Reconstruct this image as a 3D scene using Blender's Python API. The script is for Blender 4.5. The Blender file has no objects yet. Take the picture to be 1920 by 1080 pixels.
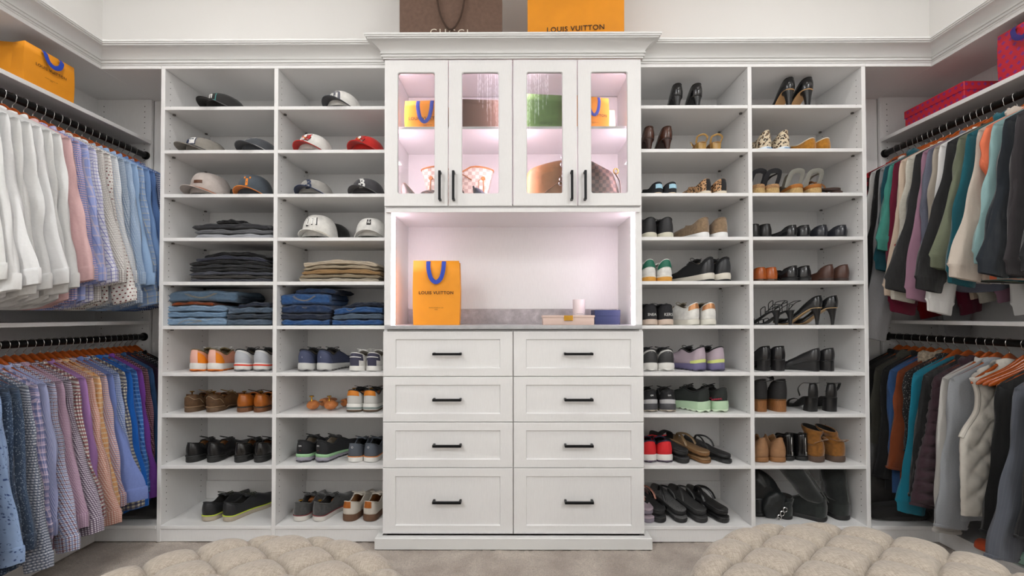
import bpy, bmesh, math, random
import numpy as np
from mathutils import Matrix, Vector
PI = math.pi
rnd = random.Random(7)
sc = bpy.context.scene
COL = sc.collection

# ------------------------------------------------------------------ camera
F_PX = 853.0
CAM_H = 1.154
PITCH, YAW, ROLL = math.radians(0.870), math.radians(0.2346), math.radians(0.0618)
SHX, SHY = -1.5, 38.05
def cam_rot(p, y, r):
    Rz = Matrix.Rotation(y, 3, 'Z'); Rx = Matrix.Rotation(p, 3, 'X'); Ry = Matrix.Rotation(r, 3, 'Y')
    return Rz @ Rx @ Ry
_R = cam_rot(PITCH, YAW, ROLL)
cd = bpy.data.cameras.new('camera'); cam = bpy.data.objects.new('camera', cd); COL.objects.link(cam)
m = Matrix.Identity(4)
rt, fw, up = _R.col[0], _R.col[1], _R.col[2]
for i in range(3):
    m[i][0] = rt[i]; m[i][1] = up[i]; m[i][2] = -fw[i]
m[0][3], m[1][3], m[2][3] = 0, 0, CAM_H
cam.matrix_world = m
cd.sensor_width = 36.0; cd.lens = 36.0 * F_PX / 1920
cd.shift_x = -SHX / 1920; cd.shift_y = SHY / 1920
cd.clip_start = 0.02
sc.camera = cam

# ------------------------------------------------------------------ world, exposure
w = bpy.data.worlds.new('world'); sc.world = w; w.use_nodes = True
w.node_tree.nodes['Background'].inputs[0].default_value = (0.9, 0.92, 1.0, 1)
w.node_tree.nodes['Background'].inputs[1].default_value = 0.05
vs = sc.view_settings
vs.view_transform = 'Standard'; vs.look = 'None'; vs.exposure = 0.12; vs.gamma = 1.0; vs.use_curve_mapping = False
LAMP_DOWN = 4.6      # watts for each recessed downlight
LAMP_FILL = 80.0     # watts for the two added ceiling fill panels together
LED_NICHE, LED_CAB = 20.0, 54.0

cy = sc.cycles
cy.max_bounces = 6; cy.diffuse_bounces = 4; cy.glossy_bounces = 2; cy.transmission_bounces = 4; cy.transparent_max_bounces = 8
cy.caustics_reflective = False; cy.caustics_refractive = False

# ------------------------------------------------------------------ object helpers
def lin(c):
    if isinstance(c, str):
        c = c.lstrip('#'); c = [int(c[i:i + 2], 16) / 255 for i in (0, 2, 4)]
    return tuple(x / 12.92 if x <= 0.04045 else ((x + 0.055) / 1.055) ** 2.4 for x in c[:3]) + (1,)

def tag(o, label=None, cat=None, group=None, kind=None):
    if label: o['label'] = label
    if cat: o['category'] = cat
    if group: o['group'] = group
    if kind: o['kind'] = kind
    return o

def empty(name, loc=(0, 0, 0), rz=0.0, label=None, cat=None, group=None, parent=None):
    o = bpy.data.objects.new(name, None); COL.objects.link(o)
    o.empty_display_size = 0.05
    o.location = loc; o.rotation_euler = (0, 0, rz)
    if parent: o.parent = parent
    return tag(o, label, cat, group)

def copy_tree(o, parent=None):
    c = o.copy(); COL.objects.link(c); c.parent = parent
    for ch in list(o.children):
        copy_tree(ch, c)
    return c

def mk(name, V, F, mat, parent=None, smooth=True, uv=None, fm=None, angle=40, label=None, cat=None, kind=None):
    me = bpy.data.meshes.new(name)
    V = np.asarray(V, dtype=float)
    me.from_pydata(V.tolist(), [], [tuple(int(i) for i in f) for f in F])
    mats = mat if isinstance(mat, (list, tuple)) else [mat]
    for mm in mats: me.materials.append(mm)
    if fm is not None:
        me.polygons.foreach_set('material_index', np.asarray(fm, dtype=np.int32))
    if uv is not None:
        ul = me.uv_layers.new(name='UVMap')
        li = np.zeros(len(me.loops), dtype=np.int32); me.loops.foreach_get('vertex_index', li)
        ul.data.foreach_set('uv', np.asarray(uv, dtype=np.float32)[li].ravel())
    if smooth:
        me.shade_smooth()
        if angle < 180: me.set_sharp_from_angle(angle=math.radians(angle))
    me.update()
    o = bpy.data.objects.new(name, me); COL.objects.link(o)
    if parent: o.parent = parent
    return tag(o, label, cat, None, kind)

def join(*parts):
    """join (V, F) pairs -> V, F, per-face part index"""
    Vs, Fs, ix, n = [], [], [], 0
    for k, (V, F) in enumerate(parts):
        V = np.asarray(V, dtype=float).reshape(-1, 3)
        Vs.append(V); Fs += [tuple(i + n for i in f) for f in F]; ix += [k] * len(F); n += len(V)
    return np.vstack(Vs), Fs, ix

def grid_faces(nu, nv, cu=False, cv=False, off=0, flip=False):
    F = []
    for i in range(nu - (0 if cu else 1)):
        i2 = (i + 1) % nu
        for j in range(nv - (0 if cv else 1)):
            j2 = (j + 1) % nv
            f = (off + i * nv + j, off + i2 * nv + j, off + i2 * nv + j2, off + i * nv + j2)
            F.append(f[::-1] if flip else f)
    return F

def loft(rings, closed=True, cap=True):
    """rings: (n, m, 3) list of rings"""
    R = np.asarray(rings, dtype=float); n, mm = R.shape[:2]
    F = grid_faces(n, mm, False, closed, 0, True)
    if cap and closed:
        F.append(tuple(range(mm))); F.append(tuple(range((n - 1) * mm, n * mm))[::-1])
    return R.reshape(-1, 3), F

def tube(path, r, n=8, closed=False, flat=1.0, upv=(0, 0, 1)):
    P = np.asarray(path, dtype=float); k = len(P)
    rr = np.full(k, r) if np.isscalar(r) else np.asarray(r, dtype=float)
    T = np.gradient(P, axis=0) if not closed else np.roll(P, -1, 0) - np.roll(P, 1, 0)
    T /= np.linalg.norm(T, axis=1)[:, None] + 1e-12
    nrm = np.cross(T[0], np.array(upv, dtype=float))
    if np.linalg.norm(nrm) < 1e-3: nrm = np.cross(T[0], [1, 0.2, 0])
    nrm /= np.linalg.norm(nrm)
    rings = []
    for i in range(k):
        nrm = nrm - T[i] * np.dot(nrm, T[i]); nrm /= np.linalg.norm(nrm) + 1e-12
        b = np.cross(T[i], nrm)
        a = np.linspace(0, 2 * PI, n, endpoint=False)
        rings.append(P[i] + rr[i] * (np.cos(a)[:, None] * nrm + flat * np.sin(a)[:, None] * b))
    R = np.asarray(rings); V = R.reshape(-1, 3)
    F = grid_faces(k, n, closed, True, 0, False)
    if not closed:
        F.append(tuple(range(n))[::-1]); F.append(tuple(range((k - 1) * n, k * n)))
    return V, F

def lathe(prof, n=24):
    """prof: list of (r, z)"""
    a = np.linspace(0, 2 * PI, n, endpoint=False)
    rings = [[(r * math.cos(t), r * math.sin(t), z) for t in a] for r, z in prof]
    R = np.asarray(rings); V = R.reshape(-1, 3)
    F = grid_faces(len(prof), n, False, True, 0, True)
    F.append(tuple(range(n))[::-1]); F.append(tuple(range((len(prof) - 1) * n, len(prof) * n)))
    return V, F

_bc = {}
def bbox_vf(x0, x1, y0, y1, z0, z1, bev=0.0015, seg=1):
    sx, sy, sz = x1 - x0, y1 - y0, z1 - z0
    bev = min(bev, 0.45 * min(sx, sy, sz))
    bm = bmesh.new(); bmesh.ops.create_cube(bm, size=1.0)
    bmesh.ops.scale(bm, vec=(sx, sy, sz), verts=bm.verts)
    bmesh.ops.translate(bm, vec=((x0 + x1) / 2, (y0 + y1) / 2, (z0 + z1) / 2), verts=bm.verts)
    if bev > 0:
        bmesh.ops.bevel(bm, geom=list(bm.edges), offset=bev, segments=seg, profile=0.7, affect='EDGES')
    bm.verts.index_update()
    V = np.array([v.co[:] for v in bm.verts]); F = [tuple(v.index for v in f.verts) for f in bm.faces]
    bm.free(); return V, F

def box(name, x0, x1, y0, y1, z0, z1, mat, parent=None, bev=0.0015, seg=1, **k):
    V, F = bbox_vf(x0, x1, y0, y1, z0, z1, bev, seg)
    return mk(name, V, F, mat, parent, smooth=True, angle=30, **k)

def interp(tab, t):
    """smooth (pchip-like) interpolation of [(t, v), ...]"""
    xs = np.array([p[0] for p in tab], float); ys = np.array([p[1] for p in tab], float)
    t = np.asarray(t, float)
    if len(xs) == 1: return np.full_like(t, ys[0])
    h = np.diff(xs); d = np.diff(ys) / h
    mslope = np.zeros(len(xs)); mslope[0], mslope[-1] = d[0], d[-1]
    for i in range(1, len(xs) - 1):
        mslope[i] = 0 if d[i - 1] * d[i] <= 0 else 2 * d[i - 1] * d[i] / (d[i - 1] + d[i])
    i = np.clip(np.searchsorted(xs, t, side='right') - 1, 0, len(xs) - 2)
    u = np.clip((t - xs[i]) / h[i], 0, 1)
    return ((2 * u**3 - 3 * u**2 + 1) * ys[i] + (u**3 - 2 * u**2 + u) * h[i] * mslope[i]
            + (-2 * u**3 + 3 * u**2) * ys[i + 1] + (u**3 - u**2) * h[i] * mslope[i + 1])

def sstep(a, b, x):
    u = np.clip((np.asarray(x, float) - a) / (b - a), 0, 1); return u * u * (3 - 2 * u)

_tc = {}
def text_vf(s, size=1.0, sp=1.0, bold=0.0, shear=0.0, res=3):
    key = (s, sp, bold, shear, res)
    if key not in _tc:
        cu = bpy.data.curves.new('lettering', 'FONT'); cu.body = s; cu.size = 1.0; cu.space_character = sp
        cu.align_x = 'CENTER'; cu.align_y = 'CENTER'; cu.resolution_u = res; cu.offset = bold; cu.shear = shear
        ob = bpy.data.objects.new('lettering', cu); COL.objects.link(ob)
        dg = bpy.context.evaluated_depsgraph_get(); dg.update()
        me = bpy.data.meshes.new_from_object(ob.evaluated_get(dg))
        V = np.array([v.co[:] for v in me.vertices]); F = [tuple(p.vertices) for p in me.polygons]
        bpy.data.objects.remove(ob); bpy.data.meshes.remove(me); bpy.data.curves.remove(cu)
        c = (V.max(0) + V.min(0)) / 2; V = V - c
        _tc[key] = (V, F)
    V, F = _tc[key]
    return V * size, F

def text_fit(s, width, **k):
    V, F = text_vf(s, 1.0, **k)
    return V * (width / (V[:, 0].max() - V[:, 0].min())), F

# ------------------------------------------------------------------ materials
class NT:
    """tiny node expression builder"""
    def __init__(self, mat):
        self.t = mat.node_tree; self.n = self.t.nodes; self.l = self.t.links
    def node(self, typ, **k):
        nd = self.n.new(typ)
        for a, b in k.items(): setattr(nd, a, b)
        return nd
    def set(self, sock, v):
        if hasattr(v, 'is_output'): self.l.new(v, sock)
        else: sock.default_value = v
    def math(self, op, a, b=None, c=None):
        nd = self.node('ShaderNodeMath', operation=op)
        self.set(nd.inputs[0], a)
        if b is not None: self.set(nd.inputs[1], b)
        if c is not None: self.set(nd.inputs[2], c)
        return nd.outputs[0]
    def mix(self, f, a, b, blend='MIX'):
        nd = self.node('ShaderNodeMix', data_type='RGBA', blend_type=blend)
        self.set(nd.inputs[0], f); self.set(nd.inputs[6], a); self.set(nd.inputs[7], b)
        return nd.outputs[2]
    def uv(self):
        if not hasattr(self, '_uv'):
            tc = self.node('ShaderNodeTexCoord'); sx = self.node('ShaderNodeSeparateXYZ')
            self.l.new(tc.outputs['UV'], sx.inputs[0])
            self._tc = tc; self._uv = (sx.outputs[0], sx.outputs[1])
        return self._uv
    def obj(self):
        if not hasattr(self, '_tco'): self._tco = self.node('ShaderNodeTexCoord')
        return self._tco.outputs['Object']
    def noise(self, scale, detail=2.0, vec=None, rough=0.5, out='Fac'):
        nd = self.node('ShaderNodeTexNoise')
        nd.inputs['Scale'].default_value = scale; nd.inputs['Detail'].default_value = detail; nd.inputs['Roughness'].default_value = rough
        self.l.new(vec if vec is not None else self.obj(), nd.inputs['Vector']); return nd.outputs[out]
    def vor(self, scale, vec=None, feature='F1', out='Distance', rand=1.0):
        nd = self.node('ShaderNodeTexVoronoi', feature=feature)
        nd.inputs['Scale'].default_value = scale; nd.inputs['Randomness'].default_value = rand
        self.l.new(vec if vec is not None else self.obj(), nd.inputs['Vector']); return nd.outputs[out]
    def ramp(self, v, a, b):
        nd = self.node('ShaderNodeMapRange'); nd.inputs[1].default_value = a; nd.inputs[2].default_value = b
        self.l.new(v, nd.inputs[0]); return nd.outputs[0]
    def scalev(self, v, s):
        nd = self.node('ShaderNodeVectorMath', operation='MULTIPLY')
        self.l.new(v, nd.inputs[0]); nd.inputs[1].default_value = s; return nd.outputs[0]
    def bump(self, h, strength, dist=0.002):
        nd = self.node('ShaderNodeBump'); nd.inputs['Strength'].default_value = strength; nd.inputs['Distance'].default_value = dist
        self.l.new(h, nd.inputs['Height']); return nd.outputs[0]
    def stripe(self, c, period, duty, phase=0.0):
        return self.math('LESS_THAN', self.math('FRACT', self.math('MULTIPLY_ADD', c, 1.0 / period, phase)), duty)

def newmat(name):
    mt = bpy.data.materials.new(name); mt.use_nodes = True
    b = mt.node_tree.nodes['Principled BSDF']
    return mt, b, NT(mt)

_mc = {}
def M(name, col, rough=0.6, metal=0.0, coat=0.0, sheen=0.0, noise=None, bump=None, spec=None, emit=None):
    """plain material; noise = (scale, amount), bump = (scale, strength)"""
    if name in _mc: return _mc[name]
    mt, b, t = newmat(name)
    c = lin(col)
    if noise:
        n = t.noise(noise[0], 2.0)
        lo = tuple(x * (1 - noise[1]) for x in c[:3]) + (1,); hi = tuple(min(1, x * (1 + noise[1])) for x in c[:3]) + (1,)
        t.set(b.inputs['Base Color'], t.mix(t.ramp(n, 0.3, 0.7), lo, hi))
    else: b.inputs['Base Color'].default_value = c
    b.inputs['Roughness'].default_value = rough; b.inputs['Metallic'].default_value = metal
    if coat: b.inputs['Coat Weight'].default_value = coat; b.inputs['Coat Roughness'].default_value = 0.08
    if sheen: b.inputs['Sheen Weight'].default_value = sheen; b.inputs['Sheen Roughness'].default_value = 0.4
    if spec is not None: b.inputs['Specular IOR Level'].default_value = spec
    if bump: t.set(b.inputs['Normal'], t.bump(t.noise(bump[0], 1.0), bump[1]))
    if emit: b.inputs['Emission Color'].default_value = lin(emit[0]); b.inputs['Emission Strength'].default_value = emit[1]
    _mc[name] = mt; return mt

def leather(name, col, rough=0.38, sc_=260, coat=0.0):
    return M(name, col, rough, noise=(30, 0.15), bump=(sc_, 0.12), coat=coat)
def suede(name, col): return M(name, col, 0.9, sheen=0.5, noise=(60, 0.22), bump=(700, 0.3))
def cloth(name, col): return M(name, col, 0.85, sheen=0.25, noise=(40, 0.10), bump=(900, 0.25))
def rubber(name, col): return M(name, col, 0.6, noise=(25, 0.06), bump=(400, 0.08))

def fabric(name, base, pats=(), rough=0.85, weave=2600, sheen=0.2, wr=0.35):
    """shirt fabric; pats act on UV in metres, painted one after another:
    ('v'|'h', period, duty, phase, colour, opacity) stripes; ('dot', period, radius, colour); ('blot', scale, lo, hi, colour); ('mel', scale, colour, amount)"""
    if name in _mc: return _mc[name]
    mt, b, t = newmat(name); u, v = t.uv(); c = lin(base)
    for p in pats:
        if p[0] in 'vh':
            f = t.stripe(u if p[0] == 'v' else v, p[1], p[2], p[3])
            c = t.mix(t.math('MULTIPLY', f, p[5]), c, lin(p[4]))
        elif p[0] == 'dot':
            row = t.math('FLOOR', t.math('MULTIPLY', v, 1 / p[1]))
            sh = t.math('MULTIPLY', t.math('MODULO', row, 2.0), 0.5)
            du = t.math('SUBTRACT', t.math('FRACT', t.math('MULTIPLY_ADD', u, 1 / p[1], sh)), 0.5)
            dv = t.math('SUBTRACT', t.math('FRACT', t.math('MULTIPLY', v, 1 / p[1])), 0.5)
            d = t.math('SQRT', t.math('ADD', t.math('MULTIPLY', du, du), t.math('MULTIPLY', dv, dv)))
            c = t.mix(t.math('LESS_THAN', d, p[2]), c, lin(p[3]))
        elif p[0] == 'blot':
            tcv = t.node('ShaderNodeTexCoord').outputs['UV']
            f = t.ramp(t.vor(p[1], tcv), p[3], p[2])
            f2 = t.math('GREATER_THAN', t.noise(p[1] * 1.7, 1.0, tcv), 0.47)
            c = t.mix(t.math('MULTIPLY', f, f2), c, lin(p[4]))
        elif p[0] == 'mel':
            tcv = t.node('ShaderNodeTexCoord').outputs['UV']
            c = t.mix(t.math('MULTIPLY', t.ramp(t.noise(p[1], 4.0, tcv), 0.35, 0.7), p[3]), c, lin(p[2]))
    t.set(b.inputs['Base Color'], c)
    b.inputs['Roughness'].default_value = rough
    b.inputs['Sheen Weight'].default_value = sheen; b.inputs['Specular IOR Level'].default_value = 0.25
    h = t.math('ADD', t.math('MULTIPLY', t.noise(weave, 0.0), 0.10), t.math('MULTIPLY', t.noise(1.0, 2.0, t.scalev(t.obj(), (24, 24, 6)), 0.6), 1.0))
    h = t.math('ADD', h, t.math('MULTIPLY', t.noise(24, 1.0), 0.5))
    t.set(b.inputs['Normal'], t.bump(h, min(1.0, wr * 1.7), 0.012))
    _mc[name] = mt; return mt

def stripes_grain(name, col, amount, rough, scale=(60, 60, 3), coat=0.0, bumpk=0.0):
    """laminate or wood with directional grain"""
    if name in _mc: return _mc[name]
    mt, b, t = newmat(name); c = lin(col)
    n = t.noise(6.0, 2.0, t.scalev(t.obj(), scale), 0.6)
    lo = tuple(x * (1 - amount) for x in c[:3]) + (1,); hi = tuple(min(1, x * (1 + amount)) for x in c[:3]) + (1,)
    t.set(b.inputs['Base Color'], t.mix(t.ramp(n, 0.3, 0.7), lo, hi))
    b.inputs['Roughness'].default_value = rough
    if coat: b.inputs['Coat Weight'].default_value = coat; b.inputs['Coat Roughness'].default_value = 0.1
    if bumpk: t.set(b.inputs['Normal'], t.bump(n, bumpk, 0.001))
    _mc[name] = mt; return mt

WHITE = stripes_grain('white_laminate', '#ecebea', 0.03, 0.42, (90, 90, 4))
TRIMW = M('white_painted_trim', '#e6e6e4', 0.4)
WALLP = M('warm_white_wall_paint', '#f8f6f3', 0.9)
CEILP = M('white_ceiling_paint', '#f2f1ee', 0.95)
BLACKM = M('matte_black_metal', '#17181a', 0.42, metal=0.6)
CHROME = M('brushed_nickel', '#c9c8c6', 0.25, metal=1.0)
GOLD = M('polished_brass', '#c9993f', 0.25, metal=1.0)
HOLE = M('dark_drilled_hole', '#3d3a38', 0.9)
# ------------------------------------------------------------------ layout constants (metres; camera at x=0, y=0)
YF, YB = 2.33, 2.69          # shelf front edge, back wall face
XL, XR = -2.135, 2.155       # front planes of the two hanging runs
WL, WR = -2.462, 2.482       # side wall faces
ZTOP = 2.432                 # underside of the top panels
CX0, CX1, CYF = -0.654, 0.654, 2.285   # centre unit
SH_T, PN_T = 0.018, 0.021
SHZ = [2.217, 1.991, 1.763, 1.537, 1.310, 1.083, 0.843, 0.631, 0.370, 0.065]   # shelf undersides, top to bottom
TOPZ = [z + SH_T for z in SHZ]
def px2w(px, py, Y):
    d = _R @ Vector(((px - 960 - SHX) / F_PX, 1.0, -(py - 540 - SHY) / F_PX))
    k = Y / d.y
    return d.x * k, d.z * k + CAM_H
def PX(px, Y): return px2w(px, 590, Y)[0]
def PZ(py, Y): return px2w(960, py, Y)[1]

# ------------------------------------------------------------------ room downlights and added fill panels (built as fixtures)
def downlight(x, y, label, k=1.0):
    e = empty('recessed_downlight', (x, y, 3.35), label=label, cat='ceiling light', group='recessed ceiling downlights')
    V, F = lathe([(0.062, -0.001), (0.078, -0.001), (0.078, -0.006), (0.062, -0.004)], 28)
    mk('trim_ring', V, F, TRIMW, e)
    V, F = lathe([(0.001, -0.0021), (0.061, -0.0021), (0.061, -0.0009), (0.001, -0.0009)], 28)
    mk('lens', V, F, M('downlight_lens', '#fff6ea', 0.5, emit=('#fff1e0', 6.0)), e)
    ld = bpy.data.lights.new('downlight_lamp', 'AREA'); ld.shape = 'DISK'; ld.size = 0.12; ld.energy = LAMP_DOWN * k; ld.color = (1.0, 0.985, 0.965)
    lo = bpy.data.objects.new('downlight_lamp', ld); COL.objects.link(lo); lo.parent = e; lo.location = (0, 0, -0.012)
for nm, x, y in (('over the left ottoman', -1.05, 0.75), ('over the right ottoman', 1.05, 0.75), ('above the left end of the shelves', -1.5, 1.5),
                 ('above the right end of the shelves', 1.5, 1.5), ('at the left of the room behind', -1.75, -0.9), ('at the right of the room behind', 1.75, -0.9)):
    downlight(x, y, 'round recessed downlight in the ceiling ' + nm, 1.9 if y > 1 else 0.6)
for s_, nm in ((-1, 'left'), (1, 'right')):  # soft fill panels added out of view to brighten the room
    e = empty('ceiling_fill_panel', (s_ * 1.85, -1.2, 3.35), label='added unseen fill light panel on the %s of the ceiling' % nm, cat='ceiling light', group='added ceiling fill panels')
    box('housing', -0.28, 0.28, -0.75, 0.75, -0.03, -0.001, TRIMW, e, 0.004)
    box('diffuser', -0.26, 0.26, -0.73, 0.73, -0.034, -0.029, M('fill_panel_diffuser', '#ffffff', 0.6, emit=('#fffaf4', 1.6)), e, 0.001)
    ld = bpy.data.lights.new('fill_panel_lamp', 'AREA'); ld.shape = 'RECTANGLE'; ld.size = 0.5; ld.size_y = 1.4; ld.energy = LAMP_FILL / 2; ld.color = (0.945, 0.975, 1.0)
    lo = bpy.data.objects.new('fill_panel_lamp', ld); COL.objects.link(lo); lo.parent = e; lo.location = (0, 0, -0.04)
for m_ in ('downlight_lens', 'fill_panel_diffuser'): _mc[m_].cycles.emission_sampling = 'NONE'

# ------------------------------------------------------------------ room shell
def struct(o): return tag(o, None, None, None, 'structure')
struct(box('wall_back', WL - 0.1, WR + 0.1, YB + 0.004, YB + 0.12, 0, 3.36, WALLP, bev=0))
struct(box('wall_left', WL - 0.1, WL, -2.2, YB + 0.004, 0, 3.36, WALLP, bev=0))
struct(box('wall_right', WR, WR + 0.1, -2.2, YB + 0.004, 0, 3.36, WALLP, bev=0))
struct(box('wall_front', WL - 0.1, WR + 0.1, -2.3, -2.2, 0, 3.36, WALLP, bev=0))
struct(box('ceiling', WL - 0.1, WR + 0.1, -2.3, YB + 0.12, 3.352, 3.45, CEILP, bev=0))
def carpet_mat():
    mt, b, t = newmat('beige_carpet')
    big = t.ramp(t.noise(7.0, 4.0), 0.35, 0.68); fine = t.ramp(t.noise(160.0, 3.0), 0.3, 0.7)
    c = t.mix(big, lin('#b3a497'), lin('#dccfc1')); c = t.mix(t.math('MULTIPLY', fine, 0.55), c, lin('#8f8278'))
    t.set(b.inputs['Base Color'], c); b.inputs['Roughness'].default_value = 1.0; b.inputs['Sheen Weight'].default_value = 0.3
    t.set(b.inputs['Normal'], t.bump(t.noise(260.0, 3.0), 0.9, 0.006)); return mt
def floor_mesh():
    rs = np.random.RandomState(3)
    xs = np.arange(-2.56, 2.5801, 0.011); ys = np.arange(1.2, YB + 0.05, 0.011)
    X, Y = np.meshgrid(xs, ys, indexing='ij')
    Z = (rs.rand(*X.shape) - 0.5) * 0.007 + 0.003 * np.sin(X * 9 + 2 * np.sin(Y * 7)) * np.sin(Y * 11) - 0.005
    A = np.stack([X + (rs.rand(*X.shape) - .5) * .006, Y + (rs.rand(*X.shape) - .5) * .006, Z], -1)
    A[:, 0, 1] = 1.2
    p1 = (A.reshape(-1, 3), grid_faces(len(xs), len(ys)))
    p2 = ([(-2.56, -2.3, -0.005), (2.58, -2.3, -0.005), (2.58, 1.2, -0.005), (-2.56, 1.2, -0.005)], [(0, 1, 2, 3)])
    V, F, _ = join(p1, p2)
    struct(mk('floor', V, F, carpet_mat(), angle=180))
floor_mesh()

# crown mouldings: profile (projection, height) swept along a mitred path
CROWN = [(0.0, 0.0), (0.004, 0.0), (0.004, 0.008), (0.010, 0.009), (0.011, 0.016), (0.007, 0.018), (0.007, 0.021), (0.013, 0.023), (0.014, 0.029), (0.011, 0.031),
         (0.0125, 0.036), (0.017, 0.044), (0.025, 0.053), (0.037, 0.062), (0.050, 0.068), (0.060, 0.071), (0.060, 0.077), (0.066, 0.078), (0.067, 0.084), (0.070, 0.085), (0.070, 0.094), (0.0, 0.094)]
def crown_mesh(path, zb, prof=CROWN, ks=1.0, kh=1.0):
    """path(o) -> list of xy points for a projection o"""
    rows = [[(x, y, zb + z * kh) for x, y in path(o * ks)] for o, z in prof]
    R = np.asarray(rows); n, k = R.shape[:2]
    F = grid_faces(n, k, True, False, 0, False)
    F.append(tuple(i * k for i in range(n))); F.append(tuple(i * k + k - 1 for i in range(n))[::-1])
    return R.reshape(-1, 3), F
ZC = ZTOP + 0.018
V, F = crown_mesh(lambda o: [(XL + o, 0.4), (XL + o, YF - o), (CX0 - 0.001, YF - o)], ZC)
struct(mk('trim_1', V, F, TRIMW, angle=25))
V, F = crown_mesh(lambda o: [(CX1 + 0.001, YF - o), (XR - o, YF - o), (XR - o, 0.4)], ZC)
struct(mk('trim_2', V, F, TRIMW, angle=25))

# ------------------------------------------------------------------ shoe and hat shelving towers
def hole_row(face_x, sgn, ys, z0, z1):
    vs_, fs = [], []
    for y in ys:
        z = z0
        while z < z1:
            n = len(vs_)
            for k in range(6):
                a = k * PI / 3; vs_.append((face_x + sgn * 0.0004, y + 0.0027 * math.cos(a), z + 0.0027 * math.sin(a)))
            fs.append(tuple(range(n, n + 6)) if sgn > 0 else tuple(range(n + 5, n - 1, -1))); z += 0.032
    return vs_, fs
pinV, pinF = lathe([(0.001, 0), (0.0075, 0), (0.0075, 0.006), (0.004, 0.008), (0.001, 0.008)], 10)
PINMAT = M('grey_shelf_pin', '#57534f', 0.5)
def tower(side):
    s = -1 if side == 'left' else 1
    t = empty('shelving_tower', ((CX0 + -1.821) / 2 if s < 0 else (CX1 + 1.815) / 2, YF, 0),
              label='white open shelving tower left of the drawers holding hats jeans and shoes' if s < 0 else 'white open shelving tower right of the drawers full of shoes', cat='shelving')
    def b(name, x0, x1, y0, y1, z0, z1, par=t, **k):
        o = box(name, x0 - t.location.x, x1 - t.location.x, y0 - YF, y1 - YF, z0, z1, WHITE, None, **k); o.parent = par; return o
    if s < 0: outer, div, cols = (-1.821, -1.800), (-1.234, -1.213), [(-1.800, -1.234), (-1.213, CX0 - 0.001)]
    else: outer, div, cols = (1.794, 1.815), (1.209, 1.230), [(CX1 + 0.001, 1.209), (1.230, 1.794)]
    for (a, c) in (outer, div):
        p = b('side_panel', a, c, YF, YB, 0.0, ZTOP)
        fx = (c if s < 0 else a) - t.location.x
        vv, ff = hole_row(fx, -s, (0.037, 0.30), 0.14, 2.40)
        mk('pin_holes', vv, ff, HOLE, p, smooth=False, kind='stuff')
    b('top_panel', min(outer[0], cols[0][0]), max(outer[1], cols[1][1]), YF, YB, ZTOP, ZTOP + 0.018)
    b('back_panel', cols[0][0], cols[1][1], YB - 0.006, YB, 0.06, ZTOP, bev=0)
    for (a, c) in cols:
        b('back_rail', a, c, YB - 0.016, YB - 0.006, TOPZ[9], 0.186)
        b('toe_kick', a - 0.01, c + 0.01, YF + 0.004, YF + 0.02, 0.0, SHZ[9])
        for i, z in enumerate(SHZ):
            o = b('shelf', a, c, YF - (0.002 if i == 9 else 0), YB - 0.006, z, z + SH_T)
            if i < 9:
                fx = (a + 0.012) if s < 0 else (c - 0.012)
                for yy in (0.05, 0.30):
                    pz = mk('shelf_pin', pinV, pinF, PINMAT, o); pz.location = (fx - t.location.x, yy, z - 0.008)
    return t
tower('left'); tower('right')

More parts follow.
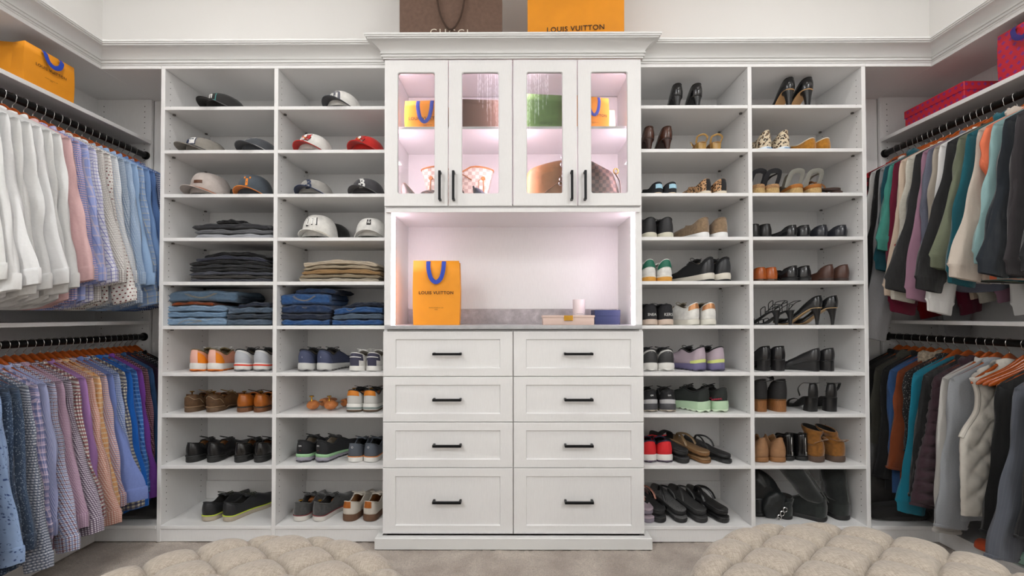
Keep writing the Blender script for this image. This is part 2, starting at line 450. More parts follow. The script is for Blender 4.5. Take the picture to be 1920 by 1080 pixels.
# ------------------------------------------------------------------ hanging runs along the two side walls
RODM = M('satin_black_rod', '#141312', 0.35, metal=0.5)
ROD_Z = (2.098, 1.030)
ROD_X = {'left': -2.165, 'right': 2.18}
def hanging(side):
    s = -1 if side == 'left' else 1
    xf = XL if s < 0 else XR; xw = WL if s < 0 else WR
    t = empty('hanging_section', (xw, 1.8, 0), label='white hanging run of shelves and black rods along the %s wall' % side, cat='closet section')
    def b(name, x0, x1, y0, y1, z0, z1, mat=WHITE, **k):
        o = box(name, min(x0, x1) - xw, max(x0, x1) - xw, y0 - 1.8, y1 - 1.8, z0, z1, mat, t, **k); return o
    y0, y1 = 1.0, 2.662
    ep = b('end_panel', xw, xf, y1, y1 + 0.019, SHZ[9], ZTOP)
    b('end_panel', xw, xf, y0 - 0.019, y0, 0.0, ZTOP)
    vv, ff = [], []
    for xx in (0.045, abs(xf - xw) - 0.04):
        z = 0.15
        while z < 2.4:
            n = len(vv)
            for k in range(6):
                a = k * PI / 3; vv.append((-s * xx + 0.003 * math.cos(a), y1 - 0.0005 - 1.8, z + 0.003 * math.sin(a)))
            ff.append(tuple(range(n, n + 6))); z += 0.032
    mk('pin_holes', vv, ff, HOLE, ep, smooth=False, kind='stuff')
    b('back_panel', xw, xw - s * 0.006, y0, y1, SHZ[9], ZTOP, bev=0)
    b('top_panel', xw, xf, y0 - 0.019, YB, ZTOP, ZTOP + 0.018)
    xo = -1.822 if s < 0 else 1.816
    b('corner_top_panel', xf, xo, YF, YB, ZTOP, ZTOP + 0.018)
    b('corner_back_panel', xf, xo, YB - 0.006, YB, 0.06, ZTOP, bev=0)
    b('upper_shelf', xw - s * 0.006, xf, y0, y1, 2.166, 2.187)
    b('middle_shelf', xw - s * 0.006, xf, y0, y1, 1.104, 1.124)
    b('bottom_deck', xw, xf - s * 0.002, y0, y1, SHZ[9], TOPZ[9])
    b('bottom_deck', xf - s * 0.002, xo, YF - 0.002, YB, SHZ[9], TOPZ[9])
    b('toe_kick', xf + s * 0.004, xf + s * 0.02, y0, YF + 0.004, 0.0, SHZ[9])
    b('toe_kick', xf + s * 0.02, xo, YF + 0.004, YF + 0.02, 0.0, SHZ[9])
    for rz in ROD_Z:
        V, F = tube([(ROD_X[side] - xw, y0 - 1.8, rz), (ROD_X[side] - xw, y1 - 1.8 - 0.001, rz)], 0.0165, 20)
        r = mk('closet_rod', V, F, RODM, t)
        V, F = lathe([(0.001, 0), (0.024, 0), (0.024, 0.006), (0.019, 0.012), (0.001, 0.012)], 20)
        V = np.stack([V[:, 0], -V[:, 2], V[:, 1]], -1) + [ROD_X[side] - xw, y1 - 1.8, rz]
        mk('rod_flange', V, F, RODM, r)
hanging('left'); hanging('right')

# ------------------------------------------------------------------ centre unit
def pull(length, vertical, parent, loc):
    """square bar pull standing 30 mm off the face; face plane at y = 0, out is -y"""
    h = length / 2
    parts = [bbox_vf(-h, h, -0.036, -0.024, -0.006, 0.006, 0.0015), bbox_vf(-h, -h + 0.011, -0.026, 0, -0.006, 0.006, 0.001), bbox_vf(h - 0.011, h, -0.026, 0, -0.006, 0.006, 0.001)]
    V, F, _ = join(*parts)
    if vertical: V = V[:, [2, 1, 0]] * [1, 1, 1]; F = [f[::-1] for f in F]
    o = mk('bar_handle', V, F, BLACKM, parent, angle=30, label='matte black bar pull'); o.location = loc; return o

def shaker_front(x0, x1, z0, z1, sx, sz, t=0.019, rec=0.008):
    """drawer front with recessed flat panel; front at y=0, back at y=t"""
    def r(a, b, c, d, y): return [(a, y, c), (b, y, c), (b, y, d), (a, y, d)]
    e = 0.0015
    rings = [r(x0, x1, z0, z1, t), r(x0, x1, z0, z1, e), r(x0 + e, x1 - e, z0 + e, z1 - e, 0), r(x0 + sx, x1 - sx, z0 + sz, z1 - sz, 0), r(x0 + sx + 0.004, x1 - sx - 0.004, z0 + sz + 0.004, z1 - sz - 0.004, rec)]
    R = np.asarray(rings); F = grid_faces(5, 4, False, True, 0, True); F.append((16, 17, 18, 19)); F.append((3, 2, 1, 0))
    return R.reshape(-1, 3), F

chest = empty('drawer_chest', (0, CYF, 0), label='white shaker chest of eight drawers with black bar pulls', cat='drawers')
zs = [PZ(y, CYF) for y in (620.5, 706, 791.5, 877.5, 1001.5)]
for a, c in ((CX0, CX0 + 0.019), (CX1 - 0.019, CX1), (-0.0095, 0.0095)):
    box('side_panel', a, c, 0.0195, YB - CYF, 0.055, zs[0] + 0.006, WHITE, chest)
box('back_panel', CX0 + 0.02, CX1 - 0.02, YB - CYF - 0.006, YB - CYF, 0.055, zs[0], WHITE, chest)
box('top_rail', CX0 + 0.019, CX1 - 0.019, 0.022, 0.1, zs[0] - 0.012, zs[0] + 0.006, WHITE, chest)
V, F = [], []
p = [(CX0 - 0.03, 0.40), (CX0 - 0.03, -0.028), (CX1 + 0.03, -0.028), (CX1 + 0.03, 0.40)]
q = [(CX0 + 0.0, 0.40), (CX0 + 0.0, 0.0), (CX1 - 0.0, 0.0), (CX1 - 0.0, 0.40)]
rows = [[(x, y, 0.0) for x, y in p], [(x, y, 0.052) for x, y in p], [(x, y, 0.056) for x, y in [(CX0 - 0.027, .4), (CX0 - 0.027, -0.025), (CX1 + 0.027, -0.025), (CX1 + 0.027, .4)]], [(x, y, 0.056) for x, y in q]]
mk('base_plinth', np.asarray(rows).reshape(-1, 3), grid_faces(4, 4, False, False, 0, True), TRIMW, chest, angle=30)
for r_ in range(4):
    for c_ in range(2):
        x0, x1 = (CX0 + 0.001, -0.002) if c_ == 0 else (0.002, CX1 - 0.001)
        zt, zb = zs[r_] - 0.0015, zs[r_ + 1] + 0.0015
        V, F = shaker_front(x0, x1, zb, zt, 0.062, 0.040)
        d = mk('drawer', V, F, WHITE, chest, angle=30, label='%s drawer, row %s from the counter' % ('left' if c_ == 0 else 'right', ('one', 'two', 'three', 'four')[r_]))
        hx = PX(839 if c_ == 0 else 1084, CYF)
        pull(0.143, False, d, (hx, 0.0085, (zt + zb) / 2))
# counter
def stone_mat(name, c1, c2, sc_):
    mt, b, t = newmat(name)
    n = t.ramp(t.noise(sc_, 8.0, None, 0.7), 0.38, 0.66); v = t.ramp(t.noise(sc_ * 0.4, 6.0, None, 0.75), 0.47, 0.5)
    c = t.mix(n, lin(c1), lin(c2)); c = t.mix(t.math('MULTIPLY', v, 0.25), c, lin(c1))
    t.set(b.inputs['Base Color'], c); b.inputs['Roughness'].default_value = 0.3; return mt
ct = empty('countertop', (0, CYF, 0), label='pale grey stone-look countertop with low splashback in the lit niche', cat='countertop')
zct = PZ(610.0, CYF - 0.018)
box('counter_slab', CX0 + 0.012, CX1 - 0.012, -0.018, YB - CYF - 0.007, zct - 0.019, zct, stone_mat('grey_counter', '#a9a9ab', '#c3c3c4', 9), ct, 0.003, 2)
ZCT = zct
box('splashback', CX0 + 0.045, CX1 - 0.045, YB - CYF - 0.019, YB - CYF - 0.0075, zct, zct + 0.086, stone_mat('marbled_splashback', '#a39c9e', '#cfc9cb', 14), ct, 0.001)

# glazed hutch above the counter
hut = empty('glass_door_cabinet', (0, CYF, ZCT), label='white lit display cabinet with four glass doors above an open niche', cat='cabinet')
def hb(name, x0, x1, y0, y1, z0, z1, mat=WHITE, par=None, **k):
    o = box(name, x0, x1, y0 - CYF, y1 - CYF, z0 - ZCT, z1 - ZCT, mat, hut, **k)
    if par: o.parent = par
    return o
zd0, zd1 = PZ(385.5, CYF), PZ(112, CYF)       # doors
zn = PZ(399, CYF + 0.02)                       # niche ceiling
ST = 0.034
for a, c in ((CX0, CX0 + ST), (CX1 - ST, CX1)):
    hb('side_panel', a, c, CYF + 0.020, YB, ZCT, zd1 + 0.004)
hb('niche_ceiling', CX0 + ST, CX1 - ST, CYF + 0.020, YB - 0.007, zn, zd0 + 0.012)
hb('light_rail', CX0 + 0.012, CX1 - 0.012, CYF + 0.006, CYF + 0.0195, zn, zd0 - 0.010)
hb('centre_partition', -0.011, 0.011, CYF + 0.021, YB - 0.007, zd0 + 0.012, zd1)
hb('top_panel', CX0, CX1, CYF + 0.020, YB, zd1 + 0.004, zd1 + 0.022)
hb('back_panel', CX0 + ST, CX1 - ST, YB - 0.0065, YB, ZCT + 0.087, zd1, bev=0)
zsh = PZ(242, CYF + 0.03)
for a, c in ((CX0 + ST, -0.011), (0.011, CX1 - ST)):
    hb('shelf', a, c, CYF + 0.03, YB - 0.007, zsh, zsh + 0.014)
LEDM_N = M('led_strip_niche', '#ffffff', 0.5, emit=('#fbe2f2', LED_NICHE)); LEDM_C = M('led_strip_cabinet', '#ffffff', 0.5, emit=('#fddff0', LED_CAB))
for s in (-1, 1):
    xi = s * (CX1 - ST)
    hb('led_strip', min(xi, xi - s * 0.012), max(xi, xi - s * 0.012), CYF + 0.042, CYF + 0.058, ZCT + 0.004, zn - 0.004, LEDM_N, bev=0.002)
    for x0 in (xi, s * 0.0112):
        sg = -s if x0 == xi else s
        for z0, z1 in ((zd0 + 0.02, zsh - 0.005), (zsh + 0.02, zd1 - 0.01)):
            hb('led_strip', min(x0, x0 + sg * 0.008), max(x0, x0 + sg * 0.008), CYF + 0.028, CYF + 0.040, z0, z1, LEDM_C, bev=0.001)
def glass_mat():
    mt = bpy.data.materials.new('clear_door_glass'); mt.use_nodes = True; t = NT(mt)
    t.n.remove(t.n['Principled BSDF'])
    fr = t.node('ShaderNodeFresnel'); fr.inputs[0].default_value = 1.52
    g = t.node('ShaderNodeBsdfGlossy'); g.inputs['Roughness'].default_value = 0.0
    tr = t.node('ShaderNodeBsdfTransparent'); tr.inputs[0].default_value = (0.97, 0.98, 0.975, 1)
    mx = t.node('ShaderNodeMixShader'); t.l.new(fr.outputs[0], mx.inputs[0]); t.l.new(tr.outputs[0], mx.inputs[1]); t.l.new(g.outputs[0], mx.inputs[2])
    t.l.new(mx.outputs[0], t.n['Material Output'].inputs[0]); return mt
GLASS = glass_mat()
def door_frame(w, h, gx0, gx1, gz0, gz1, r=0.010, t=0.019):
    """frame lying in xz, rounded inner opening; front y=0"""
    inner, outer = [], []
    n = 6
    for (cx, cz, a0, ox, oz, hor) in ((gx1 - r, gz1 - r, 0, w, h, 0), (gx0 + r, gz1 - r, 90, 0, h, 1), (gx0 + r, gz0 + r, 180, 0, 0, 0), (gx1 - r, gz0 + r, 270, w, 0, 1)):
        for k in range(n + 1):
            a = math.radians(a0 + 90 * k / n); px_, pz_ = cx + r * math.cos(a), cz + r * math.sin(a)
            inner.append((px_, pz_))
            f = k / n
            if hor == 0: q_ = (ox, pz_ + (oz - pz_) * min(1, 2 * f)) if f <= 0.5 else (ox + (px_ - ox) * (2 * f - 1), oz)
            else: q_ = (px_ + (ox - px_) * min(1, 2 * f), oz) if f <= 0.5 else (ox, oz + (pz_ - oz) * (2 * f - 1))
            outer.append(q_)
    k = len(inner)
    e = 0.003
    cxm, czm = (gx0 + gx1) / 2, (gz0 + gz1) / 2
    inn2 = [(x + (e if x < cxm else -e), z + (e if z < czm else -e)) for x, z in inner]
    rings = [[(x, t, z) for x, z in inn2], [(x, 0.004, z) for x, z in inn2], [(x, 0, z) for x, z in inner], [(x, 0, z) for x, z in outer], [(x, t, z) for x, z in outer]]
    R = np.asarray(rings); F = grid_faces(5, k, True, True, 0, False)
    return R.reshape(-1, 3), F
DOORPX = ((720, 839.3, 744, 815), (841, 960.3, 865, 936), (963, 1083, 987.5, 1056.5), (1085, 1203.5, 1109, 1179))
gz1, gz0 = PZ(134.5, CYF), PZ(363, CYF)
for k, (a, c, g0, g1) in enumerate(DOORPX):
    x0, x1 = PX(a, CYF), PX(c, CYF)
    V, F = door_frame(x1 - x0, zd1 - zd0, PX(g0, CYF) - x0, PX(g1, CYF) - x0, gz0 - zd0, gz1 - zd0)
    d = mk('door', V, F, WHITE, hut, angle=30, label=('leftmost', 'second', 'third', 'rightmost')[k] + ' glazed door'); d.location = (x0, 0, zd0 - ZCT)
    V, F = bbox_vf(PX(g0, CYF) - x0 - 0.006, PX(g1, CYF) - x0 + 0.006, 0.009, 0.012, gz0 - zd0 - 0.006, gz1 - zd0 + 0.006, 0)
    mk('glass_pane', V, F, GLASS, d, smooth=False)
    hx = (825.5, 851, 1072, 1097)[k]
    pull(0.146, True, d, (PX(hx, CYF) - x0, 0, PZ(350, CYF) - zd0))
V, F = crown_mesh(lambda o: [(CX0 - o, YB - CYF), (CX0 - o, -o), (CX1 + o, -o), (CX1 + o, YB - CYF)], zd1 + 0.004 - ZCT, ks=1.09, kh=0.96)
mk('crown', V, F, TRIMW, hut, angle=25)

# ------------------------------------------------------------------ crystal chandelier (seen reflected in the door glass)
def chandelier():
    cx, cy, zb, zt = 0.0, 1.12, 2.545, 3.0
    t = empty('crystal_chandelier', (cx, cy, 3.35), label='crystal strand chandelier mirrored in the two middle glass doors', cat='chandelier')
    cm = M('glowing_crystal', '#f4f6ff', 0.05, spec=1.0, emit=('#f2f6ff', 2.8)); nk = CHROME  # crystals emit a glow of their own so their reflection shows
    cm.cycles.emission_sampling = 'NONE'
    V, F = lathe([(0.001, 0), (0.07, 0), (0.07, -0.02), (0.01, -0.035), (0.008, -0.34), (0.001, -0.34)], 20); mk('stem', V, F, nk, t)
    rs = np.random.RandomState(5)
    parts = []
    for ring, (r, n) in enumerate(((0.27, 26), (0.2, 18), (0.13, 12), (0.06, 6))):
        for i in range(n):
            a = 2 * PI * (i + 0.5 * ring) / n
            zl = zb + (zt - zb - 0.06) * (r / 0.29) ** 2.2 * 0.8 + rs.rand() * 0.02
            z = zt
            while z > zl:
                L_ = 0.03 + rs.rand() * 0.02; rr = 0.0026 + rs.rand() * 0.0014
                prof = [(0.0004, z), (rr, z - L_ * 0.25), (rr * 0.8, z - L_ * 0.7), (0.0004, z - L_)]
                V, F = lathe(prof, 5); V = V + [r * math.cos(a), r * math.sin(a), -3.35]
                parts.append((V, F)); z -= L_ + 0.003
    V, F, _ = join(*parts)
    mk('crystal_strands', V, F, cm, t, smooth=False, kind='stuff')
    for r in (0.27, 0.2, 0.13, 0.06):
        a = np.linspace(0, 2 * PI, 40, endpoint=False)
        V, F = tube(np.stack([r * np.cos(a), r * np.sin(a), np.full(40, zt + 0.004 - 3.35)], -1), 0.006, 8, closed=True); mk('ring_frame', V, F, nk, t)
    for k in range(2):
        a = k * PI / 2
        V, F = tube([(-0.27 * math.cos(a), -0.27 * math.sin(a), zt + 0.008 - 3.35), (0.27 * math.cos(a), 0.27 * math.sin(a), zt + 0.008 - 3.35)], 0.005, 8); mk('cross_arm', V, F, nk, t)
    bm_ = M('chandelier_bulb', '#fff4e6', 0.5, emit=('#fff6ec', 4.0))
    for k in range(4):
        a = k * PI / 2 + 0.4
        V, F = lathe([(0.002, -0.06), (0.014, -0.05), (0.017, -0.035), (0.011, -0.012), (0.009, 0.0)], 12)
        V = V + [0.09 * math.cos(a), 0.09 * math.sin(a), zt - 0.01 - 3.35]; mk('bulb', V, F, bm_, t)
chandelier()
# ------------------------------------------------------------------ clothes hangers
HWOOD = stripes_grain('glossy_cherry_wood', '#a04a16', 0.35, 0.32, (3, 60, 60), coat=0.3)
def hanger_z(x): return -0.082 - 0.092 * (np.abs(x) / 0.2) ** 1.15
def make_hanger():
    t = empty('wooden_hanger')
    xs = np.concatenate([[-0.1955], np.linspace(-0.194, 0.194, 25), [0.1955]])
    rings = []
    for x in xs:
        f = abs(x) / 0.1955
        e = math.sqrt(max(0.02, 1 - max(0, (f - 0.93) / 0.07) ** 2))
        hz = (0.0125 + 0.0170 * math.exp(-(x / 0.055) ** 2)) * e; hy = 0.0062 * e
        a = np.linspace(0, 2 * PI, 12, endpoint=False)
        ca, sa = np.cos(a), np.sin(a)
        rings.append(np.stack([np.full(12, x), hy * np.sign(ca) * np.abs(ca) ** 0.7 + 0 * f, hanger_z(x) + 0.010 * math.exp(-(x / 0.055) ** 2) + hz * np.sign(sa) * np.abs(sa) ** 0.8], -1))
    V, F = loft(rings); mk('wooden_arms', V, F, HWOOD, t, angle=60)
    p = [(0, 0, -0.075), (0, 0, -0.042), (0.001, 0, -0.033), (0.009, 0, -0.0265), (0.0165, 0, -0.018)]
    for k in range(0, 15):
        a = math.radians(-30 + 14.5 * k); p.append((0.0195 * math.cos(a), 0, 0.0195 * math.sin(a)))
    V, F = tube(p, 0.0017, 6, upv=(0, 1, 0)); mk('metal_hook', V, F, CHROME, t, label='nickel wire hook')
    V, F = tube([(-0.165, -0.008, -0.172), (0.165, -0.008, -0.172)], 0.0045, 8); mk('trouser_bar', V, F, M('black_felt_bar', '#1a1918', 0.9), t)
    return t
HANGER = make_hanger(); _h_used = [False]
def place_hanger(side, row, y, label, tilt=0.0, yaw=0.0):
    t = HANGER if not _h_used[0] else copy_tree(HANGER)
    _h_used[0] = True
    t.location = (ROD_X[side], y, ROD_Z[row]); t.rotation_euler = (0, 0, (0 if side == 'left' else PI) + yaw)
    tag(t, label, 'hanger', 'wooden hangers on the %s %s rod' % (('upper', 'lower')[row], side)); return t

# ------------------------------------------------------------------ garments
BTN = M('pearl_shirt_button', '#e6e1d8', 0.3)
def garment(name, cat, label, side, row, y, mat, rs, sl=0.575, sw=0.212, out=0.055, a0=0.080, a1=0.052, b0=0.017, length=0.84, collar='shirt', collar_mat=None,
            cuff='shirt', cuff_mat=None, puff=0, hem='tail', twist=None, group=None, yaw=0.0, sleeves=True, quilt=0, thick=0.016, mat2=None, buttons=0, lift=0.0):
    t = empty(name, (ROD_X[side], y, ROD_Z[row]), (0 if side == 'left' else PI) + yaw, label, cat, group)
    if y > 2.24: out = min(out, 0.072)
    cuff_mat = cuff_mat or mat; collar_mat = collar_mat or mat
    def ztop(x):
        return hanger_z(np.clip(np.abs(x), 0.035, 0.24)) + 0.0175 + lift
    ph = rs.rand(8) * 6.28
    # body
    nu, nv = (29, 24) if not quilt else (61, 64)
    u = np.linspace(-1, 1, nu)[:, None] * np.ones((1, nv)); v = np.ones((nu, 1)) * (np.linspace(0, 1, nv)[None, :] ** 1.1)
    if sleeves: W = sw * (1 - 0.10 * np.sin(PI * np.clip(v / 0.5, 0, 1))) + 0.0 * v
    else: W = sw * (0.80 - 0.12 * np.sin(PI * np.clip(v / 0.34, 0, 1)) + 0.28 * sstep(0.24, 0.44, v))
    x = u * W
    hemz = -length + (0.05 * u ** 2 if hem == 'tail' else 0.004 * np.sin(3 * u))
    z = ztop(x) * (1 - v) + hemz * v
    env = np.sqrt(np.clip(1 - np.abs(u) ** 2.6, 0, 1))
    T = thick * env * (0.75 + 0.25 * sstep(0, 0.2, v)) + 0.0008
    fold = (0.006 * np.sin(7 * u + ph[0] + 2 * v) + 0.004 * np.sin(13 * u + ph[1] - 3 * v)) * sstep(0.1, 0.6, v) * env
    if quilt:
        q = np.abs(np.sin(PI * (x / 0.085 + z / 0.10 + 0.10 * np.sin(z * 40)))) * np.abs(np.sin(PI * (x / 0.085 - z / 0.10 + 0.10 * np.sin(x * 45))))
        T = T + quilt * np.clip(q, 0, 1) ** 0.35 * env
    yf, yb = fold - T, fold + T
    A = np.stack([x, yf, z], -1).reshape(-1, 3); B = np.stack([x, yb, z], -1).reshape(-1, 3)
    uvA = np.stack([x + ph[4], z], -1).reshape(-1, 2)
    V = np.vstack([A, B]); F = grid_faces(nu, nv, flip=True) + grid_faces(nu, nv, off=nu * nv)
    for k in (0, nu - 1):
        for j in range(nv - 1):
            i0, i1 = k * nv + j, k * nv + j + 1; f = (i0, i0 + nu * nv, i1 + nu * nv, i1)
            F.append(f if k == 0 else f[::-1])
    mk('body', V, F, mat2 or mat, t, uv=np.vstack([uvA, uvA + [0.3, 0]]), angle=180)
    # sleeves
    if sleeves:
        for sd in (1, -1):
            n, k = (110, 20) if puff else (26, 18)
            wv = np.linspace(0, 1, n) ** 1.15
            a = interp([(0, 0.016), (0.035, 0.048), (0.12, a0), (0.45, a0 * 0.92), (0.85, a1 * 1.12), (1, a1)], wv)
            bth = interp([(0, 0.004), (0.05, b0 * 0.7), (0.2, b0), (0.8, b0), (1, b0 * 0.9)], wv)
            if puff:
                pf = 0.35 + 0.65 * np.sqrt(np.abs(np.sin(wv * PI * puff)))
                a = a * (0.86 + 0.14 * pf); bth = bth * pf * 1.25
            zs0 = float(ztop(sw)) + 0.004
            o = out * (1.0 if sd > 0 else 0.2)
            xo = interp([(0, sw + 0.001), (0.05, sw + 0.010), (0.2, sw + 0.018), (1, sw + 0.018 + o)], wv) + 0.010 * np.sin(wv * 5 + ph[2]) * wv
            xc = xo - a
            tw = (twist if twist is not None else (rs.rand() - 0.35) * 0.5) * sstep(0.1, 0.8, wv)
            yc = (0.004 * np.sin(wv * 4 + ph[3])) * sstep(0.05, 0.5, wv) - 0.002
            zc = zs0 - sl * wv
            th = np.linspace(0, 2 * PI, k, endpoint=False)
            rings, uvs = [], []
            for i in range(n):
                r = 1 + (0.16 * math.sin(wv[i] * 17 + ph[5]) * np.sin(2 * th + ph[6]) + 0.17 * np.sin(5 * th + ph[7] + 5 * wv[i]) + 0.09 * np.sin(9 * th + 11 * wv[i] + ph[1])) * float(sstep(0.06, 0.3, wv[i])) * (0.4 if puff else 1)
                ex = a[i] * np.cos(th) * (0.6 + 0.4 * r); ey = bth[i] * np.sign(np.sin(th)) * np.abs(np.sin(th)) ** 0.8 * r
                if puff:
                    ey = ey * (1 + 0.12 * np.sin(th * 4 + i))
                c_, s_ = math.cos(tw[i]), math.sin(tw[i])
                dz = -0.30 * ex * math.exp(-wv[i] * 14)      # the cap follows the shoulder slope
                rings.append(np.stack([sd * (xc[i] + ex * c_ - ey * s_), yc[i] + ex * s_ * 0.55 + ey * c_, np.full(k, zc[i]) + dz + (0.012 * np.cos(th) * sstep(0.7, 1, wv[i]))], -1))
                uvs.append(np.stack([th * a[i] * 0.62 + ph[2], np.full(k, zc[i])], -1))
            R = np.asarray(rings); UV = np.asarray(uvs)
            # close uv seam by duplicating the first column
            R2 = np.concatenate([R, R[:, :1]], 1); U2 = np.concatenate([UV, UV[:, :1] + [2 * PI * 0.05, 0]], 1)
            F = grid_faces(n, k + 1, flip=(sd > 0)); F.append(tuple(range(k))[::sd])
            s_o = mk('sleeve', R2.reshape(-1, 3), F, mat, t, uv=U2.reshape(-1, 2), angle=180)
            if cuff:
                e = R[-1]; c0 = e.mean(0); rg, ug = [], []
                H = 0.062 if cuff == 'shirt' else 0.058 if cuff == 'rib' else 0.012
                prof = ([(1.0, 0.004), (1.07, 0.0), (1.09, -0.2), (1.03, -0.97), (1.0, -1.0), (0.9, -0.97), (0.88, -0.2)] if cuff != 'rib' else
                        [(1.0, 0.006), (1.02, -0.05), (0.88, -0.3), (0.84, -0.9), (0.80, -1.0), (0.68, -0.95), (0.7, -0.2)])
                for f_, d_ in prof:
                    q_ = c0 + (e - c0) * [f_, max(f_, 1.0) if f_ > 1 else f_, 1]; q_ = q_ + [sd * out * 0.06 * -d_, 0, H * d_]
                    rg.append(q_); ug.append(np.stack([th * 0.035, np.full(k, q_[:, 2].mean())], -1))
                R3 = np.asarray(rg); m_ = len(prof)
                mk('cuff', R3.reshape(-1, 3), grid_faces(m_, k, False, True, 0, sd > 0), cuff_mat, s_o, uv=np.asarray(ug).reshape(-1, 2), angle=60)
            if buttons and sd > 0:
                parts = []
                for q_ in range(buttons):
                    bv, bf = lathe([(0.0005, -0.003), (0.006, -0.003), (0.007, 0), (0.006, 0.003), (0.0005, 0.003)], 10)
                    bv = bv[:, [0, 2, 1]] + [sw + out * 0.9 - 0.004, -b0 * 0.75, zc[-1] + 0.03 + 0.024 * q_]
                    mk('sleeve_button', bv, bf, M('dark_horn_button', '#1c1a19', 0.3), s_o)
    # collar
    if collar:
        th = np.linspace(0, 2 * PI, 28, endpoint=False)
        zt = float(ztop(0.05)) - 0.012
        tip = np.exp(-((np.mod(th - 1.5 * PI + PI, 2 * PI) - PI) / 0.9) ** 2)   # front of the neck faces -y
        prof = {'shirt': [(1.25, -0.022), (1.18, 0.0), (1.06, 0.016), (0.97, 0.019), (0.91, 0.012), (0.9, -0.02)],
                'crew': [(1.10, -0.016), (1.14, -0.004), (1.06, 0.010), (0.97, 0.010), (0.92, -0.004), (0.92, -0.02)],
                'hood': [(1.15, -0.03), (1.55, -0.012), (1.65, 0.008), (1.35, 0.026), (0.98, 0.020), (0.85, -0.01)],
                'stand': [(1.1, -0.02), (1.12, 0.0), (1.06, 0.022), (0.98, 0.026), (0.92, 0.018), (0.92, -0.02)],
                'fur': [(1.2, -0.03), (1.8, -0.012), (1.8, 0.02), (1.35, 0.034), (0.95, 0.026), (0.9, -0.02)]}[collar]
        rg = []
        for f_, d_ in prof:
            dip = -0.030 * tip * (1 if collar in ('crew', 'hood') else 0.35)
            rx, ry = 0.062 * f_, 0.0185 * (0.6 + 0.4 * f_) * (1.25 if collar in ('hood', 'fur') else 1)
            wob = 0.004 * np.sin(3 * th + ph[0]) + (0.006 * np.sin(7 * th + ph[1]) if collar in ('fur', 'hood') else 0)
            zz = zt + d_ + dip + wob - 0.35 * np.abs(np.cos(th)) * 0.02 * (1 if d_ < 0.005 else 0)
            rg.append(np.stack([rx * np.cos(th), ry * np.sin(th), zz], -1))
        R3 = np.asarray(rg)
        mk('collar', R3.reshape(-1, 3), grid_faces(len(prof), 28, False, True, 0, False), collar_mat, t,
           uv=np.stack([np.tile(th * 0.06, len(prof)), R3.reshape(-1, 3)[:, 2]], -1), angle=70)
    return t

W_ = '#f0efec'
def ging(name, base, colr, per, duty=0.5, op=0.62, **k):
    return fabric(name, base, [('v', per, duty, 0, colr, op), ('h', per, duty, 0, colr, op)], **k)
def lines(name, base, colr, per, duty=0.18, op=0.8, extra=(), **k):
    return fabric(name, base, [('v', per, duty, 0, colr, op), ('h', per, duty, 0, colr, op)] + list(extra), **k)
rs = np.random.RandomState(11)
GU = 'shirts on the upper left rod'
white_fab = [fabric('white_linen_%d' % i, c, [('mel', 90, d, 0.35)], wr=0.3) for i, (c, d) in enumerate((('#eeeeec', '#dfdfdd'), ('#f2f2f1', '#e6e6e5'), ('#f4f4f4', '#e8e8e8')))]
UL = []   # (fabric, description, kwargs)
ords = ('first', 'second', 'third', 'fourth', 'fifth', 'sixth', 'seventh', 'eighth')
for i in range(8):
    UL.append((white_fab[i % 3], 'plain white long-sleeved shirt, %s from the left edge of the upper rod' % ords[i], dict(a0=0.095 + 0.01 * (i % 2), a1=0.066, out=0.05 + 0.03 * (i % 3), sl=0.60 + 0.012 * ((i * 3) % 5))))
